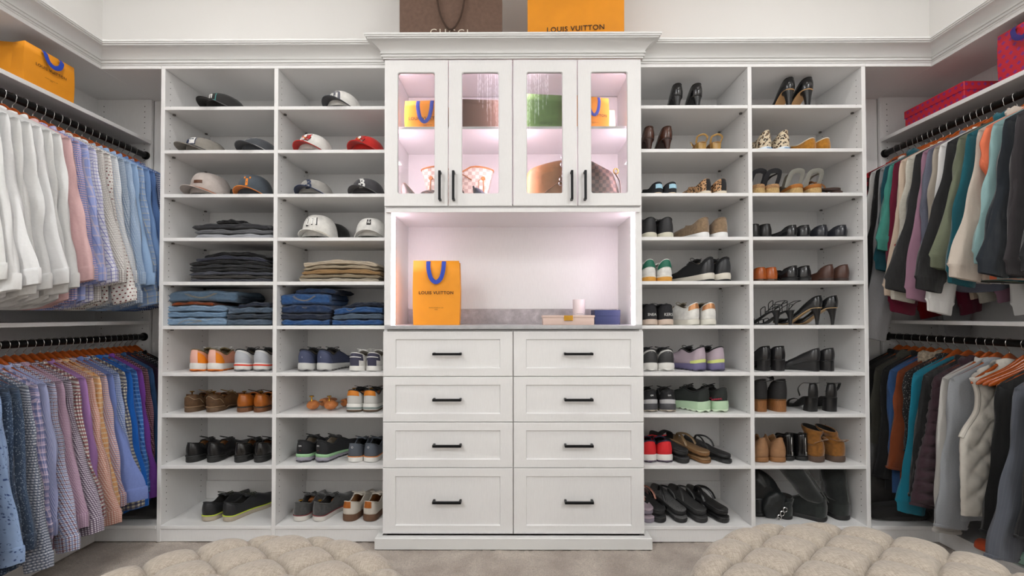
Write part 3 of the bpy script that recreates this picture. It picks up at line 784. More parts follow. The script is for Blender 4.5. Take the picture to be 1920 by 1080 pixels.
UL += [
 (fabric('pale_pink_oxford', '#edc6c6', [('mel', 120, '#e3b3b6', 0.5)]), 'pale pink shirt beside the white ones on the upper rod', dict(out=0.085)),
 (lines('blue_pink_check', '#dfe2f4', '#5a74c4', 0.0105, 0.34, 0.8, [('h', 0.0105, 0.3, 0.5, '#d98ba0', 0.7)]), 'blue and pink small check shirt next to the pink one', dict(out=0.06)),
 (lines('periwinkle_plaid', '#a9b6ea', '#e9d7e0', 0.045, 0.16, 0.6, [('v', 0.045, 0.1, 0.5, '#7f92da', 0.7)]), 'periwinkle blue shirt with soft pale plaid', dict(out=0.08)),
 (lines('white_lavender_grid', '#ecebf6', '#8283c9', 0.017, 0.16, 0.9), 'white shirt with lavender windowpane grid', dict(out=0.085)),
 (lines('white_brown_minicheck', '#eeebe7', '#6d5f5e', 0.0085, 0.2, 0.8), 'white shirt with tiny dark brown check', dict(out=0.09)),
 (fabric('white_red_dots', '#f1eeea', [('dot', 0.017, 0.20, '#7c2f35')]), 'white shirt with dark red polka dots', dict(out=0.10, sl=0.66)),
 (lines('white_pale_stripe', '#eef0f2', '#c9d4e4', 0.012, 0.25, 0.7), 'white shirt with faint pale blue stripes after the dotted one', dict(out=0.075)),
 (ging('slate_blue_gingham', '#dfe8f0', '#5f7ea6', 0.0085), 'slate blue mini gingham shirt in the upper row', dict(out=0.085, sl=0.67)),
 (lines('light_blue_minicheck', '#cfe0f2', '#7fa3d3', 0.008, 0.4, 0.6), 'light blue mini check shirt behind the slate gingham', dict(out=0.07)),
 (fabric('light_blue_oxford', '#a8c8ee', [('mel', 150, '#98bae6', 0.5)]), 'plain light blue oxford shirt on the upper rod', dict(out=0.085)),
 (lines('blue_yellow_windowpane', '#a9c3e8', '#f1e7c8', 0.034, 0.07, 0.9, [('v', 0.034, 0.3, 0.35, '#8fb0df', 0.6), ('h', 0.034, 0.3, 0.35, '#8fb0df', 0.6)]), 'light blue shirt with pale yellow windowpane lines', dict(out=0.11, sl=0.67)),
 (fabric('sky_blue_poplin', '#8db1e4', [('mel', 150, '#7fa5dc', 0.5)]), 'sky blue plain shirt behind the windowpane one', dict(out=0.07)),
 (fabric('mid_blue_chambray', '#6f94d0', [('mel', 200, '#5c81c0', 0.6)]), 'mid blue chambray shirt near the far end of the upper rod', dict(out=0.09)),
 (ging('navy_gingham', '#e4ebf5', '#1d3f8a', 0.0115, op=0.75), 'navy and white gingham shirt near the shelving tower', dict(out=0.10, sl=0.66)),
 (fabric('denim_blue_twill', '#5f86c6', [('mel', 200, '#4f76b6', 0.6)]), 'denim blue plain shirt after the navy gingham', dict(out=0.085)),
 (ging('dark_navy_gingham', '#dfe6f2', '#16306f', 0.012, op=0.85), 'dark navy gingham shirt, last on the upper left rod', dict(out=0.07)),
]
def y_list(n, y0, y1, split=None):
    return [y0 + (y1 - y0) * i / (n - 1) for i in range(n)]
ysU = y_list(8, 1.66, 1.945) + y_list(len(UL) - 8, 1.99, 2.575)
for (mt, lb, kw), y in zip(UL, ysU):
    garment('dress_shirt', 'shirt', lb, 'left', 0, y, mt, rs, group=GU, length=0.92, **kw)
    place_hanger('left', 0, y, 'wooden hanger inside the ' + ' '.join(lb.split()[:10]).rstrip(','))

GL = 'shirts on the lower left rod'
floral = fabric('light_blue_floral', '#9db6dc', [('mel', 30, '#8fa9d2', 0.6), ('blot', 75, 0.22, 0.40, '#3c5288')])
LL = [
 (fabric('black_knit', '#17171a'), 'black shirt at the left edge of the lower rod', dict()),
 (fabric('charcoal_print', '#33404f', [('blot', 120, 0.2, 0.4, '#7d8da1')]), 'charcoal speckled shirt at the front of the lower rod', dict(sl=0.68, out=0.03)),
 (floral, 'light blue floral print shirt at the front of the lower rod', dict(out=0.075, a0=0.10, a1=0.06, sl=0.60)),
 (fabric('navy_paisley', '#33445c', [('blot', 90, 0.25, 0.42, '#8ea3bd'), ('blot', 160, 0.2, 0.4, '#5c718e')]), 'dark navy paisley shirt beside the floral one', dict(out=0.03)),
 (fabric('navy_vine_print', '#3d4f68', [('blot', 140, 0.2, 0.42, '#a6b6c8')]), 'dusty navy vine print shirt on the lower rod', dict(out=0.06)),
 (fabric('grey_geometric', '#aab1c0', [('v', 0.011, 0.5, 0, '#5a6680', 0.6), ('h', 0.011, 0.55, 0.2, '#2f3a52', 0.65), ('dot', 0.011, 0.25, '#d6d8de')]), 'grey and navy geometric print shirt on the lower rod', dict(out=0.09, sl=0.67, a0=0.09)),
 (fabric('lavender_blue_plaid', '#c3b3cf', [('v', 0.030, 0.4, 0, '#5c6fa5', 0.65), ('h', 0.030, 0.4, 0, '#5c6fa5', 0.65), ('v', 0.030, 0.08, 0.5, '#e7d9e6', 0.9), ('h', 0.030, 0.08, 0.5, '#e7d9e6', 0.9)]), 'lavender and blue plaid shirt on the lower rod', dict(out=0.06)),
 (fabric('blue_stripe_dress', '#8891c6', [('v', 0.006, 0.45, 0, '#d5d8ee', 0.8)]), 'blue and white fine striped shirt behind the lavender plaid', dict(out=0.05)),
 (fabric('burgundy_tattersall', '#e3e3ee', [('v', 0.016, 0.2, 0, '#6e2740', 0.85), ('h', 0.016, 0.2, 0, '#6e2740', 0.85), ('v', 0.016, 0.2, 0.5, '#6d7fb4', 0.75), ('h', 0.016, 0.2, 0.5, '#6d7fb4', 0.75)]), 'white shirt with burgundy and blue tattersall check', dict(out=0.09, sl=0.65)),
 (ging('mauve_minicheck', '#d9c2d0', '#8d5f84', 0.007, op=0.6), 'mauve mini check shirt on the lower rod', dict(out=0.09)),
 (ging('plum_gingham', '#e8e1ea', '#4c2c51', 0.0085, op=0.75), 'plum and white small gingham shirt', dict(out=0.12, sl=0.61)),
 (fabric('red_navy_gingham', '#f0e9e4', [('v', 0.0165, 0.5, 0, '#141c3c', 0.7), ('h', 0.0165, 0.5, 0, '#8a1f2c', 0.75)]), 'red navy and white bold gingham shirt', dict(out=0.10)),
 (fabric('orchid_solid', '#b184c0', [('mel', 150, '#a577b6', 0.5)]), 'plain orchid shirt behind the red gingham', dict(out=0.04, sl=0.5)),
 (ging('salmon_minicheck', '#f1dfd2', '#c4705c', 0.0085, op=0.65), 'salmon and cream mini check shirt', dict(out=0.12, sl=0.62)),
 (fabric('peach_plaid', '#efbe8d', [('v', 0.024, 0.3, 0, '#e59a52', 0.7), ('h', 0.024, 0.3, 0, '#f5e2c8', 0.7)]), 'peach plaid shirt in the lower row', dict(out=0.06)),
 (fabric('orange_blue_check', '#e9d8d2', [('v', 0.0095, 0.45, 0, '#d4703c', 0.7), ('h', 0.0095, 0.45, 0, '#5a7bc0', 0.65)]), 'orange and blue small check shirt', dict(out=0.085)),
 (fabric('periwinkle_solid', '#7f92d0', [('mel', 150, '#7183c2', 0.5)]), 'plain periwinkle blue shirt with wide cuff on the lower rod', dict(out=0.13, sl=0.56, a0=0.088, a1=0.075)),
 (ging('blue_minigingham', '#dfe6f4', '#5578bf', 0.009, op=0.7), 'blue and white mini gingham shirt behind the periwinkle one', dict(out=0.06)),
 (fabric('navy_cream_gingham', '#ece7d2', [('v', 0.0175, 0.5, 0, '#1b2f66', 0.72), ('h', 0.0175, 0.5, 0, '#1b2f66', 0.72)]), 'navy and cream bold gingham shirt', dict(out=0.11, sl=0.62)),
 (fabric('bright_blue', '#1f6fd0', [('mel', 150, '#1a62bd', 0.5)]), 'bright royal blue shirt on the lower rod', dict(out=0.09, sl=0.63)),
 (fabric('blue_madras', '#3f77c4', [('v', 0.022, 0.3, 0, '#1c3f86', 0.7), ('h', 0.022, 0.3, 0, '#7fb0e6', 0.6)]), 'blue madras plaid shirt next to the royal blue one', dict(out=0.06)),
 (fabric('purple_solid', '#8e4fb8', [('mel', 150, '#8145aa', 0.5)]), 'plain purple shirt near the far end of the lower rod', dict(out=0.125, sl=0.61)),
 (ging('burgundy_black_gingham', '#c89aa4', '#471428', 0.010, op=0.8), 'burgundy gingham shirt behind the purple one', dict(out=0.04)),
 (fabric('slate_blue_solid', '#3b6191', [('mel', 150, '#33578a', 0.5)]), 'slate blue plain shirt near the shelving tower', dict(out=0.06)),
 (fabric('plum_solid', '#3a2440', [('mel', 150, '#301d36', 0.5)]), 'dark plum shirt near the far end of the lower rod', dict(out=0.04)),
 (ging('charcoal_check', '#5a5e68', '#16181e', 0.010, op=0.8), 'charcoal check shirt near the far end of the lower rod', dict(out=0.05)),
 (fabric('black_white_dots', '#16171b', [('dot', 0.0095, 0.26, '#d9d9dc')]), 'black shirt with white dots beside the shelving tower', dict(out=0.07)),
 (fabric('black_poplin', '#101012'), 'plain black shirt, last on the lower left rod', dict(out=0.05)),
]
for (mt, lb, kw), y in zip(LL, y_list(len(LL), 1.655, 2.60)):
    garment('dress_shirt', 'shirt', lb, 'left', 1, y, mt, rs, group=GL, length=0.92, thick=0.014, b0=kw.pop('b0', 0.015), **kw)
    place_hanger('left', 1, y, 'wooden hanger inside the ' + ' '.join(lb.split()[:10]).rstrip(','))

GR = 'tops on the upper right rod'
def knit(name, col, d=None, wr=0.3): return fabric(name, col, [('mel', 300, d or col, 0.6)], wr=wr, weave=1400, sheen=0.35)
swe = dict(collar='crew', cuff='rib', hem='flat', a0=0.098, a1=0.066, length=0.80)
UR = [
 (1.715, knit('black_fleece', '#1b1b1d'), 'sweatshirt', 'black sweatshirt at the right edge of the upper rod', dict(swe, out=0.06)),
 (1.765, knit('charcoal_brown_fleece', '#3b373a', '#322f32'), 'sweatshirt', 'charcoal brown sweatshirt near the right edge of the upper rod', dict(swe, out=0.05, sl=0.58)),
 (1.812, knit('blue_black_fleece', '#1d242c', '#171d24'), 'sweatshirt', 'blue-black sweatshirt beside the charcoal brown one', dict(swe, out=0.10, sl=0.57, a0=0.105)),
 (1.856, knit('dusty_teal_fleece', '#8fb1b1', '#82a5a6'), 'sweatshirt', 'dusty teal sweatshirt on the upper right rod', dict(swe, out=0.085, sl=0.53)),
 (1.884, fabric('coral_jersey', '#ef7d58'), 'top', 'coral top peeking out beside the dusty teal sweatshirt', dict(swe, out=0.0, sl=0.25, a0=0.07)),
 (1.915, knit('oatmeal_fleece', '#c9bdb0', '#bfb2a4'), 'hoodie', 'oatmeal hooded sweatshirt on the upper right rod', dict(swe, collar='hood', out=0.12, sl=0.58, a0=0.11, a1=0.08)),
 (1.962, knit('deep_teal_knit', '#0f5a66', '#0c4c58'), 'sweater', 'deep teal sweater with high collar behind the oatmeal hoodie', dict(swe, collar='hood', out=0.09, sl=0.6)),
 (2.000, knit('olive_fleece', '#6f7560', '#656b56'), 'sweatshirt', 'olive green sweatshirt with raw-edged cuff', dict(swe, out=0.125, sl=0.53, a0=0.105)),
 (2.052, knit('black_jersey', '#232324', '#1b1b1c'), 'sweatshirt', 'black sweatshirt with wide sleeve left of the olive one', dict(swe, out=0.15, sl=0.62, a0=0.115)),
 (2.088, fabric('bright_white_jersey', '#efeeec'), 'top', 'bright white top between black and grey-blue tops', dict(swe, out=0.06, sl=0.72)),
 (2.116, knit('taupe_knit', '#a39a8e'), 'sweater', 'taupe knit top behind the bright white one', dict(swe, out=0.03)),
 (2.146, fabric('grey_blue_twill', '#6d7080', [('mel', 200, '#5f6272', 0.5)]), 'shirt', 'grey-blue shirt with pointed collar on the upper right rod', dict(out=0.03, sl=0.45, a0=0.09)),
 (2.176, fabric('mauve_jersey', '#a87f94'), 'top', 'mauve pink top between two black ones', dict(swe, out=0.07, sl=0.66)),
 (2.215, knit('soft_black_knit', '#262627', '#1d1d1e'), 'sweater', 'soft black sweater beside the cream textured one', dict(swe, out=0.14, sl=0.61, a0=0.11)),
 (2.262, fabric('cream_slub_knit', '#dcd8cc', [('mel', 60, '#c7c2b4', 0.8), ('h', 0.009, 0.3, 0, '#cbc6b9', 0.6)]), 'sweater', 'cream textured sweater with slubbed stripes', dict(swe, out=0.10, sl=0.66)),
 (2.300, knit('sand_fleece', '#d6c2ae', '#ccb7a2'), 'sweatshirt', 'sand beige sweatshirt with red heart on the sleeve', dict(swe, out=0.125, sl=0.64)),
 (2.340, fabric('burgundy_jersey', '#6d1230'), 'top', 'burgundy top beside the sand sweatshirt', dict(swe, out=0.02, sl=0.72, a0=0.085)),
 (2.366, knit('jade_knit', '#3f8a7d', '#377d71'), 'sweater', 'jade green sweater near the far end of the upper rod', dict(swe, out=0.06, sl=0.4)),
 (2.398, knit('petrol_knit', '#14505c', '#104450'), 'sweater', 'petrol blue sweater with high collar near the tower', dict(swe, collar='hood', out=0.05, sl=0.5)),
 (2.428, fabric('pale_grey_marl', '#a4a4a6', [('mel', 400, '#8c8c8e', 0.8)]), 'sweatshirt', 'pale grey marl sweatshirt with long ribbed sleeve', dict(swe, out=0.10, sl=0.86)),
 (2.456, fabric('jet_black_cotton', '#161617'), 'top', 'jet black top beside the white denim jacket', dict(swe, out=0.05)),
 (2.492, fabric('white_denim', '#d5d4d1', [('mel', 200, '#c6c5c2', 0.7)]), 'jacket', 'white denim jacket with brass button, next to the shelving tower', dict(out=0.06, sl=0.55, a0=0.085, a1=0.07)),
 (2.535, ging('red_buffalo_check', '#b71627', '#15090b', 0.05, op=0.85), 'shirt', 'red and black buffalo check shirt behind the white denim jacket', dict(out=0.05, sl=0.6)),
 (2.575, fabric('scarlet_jersey', '#a8101f'), 'top', 'scarlet top, last on the upper right rod', dict(swe, out=0.05, sl=0.74)),
]
for y, mt, nm, lb, kw in UR:
    g = garment(nm, nm, lb, 'right', 0, y, mt, rs, group=GR, thick=0.014, b0=0.016, **kw)
    place_hanger('right', 0, y, 'wooden hanger inside the ' + ' '.join(lb.split()[:10]).rstrip(','))
    if 'red heart' in lb:
        a = np.linspace(0, 2 * PI, 24, endpoint=False)
        hx = 16 * np.sin(a) ** 3; hz = 13 * np.cos(a) - 5 * np.cos(2 * a) - 2 * np.cos(3 * a) - np.cos(4 * a)
        V = np.stack([hx * 0.0008 + 0.262, np.full(24, 0.024), hz * 0.0009 - 0.60], -1); mk('heart_print', V, [tuple(range(24))], M('red_print', '#b3131c', 0.7), g, smooth=False)
        V, F = text_vf('K', 0.045); mk('letter_print', np.stack([-V[:, 0] + 0.258, V[:, 0] * 0 + 0.024, V[:, 1] - 0.615], -1), F, M('black_print', '#1b1918', 0.7), g, smooth=False)
    if 'brass button' in lb:
        bv, bf = lathe([(0.0005, 0), (0.009, 0), (0.009, 0.003), (0.006, 0.0045), (0.0005, 0.0045)], 14)
        mk('brass_button', bv[:, [0, 2, 1]] + [0.16, 0.016, -0.22], bf, GOLD, g)

GRL = 'coats and jackets on the lower right rod'
jk = dict(collar='stand', cuff='plain', hem='flat', a0=0.088, a1=0.068, length=0.80)
LR = [
 (1.665, fabric('black_suiting_far', '#141416'), 'blazer', 'black blazer at the right edge of the lower rod', dict(jk, out=0.05)),
 (1.735, fabric('black_suiting', '#1a1a1c', [('mel', 300, '#222225', 0.5)]), 'blazer', 'black suit jacket in front of the grey one', dict(jk, out=0.04, sl=0.56)),
 (1.795, fabric('grey_suiting', '#5b5f68', [('v', 0.012, 0.12, 0, '#6d717a', 0.5)]), 'blazer', 'mid grey suit jacket with three dark sleeve buttons', dict(jk, out=0.10, sl=0.66, buttons=3, a0=0.082, a1=0.062)),
 (1.860, fabric('black_wool_coat', '#131314'), 'coat', 'black coat between the grey suit jacket and white vest', dict(jk, out=0.04, sl=0.6, length=0.8)),
 (2.06, fabric('light_grey_twill', '#9fa2a6', [('mel', 200, '#8f9296', 0.5)]), 'jacket', 'light grey jacket with creased sleeve behind the white vest', dict(jk, out=0.06, sl=0.66, a0=0.095, a1=0.08)),
 (2.095, fabric('pale_stone_cotton', '#c2bfba'), 'jacket', 'pale stone jacket behind the light grey one', dict(jk, out=0.05, sl=0.7)),
 (2.135, fabric('aubergine_nylon', '#3b222c', [('mel', 40, '#2f1a23', 0.5)], rough=0.42, wr=0.5), 'puffer jacket', 'aubergine quilted puffer jacket on the lower right rod', dict(jk, out=0.10, sl=0.60, a0=0.11, a1=0.075, puff=11, b0=0.030, collar='hood')),
 (2.190, knit('black_sherpa', '#121213', '#1c1c1d', 0.8), 'fleece jacket', 'black fleece jacket beside the aubergine puffer', dict(jk, out=0.07, sl=0.58, a0=0.10)),
 (2.245, fabric('teal_marl_fleece', '#17839c', [('mel', 500, '#0f6e85', 0.9)]), 'sweatshirt', 'bright teal marl sweatshirt on the lower right rod', dict(jk, out=0.11, sl=0.63, a0=0.10, a1=0.075, cuff='rib', collar='crew')),
 (2.290, fabric('white_black_leafprint', '#1c1c1d', [('blot', 130, 0.2, 0.4, '#8b8a88')]), 'blouse', 'black and white scribble print top beside the teal sweatshirt', dict(jk, out=0.0, sl=0.4)),
 (2.335, fabric('cognac_suede', '#7a3a18'), 'coat', 'cognac brown coat with pale fur collar', dict(jk, collar='fur', collar_mat=M('pale_faux_fur', '#9a8c7a', 1.0, sheen=0.6, noise=(90, 0.45), bump=(300, 1.0)), out=0.03, sl=0.5)),
 (2.385, fabric('blue_denim_far', '#3c5f92', [('mel', 200, '#30507f', 0.6)]), 'jacket', 'blue denim jacket peeking out beside the olive coat', dict(jk, out=0.0, sl=0.5)),
 (2.430, fabric('black_nylon', '#18181a', rough=0.5), 'jacket', 'black jacket behind the olive coat', dict(jk, out=0.03)),
 (2.480, fabric('olive_grey_wool', '#4c4b43', [('mel', 250, '#3e3d36', 0.7)]), 'coat', 'olive grey wool coat with crumpled hood beside the shelving tower', dict(jk, collar='hood', out=0.09, sl=0.68, a0=0.105, a1=0.08, b0=0.022)),
 (2.530, fabric('charcoal_wool', '#2d2c2c', [('mel', 250, '#232222', 0.7)]), 'coat', 'charcoal coat, second from the far end of the lower right rod', dict(jk, out=0.07, sl=0.62)),
 (2.580, fabric('matte_black_wool', '#161515'), 'coat', 'matte black coat, last on the lower right rod', dict(jk, out=0.06, sl=0.7)),
]
for y, mt, nm, lb, kw in LR:
    garment(nm.replace(' ', '_'), nm, lb, 'right', 1, y, mt, rs, group=GRL, thick=0.015, **dict(dict(b0=0.017), **kw))
    place_hanger('right', 1, y, 'wooden hanger inside the ' + ' '.join(lb.split()[:10]).rstrip(','))
# quilted vest and the empty hangers swung out beside it
VM = fabric('ivory_quilted_nylon', '#d9d3c8', [('mel', 60, '#cdc6ba', 0.4)], rough=0.55, wr=0.35)
v = garment('quilted_vest', 'vest', 'ivory quilted sleeveless vest on the lower right rod', 'right', 1, 2.01, VM, rs, sleeves=False, quilt=0.018, hem='flat', length=0.74, sw=0.235, collar='stand', group=GRL, yaw=0.12, thick=0.020)
a = np.linspace(0, 1, 20)
for sd in (1, -1):
    av = a * 0.40; Wv = 0.235 * (0.80 - 0.12 * np.sin(PI * np.clip(av / 0.34, 0, 1)) + 0.28 * sstep(0.24, 0.44, av))
    zz = (hanger_z(np.abs(Wv)) + 0.016) * (1 - av) - 0.74 * av
    V, F = tube(np.stack([sd * (Wv + 0.002), 0 * a, zz], -1), 0.010, 8); mk('armhole_binding', V, F, VM, v)
place_hanger('right', 1, 2.01, 'wooden hanger holding the ivory quilted vest', yaw=0.12)
for k, (y, yw) in enumerate(((1.945, -0.10), (1.925, -0.20), (1.908, -0.16), (1.892, -0.24), (1.878, -0.20), (1.832, -0.30))):
    place_hanger('right', 1, y, 'empty wooden hanger, %s in the bare bunch beside the ivory vest' % ords[k], yaw=yw)
# ------------------------------------------------------------------ shoes
LINE_D = cloth('dark_shoe_lining', '#24221f'); LINE_L = cloth('pale_shoe_lining', '#b9ab98'); LINE_T = leather('tan_shoe_lining', '#b98a5c', 0.6)
BASE = dict(L=0.285, W=[(0, .037), (.2, .0365), (.42, .036), (.68, .047), (.86, .041), (1, .030)], H=[(0, .066), (.10, .060), (.26, .044), (.44, .066), (.58, .064), (.78, .042), (1, .026)],
            zs=[(0, .032), (.4, .028), (1, .020)], gnd=[(0, .004), (.1, 0), (.72, 0), (1, .012)], throat=(.44, .60), lean=.16, bulge=.07, toe=2.2, flare=.003)
_decals = {}      # mesh name -> reading direction, so that mirrored shoes keep readable lettering
class Shoe:
    def __init__(s, P):
        s.P = dict(BASE, **P); p = s.P; s.L = p['L']
    def w(s, t):
        t = np.asarray(t, float); p = s.P
        hl = np.sqrt(np.clip(1 - (1 - np.clip(t / 0.13, 0, 1)) ** 2, 0, 1))
        tt = np.clip((t - 0.76) / 0.24, 0, 1); te = np.clip(1 - tt ** p['toe'], 0, 1) ** (1 / p['toe'])
        return interp(p['W'], t) * hl * te
    def zs(s, t): return interp(s.P['zs'], t) + s.gnd(t)
    def gnd(s, t): return interp(s.P['gnd'], t)
    def cx(s, t): return 0.007 * np.sin(PI * np.clip(np.asarray(t, float), 0, 1)) - 0.004 * np.asarray(t, float)
    def surf(s, a, v):
        """a in [-1,1] runs toe-left, heel, toe-right; v in [0,1] sole edge to rim / ridge"""
        p = s.P; a = np.asarray(a, float); t = np.abs(a); sd = np.where(a < 0, -1.0, 1.0)
        b = sstep(p['throat'][0], p['throat'][1], t); wt = s.w(t); H = interp(p['H'], t)
        ox = 1 - p['lean'] * v ** 2 + p['bulge'] * np.sin(PI * v)
        cxv = np.cos(v * PI / 2) ** 0.72 * (1 + 0.03 * np.sin(PI * v))
        x = sd * wt * ((1 - b) * ox + b * cxv) + s.cx(t)
        z = s.zs(t) - 0.003 + (H + 0.003) * ((1 - b) * v + b * np.sin(v * PI / 2) ** 0.85)
        y = t * s.L - 0.006 * np.sin(PI * np.clip(v * 0.9, 0, 1)) * np.clip(1 - t / 0.1, 0, 1) + p.get('back', 0.004) * v * np.clip(1 - t / 0.12, 0, 1)
        return np.stack([x, y, z], -1)
    def nrm(s, a, v):
        e = 1e-3
        da = s.surf(a + e, v) - s.surf(a - e, v); dv = s.surf(a, np.clip(v + e, 0, 1)) - s.surf(a, np.clip(v - e, 0, 1))
        n = np.cross(da, dv); n /= np.linalg.norm(n, axis=-1)[..., None] + 1e-12
        c = s.surf(a, v) - np.array([0, 0.35 * s.L, 0.03]); sg = np.sign((n * c).sum(-1))[..., None]
        return n * np.where(sg == 0, 1, sg)
    def upper(s, par, mat, lining, name='upper'):
        ts = np.array([0, .004, .012, .026, .046, .075, .105, .14, .19, .25, .31, .37, .43, .47, .51, .55, .59, .64, .70, .76, .81, .86, .905, .945, .975, .992, .9995])
        aa = np.concatenate([-ts[::-1], ts[1:]]); vv = np.linspace(0, 1, 10)
        A, Vv = np.meshgrid(aa, vv, indexing='ij'); G = s.surf(A, Vv)
        bm = bmesh.new(); vs_ = [bm.verts.new(p) for p in G.reshape(-1, 3)]
        for f in grid_faces(len(aa), len(vv), flip=True):
            try: bm.faces.new([vs_[i] for i in f])
            except ValueError: pass
        bmesh.ops.remove_doubles(bm, verts=bm.verts, dist=0.0006); bm.normal_update()
        bmesh.ops.recalc_face_normals(bm, faces=bm.faces)
        me = bpy.data.meshes.new(name); bm.to_mesh(me); bm.free()
        # outward check
        me.materials.append(mat); me.materials.append(lining); me.shade_smooth()
        f0 = min(me.polygons, key=lambda p: p.center[1] + abs(p.center[0]))
        if f0.normal[1] > 0: me.flip_normals()
        o = bpy.data.objects.new(name, me); COL.objects.link(o); o.parent = par
        md = o.modifiers.new('thickness', 'SOLIDIFY'); md.thickness = s.P.get('th', 0.004); md.offset = -1; md.material_offset = 1; md.material_offset_rim = 0
        return o
    def outline(s, off, k=26):
        ts = (1 - np.cos(np.linspace(0, PI, k))) / 2; w_ = s.w(ts) + off * np.sqrt(np.clip(np.sin(PI * np.clip(ts, 0.0, 1)) * 3, 0.02, 1))
        ys = ts * s.L + np.where(ts < 0.1, -off, 0) * (1 - ts / 0.1) + np.where(ts > 0.9, off, 0) * (ts - 0.9) / 0.1
        return ts, w_, ys
    def slab(s, par, f0, f1, mat, name, off=None, wave=0.0, nw=9, bul=0.0015, k=30):
        """sole layer between fractions f0..f1 of the sole thickness"""
        off = s.P['flare'] if off is None else off
        rows = []
        for f, o_ in ((f0, -0.0015), (f0 + 0.12 * (f1 - f0), 0), ((f0 + f1) / 2, bul), (f1 - 0.12 * (f1 - f0), 0), (f1, -0.0012)):
            ts, w_, ys = s.outline(off + o_, k)
            g, h = s.gnd(ts), interp(s.P['zs'], ts); z = g + h * f
            if wave and f < f1 - 0.3 * (f1 - f0): z = z + wave * np.clip(np.sin(ts * nw * 2 * PI), 0, 1) * (f1 - f) / (f1 - f0)
            c = s.cx(ts)
            R = np.concatenate([np.stack([c + w_, ys, z], -1), np.stack([c - w_, ys, z], -1)[::-1]])
            rows.append(R)
        R = np.asarray(rows); m_ = R.shape[1]
        F = grid_faces(5, m_, False, True, 0, True)
        for r_, fl in ((0, True), (4, False)):
            for i in range(k - 1):
                q = (r_ * m_ + i, r_ * m_ + i + 1, r_ * m_ + m_ - 2 - i, r_ * m_ + m_ - 1 - i)
                F.append(q[::-1] if fl else q)
        return mk(name, R.reshape(-1, 3), F, mat, par, angle=45)
    def insole(s, par, mat, dz=0.003):
        ts = np.linspace(0.015, 0.93, 20); w_ = s.w(ts) * 0.93 - 0.001; z = s.zs(ts) + dz; c = s.cx(ts)
        V = np.concatenate([np.stack([c - w_, ts * s.L, z], -1), np.stack([c + w_, ts * s.L, z], -1)])
        return mk('insole', V, [(i, i + 20, i + 21, i + 1) for i in range(19)], mat, par)
    def patch(s, par, name, mat, t1, v0, v1, off=0.0012, t0=None, n=22, k=7, top=None, label=None):
        """panel lying on the upper; t0 None: wraps the heel from -t1 to t1, else both sides t0..t1"""
        segs = []
        if t0 is None: u = np.linspace(-1, 1, n); segs.append(np.sign(u) * np.abs(u) ** 1.7 * t1)
        else: segs += [np.linspace(t0, t1, n), np.linspace(-t1, -t0, n)]
        parts = []
        for aa in segs:
            v = np.linspace(0, 1, k); A, Vv = np.meshgrid(aa, v, indexing='ij')
            vt = np.full_like(A, v1) if top is None else interp(top, np.abs(A))
            Vv = v0 + (vt - v0) * Vv
            Vv = np.clip(Vv, 0, 1); G = s.surf(A, Vv) + s.nrm(A, Vv) * off
            F = grid_faces(len(aa), k)
            parts.append((G.reshape(-1, 3), F))
        V, F, _ = join(*parts)
        o = mk(name, V, F, mat, par, label=label); return o
    def decal(s, par, name, VF, mat, a, v, off=0.0022, flip=False):
        a = np.array(float(a)); v = np.array(float(v)); e = 0.012 if abs(a) < 0.02 else 1e-3
        p0 = s.surf(a, v); n = np.array([0, -1.0, 0]) if abs(a) < 0.02 else s.nrm(a, v)
        ta = np.array([1.0, 0, 0]) if abs(a) < 0.02 else s.surf(a + e, v) - s.surf(a - e, v); ta /= np.linalg.norm(ta)
        tv = s.surf(a, v + .02) - s.surf(a, v - .02); tv /= np.linalg.norm(tv)
        V, F = VF
        W = p0 + V[:, :1] * ta + V[:, 1:2] * tv + n * off
        o = mk(name, W, F, mat, par, smooth=False); _decals[o.data.name] = ta; return o
    def laces(s, par, mat, n=4, bow=True, r=0.0017):
        t0, t1 = s.P['throat']; parts = []
        for k in range(n):
            t = t0 - 0.02 + (t1 - t0 - 0.01) * k / max(1, n - 1); L_ = s.surf(-t, 0.95); R_ = s.surf(t, 0.95)
            u = np.linspace(0, 1, 7)[:, None]; pth = L_ * (1 - u) + R_ * u; pth[:, 2] += 0.006 * np.sin(PI * u[:, 0]) + 0.002; pth[:, 1] += 0.004 * (u[:, 0] - .5) * (1 if k % 2 else -1)
            parts.append(tube(pth, r, 6))
        if bow:
            c = (s.surf(-t0, 0.97) + s.surf(t0, 0.97)) / 2 + [0, 0, 0.008]
            for sd in (-1, 1):
                a = np.linspace(0, 2 * PI, 16)
                lp = np.stack([c[0] + sd * 0.019 * (1 - np.cos(a)), c[1] - 0.012 * np.sin(a) - 0.008 * (1 - np.cos(a)), c[2] + 0.010 * (1 - np.cos(a)) * 0.6 + 0.003 * np.sin(a)], -1)
                parts.append(tube(lp, r, 6))
                u = np.linspace(0, 1, 8); parts.append(tube(np.stack([c[0] + sd * 0.034 * u, c[1] + 0.02 * u, c[2] - 0.02 * u ** 2], -1), r, 6))
        V, F, _ = join(*parts); return mk('laces', V, F, mat, par)
    def tongue(s, par, mat, rise=0.018):
        t0, t1 = s.P['throat']; ts = np.linspace(t1 + 0.02, t0 - 0.10, 9); xs_ = np.linspace(-1, 1, 7); G = []
        for i, t in enumerate(ts):
            f = i / 8; top = s.surf(min(t, 0.99), 1.0)[2] if t > t0 else s.surf(t0, 1.0)[2]
            z = top - 0.004 + rise * f ** 1.5; wd = 0.015 + 0.011 * f
            for x in xs_: G.append((x * wd + float(s.cx(t)), t * s.L, z - 0.008 * x * x))
        o = mk('tongue', G, grid_faces(9, 7), mat, par); md = o.modifiers.new('thickness', 'SOLIDIFY'); md.thickness = 0.006; md.offset = 0; return o
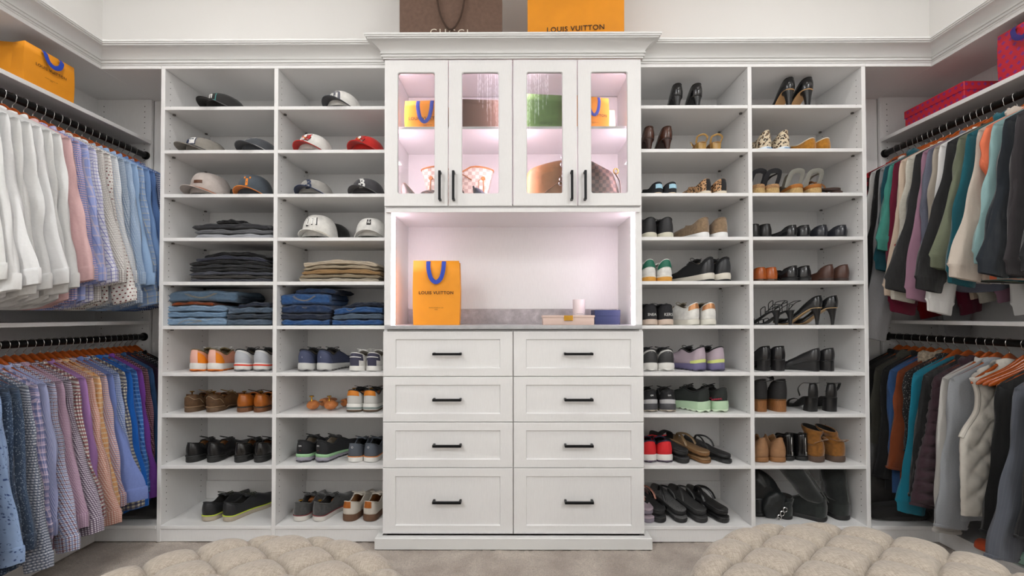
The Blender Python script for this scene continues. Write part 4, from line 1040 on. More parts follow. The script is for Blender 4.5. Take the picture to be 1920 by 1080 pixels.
    def binding(s, par, mat, r=0.0035, t1=None):
        """padded collar edge"""
        t1 = t1 or s.P['throat'][0] + 0.02
        u = np.linspace(-1, 1, 31); aa = np.sign(u) * np.abs(u) ** 1.5 * t1
        pth = s.surf(aa, np.full(31, 1.0)); V, F = tube(pth, r, 7); return mk('collar_edge', V, F, mat, par)

def heel_block(par, sh, mat, top=.11, bot=.05, front=.22, kind='block', zdrop=0.0):
    """heel under the seat of a raised shoe: lofted rings from the sole down to the ground"""
    rows = []
    for f in np.linspace(0, 1, 8):
        g = f if kind != 'stiletto' else f ** 0.55
        hw = float(sh.w(0.12)) * (1 - g) * 0.96 + bot / 2 * g; t0y = 0.004 + (0.012 * f if kind == 'stiletto' else 0.003 * f)
        y0 = t0y; y1 = front * sh.L * (1 - g) + (t0y + bot) * g
        ts_ = np.linspace(0, 2 * PI, 20, endpoint=False)
        cy, ry = (y0 + y1) / 2, (y1 - y0) / 2
        cs, sn = np.cos(ts_), np.sin(ts_)
        pw = 0.8 if kind == 'stiletto' else 0.62
        X = hw * np.sign(cs) * np.abs(cs) ** pw; Yv = cy + ry * np.sign(sn) * np.abs(sn) ** pw
        ztop = sh.gnd(np.clip(Yv / sh.L, 0, 1)) + 0.002
        Z = ztop * (1 - f)
        rows.append(np.stack([X, Yv, Z], -1))
    V, F = loft(rows); return mk('heel', V, F, mat, par, angle=50)

_objs = {}
def pair(row, px1, px2, build, desc, name, cat, r1=0.0, r2=0.0, y1=2.372, y2=None, grp=None, sc_=1.0, order=('left', 'right')):
    """two shoes of a pair: the second is a mirrored copy"""
    y2 = y1 if y2 is None else y2
    z = TOPZ[row - 1] + 0.0004
    t = empty(name); build(t)
    out = []
    for k, (px, y, r) in enumerate(((px1, y1, r1), (px2, y2, r2))):
        o = t if k == 0 else copy_tree(t)
        for ch in (o.children if k else ()):
            if ch.data.name in _decals:
                ta = _decals[ch.data.name]; ch.data = ch.data.copy(); A = np.array([v.co[:] for v in ch.data.vertices]); c0 = (A.max(0) + A.min(0)) / 2
                A = A - 2 * ((A - c0) @ ta)[:, None] * ta; ch.data.vertices.foreach_set('co', A.ravel()); ch.data.update()
        o.location = (PX(px, y), y, z); o.rotation_euler = (0, 0, math.radians(r)); o.scale = ((-1 if k else 1) * sc_, sc_, sc_)
        tag(o, desc + ', %s of its pair' % order[k], cat, grp or ('pair of ' + ' '.join(desc.split()[:6])))
        out.append(o)
    return out

def runner(up, heel, sole, out, lace, lining=LINE_D, tong=None, P={}, layers=None, wave=0.006, extra=None, edge=None, bow=True):
    def b(t):
        s = Shoe(dict(dict(zs=[(0, .042), (.3, .036), (1, .022)], flare=.005, H=[(0, .070), (.08, .064), (.25, .046), (.44, .070), (.58, .064), (.78, .040), (1, .024)]), **P))
        s.upper(t, up, lining); s.insole(t, lining)
        if heel: s.patch(t, 'heel_counter', heel, .16, .03, .9, top=[(0, .86), (.08, .7), (.16, .25)])
        for f0, f1, m_, nm, wv in (layers or [(0, .22, out, 'outsole', wave), (.2, 1, sole, 'midsole', 0)]): s.slab(t, f0, f1, m_, nm, wave=wv)
        s.tongue(t, tong or up); s.laces(t, lace, 4, bow); s.binding(t, edge or tong or lining)
        if extra: extra(t, s)
    return b
def lowtop(up, sole, lining, lace=None, heel=None, P={}, extra=None, band=None, edge=None, tong=None, heeltop=None):
    def b(t):
        s = Shoe(dict(dict(zs=[(0, .028), (.5, .025), (1, .022)], flare=.003, bulge=.05), **P))
        s.upper(t, up, lining); s.insole(t, lining); s.slab(t, 0, 1, sole, 'cupsole', bul=0.0006)
        if band: s.slab(t, .0, .42, band, 'outsole', off=s.P['flare'] + .0012)
        if heel: s.patch(t, 'heel_tab', heel, .10, heeltop or .45, 1.0)
        if lace: s.tongue(t, tong or up); s.laces(t, lace, 5)
        s.binding(t, edge or up, .0028)
        if extra: extra(t, s)
    return b
def dress(up, sole, lining, lace=None, P={}, welt=None, extra=None):
    def b(t):
        s = Shoe(dict(dict(L=.295, zs=[(0, .030), (.22, .028), (.27, .010), (1, .009)], flare=.003, W=[(0, .034), (.2, .034), (.42, .033), (.68, .046), (.86, .038), (1, .026)], bulge=.10, lean=.26, toe=2.0,
                           H=[(0, .062), (.1, .058), (.26, .046), (.44, .062), (.58, .058), (.78, .042), (1, .026)], gnd=[(0, 0), (.26, 0), (.28, .012), (.5, .008), (.7, 0), (1, .012)]), **P))
        s.upper(t, up, lining); s.insole(t, lining); s.slab(t, .0, .78, sole, 'heel_and_sole', bul=.0003); s.slab(t, .76, 1, welt or sole, 'welt', off=s.P['flare'] + .0015)
        s.binding(t, up, .002)
        if lace: s.tongue(t, up, .010); s.laces(t, lace, 4)
        if extra: extra(t, s)
    return b
def flat(up, sole, lining, P={}, heel_h=.012, extra=None):
    def b(t):
        s = Shoe(dict(dict(L=.245, zs=[(0, heel_h), (.2, heel_h), (.26, .005), (1, .005)], flare=.001, throat=(.60, .74), lean=.22, bulge=.12, toe=1.9, th=.003, W=[(0, .030), (.2, .031), (.45, .031), (.7, .041), (.86, .034), (1, .020)],
                           H=[(0, .056), (.08, .054), (.3, .036), (.6, .026), (.74, .030), (.9, .024), (1, .012)], gnd=[(0, 0), (1, .004)]), **P))
        s.upper(t, up, lining); s.insole(t, lining); s.slab(t, 0, 1, sole, 'sole', bul=0); s.binding(t, up, .0016, .58)
        if extra: extra(t, s)
    return b
def pump(up, solem, heelm, lining, hh=.085, kind='stiletto', bot=.014, P={}, plat=0.0, extra=None, front=.24):
    def b(t):
        L = .232
        s = Shoe(dict(dict(L=L, zs=[(0, .004), (.5, .004), (1, .004 + plat * 0)], flare=.0005, throat=(.66, .80), lean=.12, bulge=.10, toe=1.7, th=.0028, W=[(0, .028), (.2, .028), (.45, .026), (.72, .038), (.86, .031), (1, .016)],
                           H=[(0, .062), (.07, .060), (.25, .044), (.6, .026), (.8, .030), (.92, .022), (1, .010)], gnd=[(0, hh), (.15, hh * .97), (.3, hh * .78), (.5, hh * .36), (.66, plat + hh * .05), (.75, plat), (1, plat + .008)]), **P))
        s.upper(t, up, lining); s.insole(t, lining); s.slab(t, 0, 1, solem, 'sole', bul=0); heel_block(t, s, heelm, bot=bot, kind=kind, front=front); s.binding(t, up, .0014, .62)
        if plat:
            s2 = Shoe(dict(s.P, zs=[(0, plat), (1, plat)], gnd=[(0, 0), (1, .008)]))
            ts = np.linspace(.62, 1, 16); w_ = s2.w(ts) + .001; z = s2.gnd(ts); c = s2.cx(ts)
            R = np.asarray([np.concatenate([np.stack([c + w_ * q, ts * L, z + zz], -1), np.stack([c - w_ * q, ts * L, z + zz], -1)[::-1]]) for q, zz in ((.95, .0), (1, .003), (1, plat + .003))])
            V, F = R.reshape(-1, 3), grid_faces(3, 32, False, True, 0, True)
            F += [(i, 31 - i, 30 - i, i + 1) for i in range(15)]
            mk('platform', V, F, up, t)
        if extra: extra(t, s)
    return b
def text_decal(txt, size, mat, a, v, name='lettering', **k):
    VF = text_vf(txt, size, **k)
    return lambda t, s: s.decal(t, name, VF, mat, a, v)
def strap_loop(t, mat, pts, r=.004, flat_=0.35, name='strap', upv=(0, 0, 1)):
    P_ = np.asarray(pts, float); u = np.linspace(0, 1, 24); k = np.linspace(0, 1, len(P_))
    path = np.stack([interp(list(zip(k, P_[:, i])), u) for i in range(3)], -1)
    V, F = tube(path, r, 8, flat=flat_, upv=upv); return mk(name, V, F, mat, t)

WHS = rubber('white_rubber_sole', '#e4e2dd'); CRS = rubber('cream_rubber_sole', '#d8cdb9'); BKS = rubber('black_rubber_sole', '#1d1d1d'); GUM = rubber('gum_rubber_sole', '#c98f4a')
BKL = leather('black_leather', '#19191a', 0.33, coat=0.15); BKM = cloth('black_mesh', '#1d1d1f'); BLACE = cloth('black_laces', '#151515'); WLACE = cloth('white_laces', '#e8e6e2')
WHL = leather('white_leather', '#e6e4df', 0.5); BRD = leather('dark_brown_leather', '#4a3220', 0.4); COG = leather('cognac_leather', '#a45a1a', 0.33, coat=0.2); CEDAR = stripes_grain('cedar_wood', '#b9713c', 0.2, 0.5, (60, 4, 60))
GREYR = rubber('grey_rubber', '#8e8d8c')

# --- left tower
def ex_orange(t, s):
    s.patch(t, 'heel_stripe', M('pale_pink_band', '#f0b9a8', 0.7), .018, .05, .97, off=.0025)
pair(7, 364, 398, runner(M('peach_mesh', '#e7a184', 0.85, bump=(500, .3)), M('bright_orange_panel', '#f08a12', 0.7), WHS, M('orange_outsole', '#e0761a', 0.6), WLACE, LINE_L, M('olive_tongue', '#7a6a48', .8), extra=ex_orange), 'orange and peach running shoe with white sole', 'running_shoe', 'shoe', -4, -4)
def ex_red(t, s): s.slab(t, .62, .84, M('red_sole_line', '#e23a1c', 0.6), 'red_line', off=s.P['flare'] + .0015)
pair(7, 448, 485, runner(M('white_knit', '#d9d8d6', .8, bump=(500, .3)), M('light_grey_heel', '#b9bcc2', .6), WHS, GREYR, BLACE, LINE_L, BKM, extra=ex_red, wave=.010), 'white running shoe with red sole line', 'running_shoe', 'shoe', -3, -3)
pair(7, 568, 603, runner(M('navy_knit', '#3a4058', .85, bump=(500, .3)), M('navy_heel_panel', '#434a66', .6), M('pale_grey_midsole', '#c9c9c6', .6), GREYR, BLACE, LINE_L, BKM, wave=.010, extra=text_decal('S', .012, M('silver_print', '#c4c6cc', .4), 0.0, .45)), 'navy knit running shoe with pale grey sole', 'running_shoe', 'shoe', -4, -10)
def ex_nv(t, s):
    s.patch(t, 'heel_stripe', M('navy_nubuck', '#3d3c50', .8), .028, .02, .55, off=.0022); s.patch(t, 'heel_line', WHL, .055, .66, .72, off=.003)
pair(7, 664, 697, lowtop(WHL, WHS, LINE_L, WLACE, M('navy_nubuck', '#3d3c50', .8), extra=ex_nv, heeltop=.45), 'white leather sneaker with navy heel tab', 'sneaker', 'shoe', -6, -6)
# dress shoes with shoe trees
def shoe_tree_build(t, knob=True):
    pr = []
    for f in np.linspace(0, 1, 12):
        r = .027 * math.sin(PI * (0.12 + .80 * f)) ** .6; a = np.linspace(0, 2 * PI, 14, endpoint=False)
        pr.append(np.stack([r * np.cos(a), np.full(14, .012 + .070 * f), .026 + r * .85 * np.sin(a) * (1 if f < .6 else .8)], -1))
    V, F = loft(pr); mk('heel_block', V, F, CEDAR, t)
    pr = []
    for f in np.linspace(0, 1, 14):
        hw = interp([(0, .020), (.4, .034), (.75, .030), (1, .004)], f); hz = interp([(0, .018), (.4, .016), (1, .004)], f); a = np.linspace(0, 2 * PI, 16, endpoint=False)
        pr.append(np.stack([hw * np.cos(a), np.full(16, .135 + .125 * f), .022 + hz * np.sin(a)], -1))
    V, F = loft(pr); mk('toe_block', V, F, CEDAR, t)
    V, F = tube([(0, .06, .030), (0, .15, .026)], .004, 8); mk('spring_rod', V, F, CHROME, t)
    V, F = lathe([(.0015, 0), (.005, .001), (.0035, .004), (.0028, .018), (.004, .020), (.0105, .0215), (.0115, .0235), (.009, .026), (.001, .0265)], 14); V = V + [0, .030, .046]; mk('brass_knob', V, F, GOLD, t)
TREE = empty('shoe_tree'); shoe_tree_build(TREE); _tr = [False]
def tree(px, row, y, r, dz, label, scl=(1, 1, 1)):
    t = TREE if not _tr[0] else copy_tree(TREE); _tr[0] = True
    t.location = (PX(px, y), y, TOPZ[row - 1] + dz); t.rotation_euler = (0, 0, math.radians(r)); t.scale = scl
    tag(t, label, 'shoe tree', 'cedar shoe trees with brass knobs')
def ex_wing(t, s):
    s.patch(t, 'heel_cap', M('worn_brown_suede', '#573d25', .75, noise=(50, .2)), .20, 0, .8, top=[(0, .86), (.05, .62), (.12, .66), (.20, .3)])
    u = np.linspace(-1, 1, 30); aa = np.sign(u) * np.abs(u) ** 1.5 * .2; vv_ = interp([(0, .86), (.05, .62), (.12, .66), (.20, .3)], np.abs(aa))
    V, F = tube(s.surf(aa, vv_) + s.nrm(aa, vv_) * .002, .0009, 5); mk('stitching', V, F, M('cream_stitching', '#b9a582', .8), t)
pair(8, 353, 393, dress(M('brown_suede_leather', '#54391f', .6, noise=(40, .25), bump=(400, .2)), M('brown_stacked_heel', '#5d4630', .6), LINE_T, M('tan_laces', '#8a6c42', .8), extra=ex_wing, welt=M('pale_brown_welt', '#7d6247', .6)), 'dark brown suede derby with cream stitching', 'derby_shoe', 'shoe', -6, -14)
pair(8, 452, 484, dress(COG, M('dark_tan_heel', '#6f4526', .5), LINE_D, M('dark_brown_laces', '#3a2a1a', .8), welt=M('dark_welt', '#3c2815', .5)), 'cognac leather oxford with stacked heel', 'oxford_shoe', 'shoe', -4, -4)
for px, r, nm, rw in ((353, -6, 'left dark brown suede derby', 8), (393, -14, 'right dark brown suede derby', 8), (452, -4, 'left cognac oxford', 8), (484, -4, 'right cognac oxford', 8)):
    tree(px, rw, 2.374, r, .034, 'cedar shoe tree with brass knob inside the ' + nm)
tree(579, 8, 2.376, -8, .002, 'bare cedar shoe tree standing on the shelf, left of two', (1.15, 1.0, 1.1)); tree(610, 8, 2.376, -22, .002, 'bare cedar shoe tree standing on the shelf, right of two', (1.15, 1.0, 1.1))
def ex_wo(t, s): s.slab(t, .30, .62, M('sage_grey_midsole', '#87938f', .6), 'grey_layer', off=s.P['flare'] + .0015)
pair(8, 660, 692, runner(M('light_grey_knit', '#cdccc8', .8, bump=(500, .3)), None, WHS, M('brown_outsole', '#5a4632', .6), BLACE, LINE_D, BKM, wave=0, extra=lambda t, s: (ex_wo(t, s), s.patch(t, 'heel_tab', M('orange_heel_tab', '#dd8526', .6), .06, .62, 1.0, off=.002))), 'light grey sneaker with orange heel tab', 'sneaker', 'shoe', -5, -5)
for px, nm in ((660, 'left'), (692, 'right')): tree(px, 8, 2.374, -5, .050, 'cedar shoe tree inside the %s light grey sneaker' % nm)
PBD = dict(H=[(0, .066), (.1, .060), (.26, .048), (.44, .066), (.58, .060), (.78, .042), (1, .026)], zs=[(0, .036), (.22, .032), (.27, .014), (1, .012)])
pair(9, 356, 396, dress(BKL, BKS, LINE_T, BLACE, P=PBD), 'black leather oxford with pale brown insole', 'oxford_shoe', 'shoe', -6, -9)
pair(9, 447, 486, dress(leather('glossy_black_leather', '#1f1e1d', 0.22, coat=.4), BKS, LINE_T, BLACE, P=dict(PBD, L=.30)), 'glossy black derby with loose laces', 'derby_shoe', 'shoe', -8, 0)
pair(9, 565, 599, runner(M('black_runner_mesh', '#202124', .8, bump=(500, .3)), None, M('lavender_grey_midsole', '#9c98a4', .6), M('dark_grey_outsole', '#55535a', .6), BLACE, LINE_L, BKM, wave=.012, layers=[(0, .2, M('dark_grey_outsole', '#55535a', .6), 'outsole', .010), (.18, .62, M('lavender_grey_midsole', '#9c98a4', .6), 'midsole', 0), (.6, 1.0, M('mint_midsole', '#9cc89a', .6), 'midsole', 0)],
     extra=lambda t, s: (text_decal('on', .016, M('white_print', '#e6e6e6', .5), 0.0, .62)(t, s), s.decal(t, 'red_tab', text_vf('.', .03), M('red_print_tab', '#d0332a', .5), 0.0, .3))), 'black running shoe with mint and lavender sole', 'running_shoe', 'shoe', -6, -22)
pair(9, 662, 692, lowtop(M('slate_knit', '#555b64', .8, bump=(500, .3)), WHS, LINE_D, M('grey_laces', '#4a4d52', .8), extra=lambda t, s: (s.slab(t, .86, 1.04, M('orange_piping', '#d98a4c', .6), 'orange_line', off=s.P['flare'] + .001), text_decal('O', .014, M('white_print', '#e6e6e6', .5), 0.0, .75)(t, s))), 'slate grey sneaker with white sole and orange line', 'sneaker', 'shoe', -5, -9)
pair(10, 387, 424, lowtop(M('black_grained_leather', '#26272a', .45, noise=(40, .15), bump=(300, .15)), M('greige_sole', '#b8ac9a', .6), LINE_D, M('black_yellow_laces', '#2b2d20', .8), extra=lambda t, s: s.slab(t, .84, 1.05, M('lime_piping', '#c3d445', .6), 'lime_line', off=s.P['flare'] + .001), P=dict(L=.30)), 'black leather sneaker with lime line and greige sole', 'sneaker', 'shoe', -12, -26)
pair(10, 560, 594, lowtop(suede('charcoal_suede', '#474747'), M('off_white_sole', '#d5d1ca', .6), LINE_D, M('charcoal_laces', '#333333', .8), extra=lambda t, s: s.slab(t, .9, 1.05, M('maroon_piping', '#7a2b30', .6), 'maroon_line', off=s.P['flare'] + .001)), 'charcoal suede sneaker with off-white sole and red line', 'sneaker', 'shoe', -6, -20)
for px, r, nm in ((560, -6, 'left'), (594, -20, 'right')): tree(px, 10, 2.374, r, .030, 'cedar shoe tree inside the %s charcoal suede sneaker' % nm)
pair(10, 652, 691, lowtop(M('ecru_canvas', '#d3cbbf', .85, bump=(700, .3)), M('brown_crepe_sole', '#6b4d39', .7), LINE_T, M('ecru_laces', '#cfc7bb', .8), P=dict(zs=[(0, .034), (.5, .03), (1, .026)]), extra=lambda t, s: s.patch(t, 'heel_tab', COG, .018, .55, 1.05, off=.003)), 'ecru canvas sneaker with brown crepe sole', 'sneaker', 'shoe', -10, -10)

# --- right tower, upper rows
pair(1, 1276, 1314, pump(leather('black_patent', '#141415', .16, coat=.6), BKS, BKL, LINE_D, .085), 'black patent stiletto pump on the top shelf beside the crown', 'pump_shoe', 'shoe', 6, 6, y1=2.40)
def tanarch(name): return M(name, '#c89a66', .5)
pair(1, 1490, 1526, pump(leather('black_snakeskin', '#18191b', .2, 120, coat=.5), tanarch('tan_leather_sole'), BKL, LINE_T, .115, bot=.016, plat=.018, P=dict(W=[(0, .031), (.2, .031), (.45, .029), (.72, .042), (.86, .036), (1, .024)])), 'black snakeskin platform pump with tan sole, top shelf', 'platform_pump', 'shoe', 14, 18, y1=2.40)
pair(2, 1222, 1257, pump(leather('bronze_patent', '#4b2a1d', .2, coat=.5), M('dark_brown_sole', '#33201a', .5), leather('bronze_patent_heel', '#3b2018', .25), LINE_D, .078), 'bronze brown patent pump', 'pump_shoe', 'shoe', 8, 8, y1=2.39)
def gold_sandal(t):
    GL_ = leather('gold_metallic_leather', '#b0894a', .3, coat=.2); s = Shoe(dict(L=.235, zs=[(0, .006), (1, .006)], gnd=[(0, .055), (.2, .052), (.6, .006), (1, .004)], W=[(0, .027), (.4, .027), (.7, .040), (1, .026)], flare=0))
    s.slab(t, 0, 1, M('tan_footbed', '#a57a4a', .6), 'footbed'); heel_block(t, s, GL_, bot=.044, kind='block')
    strap_loop(t, GL_, [(-.026, .03, .06), (-.03, .012, .085), (0, .0, .098), (.03, .012, .085), (.026, .03, .06)], .005, .3)
    strap_loop(t, GL_, [(-.04, .165, .008), (-.03, .16, .034), (0, .155, .044), (.03, .16, .034), (.04, .165, .008)], .007, .3)
    strap_loop(t, GL_, [(-.035, .05, .05), (-.038, .06, .075), (.02, .11, .06), (.034, .13, .02)], .005, .3)
pair(2, 1322, 1349, gold_sandal, 'gold block heel sandal', 'heeled_sandal', 'shoe', 10, 4, y1=2.39)
def leopard(name, base='#c9a878', s_=70):
    mt, b, t = newmat(name)
    d = t.vor(s_); ring = t.math('MULTIPLY', t.math('GREATER_THAN', d, .22), t.math('LESS_THAN', d, .5)); br = t.math('GREATER_THAN', t.noise(s_ * 1.6, 1.0), .42)
    c = t.mix(t.math('LESS_THAN', d, .25), lin(base), lin('#8a6038')); c = t.mix(t.math('MULTIPLY', ring, br), c, lin('#1d1512'))
    t.set(b.inputs['Base Color'], c); b.inputs['Roughness'].default_value = .75; return mt
def squiggle(t):
    u = np.linspace(0, 1, 26); parts = []
    for z0, w0, x0 in ((.021, .036, 0.0), (.012, .020, .006)):
        parts.append(tube(np.stack([x0 + w0 * (u - .5), np.full(26, -.0075), z0 + .0030 * np.sin(u * 26)], -1), .0011, 5))
    V, F, _ = join(*parts); mk('blue_script', V, F, M('blue_script', '#3a78a8', .6), t)
LEO, LEO2 = leopard('leopard_print_canvas', '#d9c9ad', 75), leopard('leopard_print_calfhair', '#cda074', 95)
pair(2, 1444, 1478, lowtop(LEO, WHS, LINE_L, None, P=dict(L=.255, H=[(0, .085), (.08, .075), (.26, .05), (.44, .055), (.58, .05), (.78, .036), (1, .022)], lean=.34),
     extra=lambda t, s: (s.slab(t, .15, .9, M('sky_blue_label', '#dfeaf2', .6), 'heel_label', off=s.P['flare'] + .0008), squiggle(t))), 'leopard print canvas sneaker with white sole', 'sneaker', 'shoe', 16, 10, y1=2.385)
MUS = suede('mustard_suede', '#a8701c')
pair(2, 1530, 1557, lowtop(MUS, M('tan_moccasin_sole', '#b98c4a', .7), M('cream_shearling', '#e2d7c3', 1.0, bump=(300, .8)), None, P=dict(L=.24, zs=[(0, .010), (1, .010)], H=[(0, .062), (.1, .056), (.3, .046), (.5, .055), (.7, .045), (1, .022)], lean=.2), edge=M('cream_shearling', '#e2d7c3', 1.0)), 'mustard suede moccasin lined with shearling', 'moccasin', 'shoe', 26, 20, y1=2.385)
SLIPP = dict(L=.245, zs=[(0, .014), (1, .012)], throat=(.5, .64), H=[(0, .054), (.1, .05), (.28, .036), (.5, .046), (.7, .042), (1, .020)], W=[(0, .031), (.2, .031), (.45, .032), (.7, .042), (.86, .036), (1, .024)])
pair(3, 1238, 1264, lowtop(M('black_canvas', '#26282c', .9, bump=(700, .3)), M('tan_rope_edge', '#cbb79a', .8), LINE_D, None, P=SLIPP, extra=lambda t, s: s.patch(t, 'heel_label', M('pale_blue_label', '#a9d3e6', .7), .030, .42, .82, off=.0022)), 'black canvas slip-on with pale blue heel label', 'slip_on_shoe', 'shoe', 16, 10, y1=2.385)
pair(3, 1330, 1359, lowtop(LEO2, M('cream_rope_edge', '#dcd0bb', .8), LINE_D, None, P=dict(SLIPP, zs=[(0, .024), (1, .020)], H=[(0, .060), (.1, .054), (.28, .04), (.5, .05), (.7, .044), (1, .02)]), extra=lambda t, s: s.patch(t, 'heel_strip', BKM, .012, .02, 1.0, off=.0025)), 'leopard calf-hair slip-on with black heel strip', 'slip_on_shoe', 'shoe', 18, 10, y1=2.385)
ROPE = M('jute_rope', '#b99a68', .95, noise=(120, .2), bump=(220, .9))
def espadrille(strapm, cork, back):
    def b(t):
        s = Shoe(dict(L=.24, zs=[(0, .062), (.35, .050), (.7, .024), (1, .020)], gnd=[(0, 0), (1, .004)], W=[(0, .034), (.2, .034), (.45, .034), (.7, .043), (1, .030)], flare=.001))
        s.slab(t, 0, .12, WHS, 'outsole'); s.slab(t, .1, .68, ROPE, 'rope_wedge'); s.slab(t, .66, 1.0, cork, 'footbed_edge')
        strap_loop(t, strapm, [(-.034, .05, .055), (-.036, .03, .095), (-.030, .012, .125), (0, .004, .132), (.030, .012, .125), (.036, .03, .095), (.034, .05, .055)], .013, .14, 'ankle_strap')
        strap_loop(t, strapm, [(-.042, .16, .02), (-.034, .15, .055), (0, .14, .072), (.034, .15, .055), (.042, .16, .02)], .022, .10, 'toe_strap')
        strap_loop(t, strapm, [(-.030, .012, .125), (-.02, .06, .12), (0, .12, .075)], .010, .15, 'side_strap')
    return b
pair(3, 1430, 1458, espadrille(M('black_strap_canvas', '#2b2c30', .9), M('brown_cork', '#a9825a', .85, noise=(150, .25)), 0), 'espadrille wedge sandal with black straps', 'wedge_sandal', 'shoe', 8, 8, y1=2.385)
pair(3, 1502, 1537, espadrille(M('grey_strap_canvas', '#9a9a92', .9), M('caramel_suede_edge', '#a8692c', .8), 0), 'espadrille wedge sandal with grey straps', 'wedge_sandal', 'shoe', 8, 4, y1=2.385)

def flipflop(base, top, strap, L=.265, th=.016, wid=1.0, strap_r=.0045, topname='footbed', fl=.5, insert=None, broad=False):
    def b(t):
        s = Shoe(dict(L=L, zs=[(0, th + .006), (.4, th), (1, th)], gnd=[(0, 0), (.8, 0), (1, .004)], W=[(0, .036 * wid), (.2, .036 * wid), (.45, .036 * wid), (.7, .047 * wid), (.88, .041 * wid), (1, .028 * wid)], flare=0))
        s.slab(t, 0, .7, base, 'sole'); s.slab(t, .68, 1.0, top, topname, off=-.0015)
        zt = th
        if broad:
            for y_, h_, rr in ((.62, .050, .020),):
                strap_loop(t, strap, [(-.047 * wid, y_ * L, zt - .002), (-.036, y_ * L - .004, zt + .032), (0, y_ * L - .01, zt + h_), (.036, y_ * L - .004, zt + .032), (.047 * wid, y_ * L, zt - .002)], rr, .13)
        else:
            for sd in (-1, 1):
                strap_loop(t, strap, [(sd * .036 * wid, .40 * L, zt), (sd * .034, .48 * L, zt + .022), (sd * .020, .62 * L, zt + .038), (.002, .75 * L, zt + .028), (.003, .765 * L, zt - .002)], strap_r * 1.5, fl)
    return b
BFLIP = M('black_footbed', '#2a2a2b', .7, bump=(160, .2))
def stacked_pair(row, px, build, desc, r, y=2.372, tilt=7, dz=.026, cat='flip-flop', name='flip_flop', dx=.004, names=('upper', 'lower')):
    t = empty(name); build(t); z = TOPZ[row - 1] + .0004
    for k in (0, 1):
        o = t if k == 0 else copy_tree(t)
        lean = math.radians(tilt * 1.35 if k == 1 else tilt * .55)
        o.location = (PX(px, y) + (dx if k else 0), y + (-.012 if k == 0 else .008), z + (0 if k == 0 else dz))
        o.rotation_euler = (lean, 0, math.radians(r + (5 if k else 0))); o.scale = (-1 if k else 1, 1, 1)
        tag(o, desc + ', %s one of the stacked pair' % names[1 - k], cat, 'stacked pair of ' + ' '.join(desc.split()[:6]))
stacked_pair(3, 1577, flipflop(M('dark_brown_eva', '#3a2a24', .7), M('brown_leather_footbed', '#4a352c', .6), M('tan_thong', '#a8744a', .6), L=.235, th=.012, wid=.85), 'dark brown leather flip-flop beside the grey wedges', 18, tilt=10, dz=.020)

# --- right tower, middle rows
pair(4, 1222, 1254, lowtop(M('black_matte_leather', '#2a2a2c', .55), M('ivory_sole', '#d6d2bf', .6), LINE_D, BLACE, P=dict(L=.26, H=[(0, .078), (.08, .07), (.24, .056), (.44, .076), (.58, .068), (.78, .042), (1, .026)])), 'black low-top sneaker with ivory sole', 'sneaker', 'shoe', 4, 2)
pair(4, 1326, 1358, lowtop(suede('taupe_suede', '#8c755c'), M('bright_white_sole', '#ececea', .6), LINE_D, None, P=dict(L=.26, zs=[(0, .028), (1, .024)], H=[(0, .076), (.08, .07), (.3, .05), (.5, .056), (.7, .046), (1, .024)], lean=.14)), 'taupe suede slip-on sneaker with white sole', 'slip_on_sneaker', 'shoe', 24, 6)
pair(4, 1420, 1442, flat(BKL, BKS, LINE_D, P=dict(H=[(0, .062), (.08, .060), (.3, .044), (.6, .030), (.74, .034), (.9, .026), (1, .012)])), 'black leather loafer flat beside the divider', 'flat_shoe', 'shoe', 0, 2)
pair(4, 1494, 1517, flat(leather('black_polished_leather', '#232426', .2, coat=.4), BKS, LINE_D), 'polished black ballet flat in the middle of the row', 'flat_shoe', 'shoe', 26, 12)
pair(4, 1551, 1588, flat(leather('blue_black_leather', '#24262d', .28, coat=.3), BKS, LINE_D), 'blue-black flat at the right end of the row', 'flat_shoe', 'shoe', 26, 24)
def ex_green(t, s): s.patch(t, 'heel_tab', M('green_heel_tab', '#1f6b55', .55), .11, .55, 1.0, off=.002, top=[(0, 1), (.11, .9)])
pair(5, 1220, 1251, lowtop(WHL, M('amber_gum_sole', '#d79a3f', .55), LINE_L, WLACE, P=dict(L=.255, H=[(0, .085), (.06, .072), (.2, .052), (.44, .066), (.58, .06), (.78, .04), (1, .024)], lean=.2), extra=lambda t, s: (ex_green(t, s), s.slab(t, .72, 1.06, M('off_white_foxing', '#e2ddd2', .6), 'foxing'))), 'white leather sneaker with green heel and gum sole', 'sneaker', 'shoe', 4, 2)
pair(5, 1335, 1364, runner(M('black_knit_upper', '#1e1f21', .85, bump=(500, .3)), M('black_gloss_counter', '#2a2b2e', .35), M('ivory_foam', '#d9d3c6', .7), BKS, BLACE, LINE_L, BKM, P=dict(H=[(0, .082), (.06, .074), (.2, .054), (.44, .080), (.58, .070), (.78, .042), (1, .024)], L=.275), wave=.004), 'black knit runner with ivory foam sole', 'running_shoe', 'shoe', 26, 14)
pair(5, 1432, 1453, flat(leather('rust_leather', '#a4521c', .3, coat=.3), BRD, LINE_T, P=dict(H=[(0, .060), (.08, .058), (.3, .046), (.6, .034), (.74, .036), (.9, .028), (1, .012)], L=.235), heel_h=.014), 'rust brown leather flat beside the divider', 'flat_shoe', 'shoe', 8, 6)
pair(5, 1494, 1516, dress(leather('black_loafer_leather', '#1c1c1e', .2, coat=.45), BKS, LINE_D, P=dict(L=.25, zs=[(0, .022), (.22, .02), (.27, .008), (1, .008)], throat=(.52, .66), H=[(0, .060), (.1, .055), (.3, .042), (.52, .05), (.7, .042), (1, .02)])), 'glossy black loafer between rust and brown flats', 'loafer', 'shoe', 24, 8)
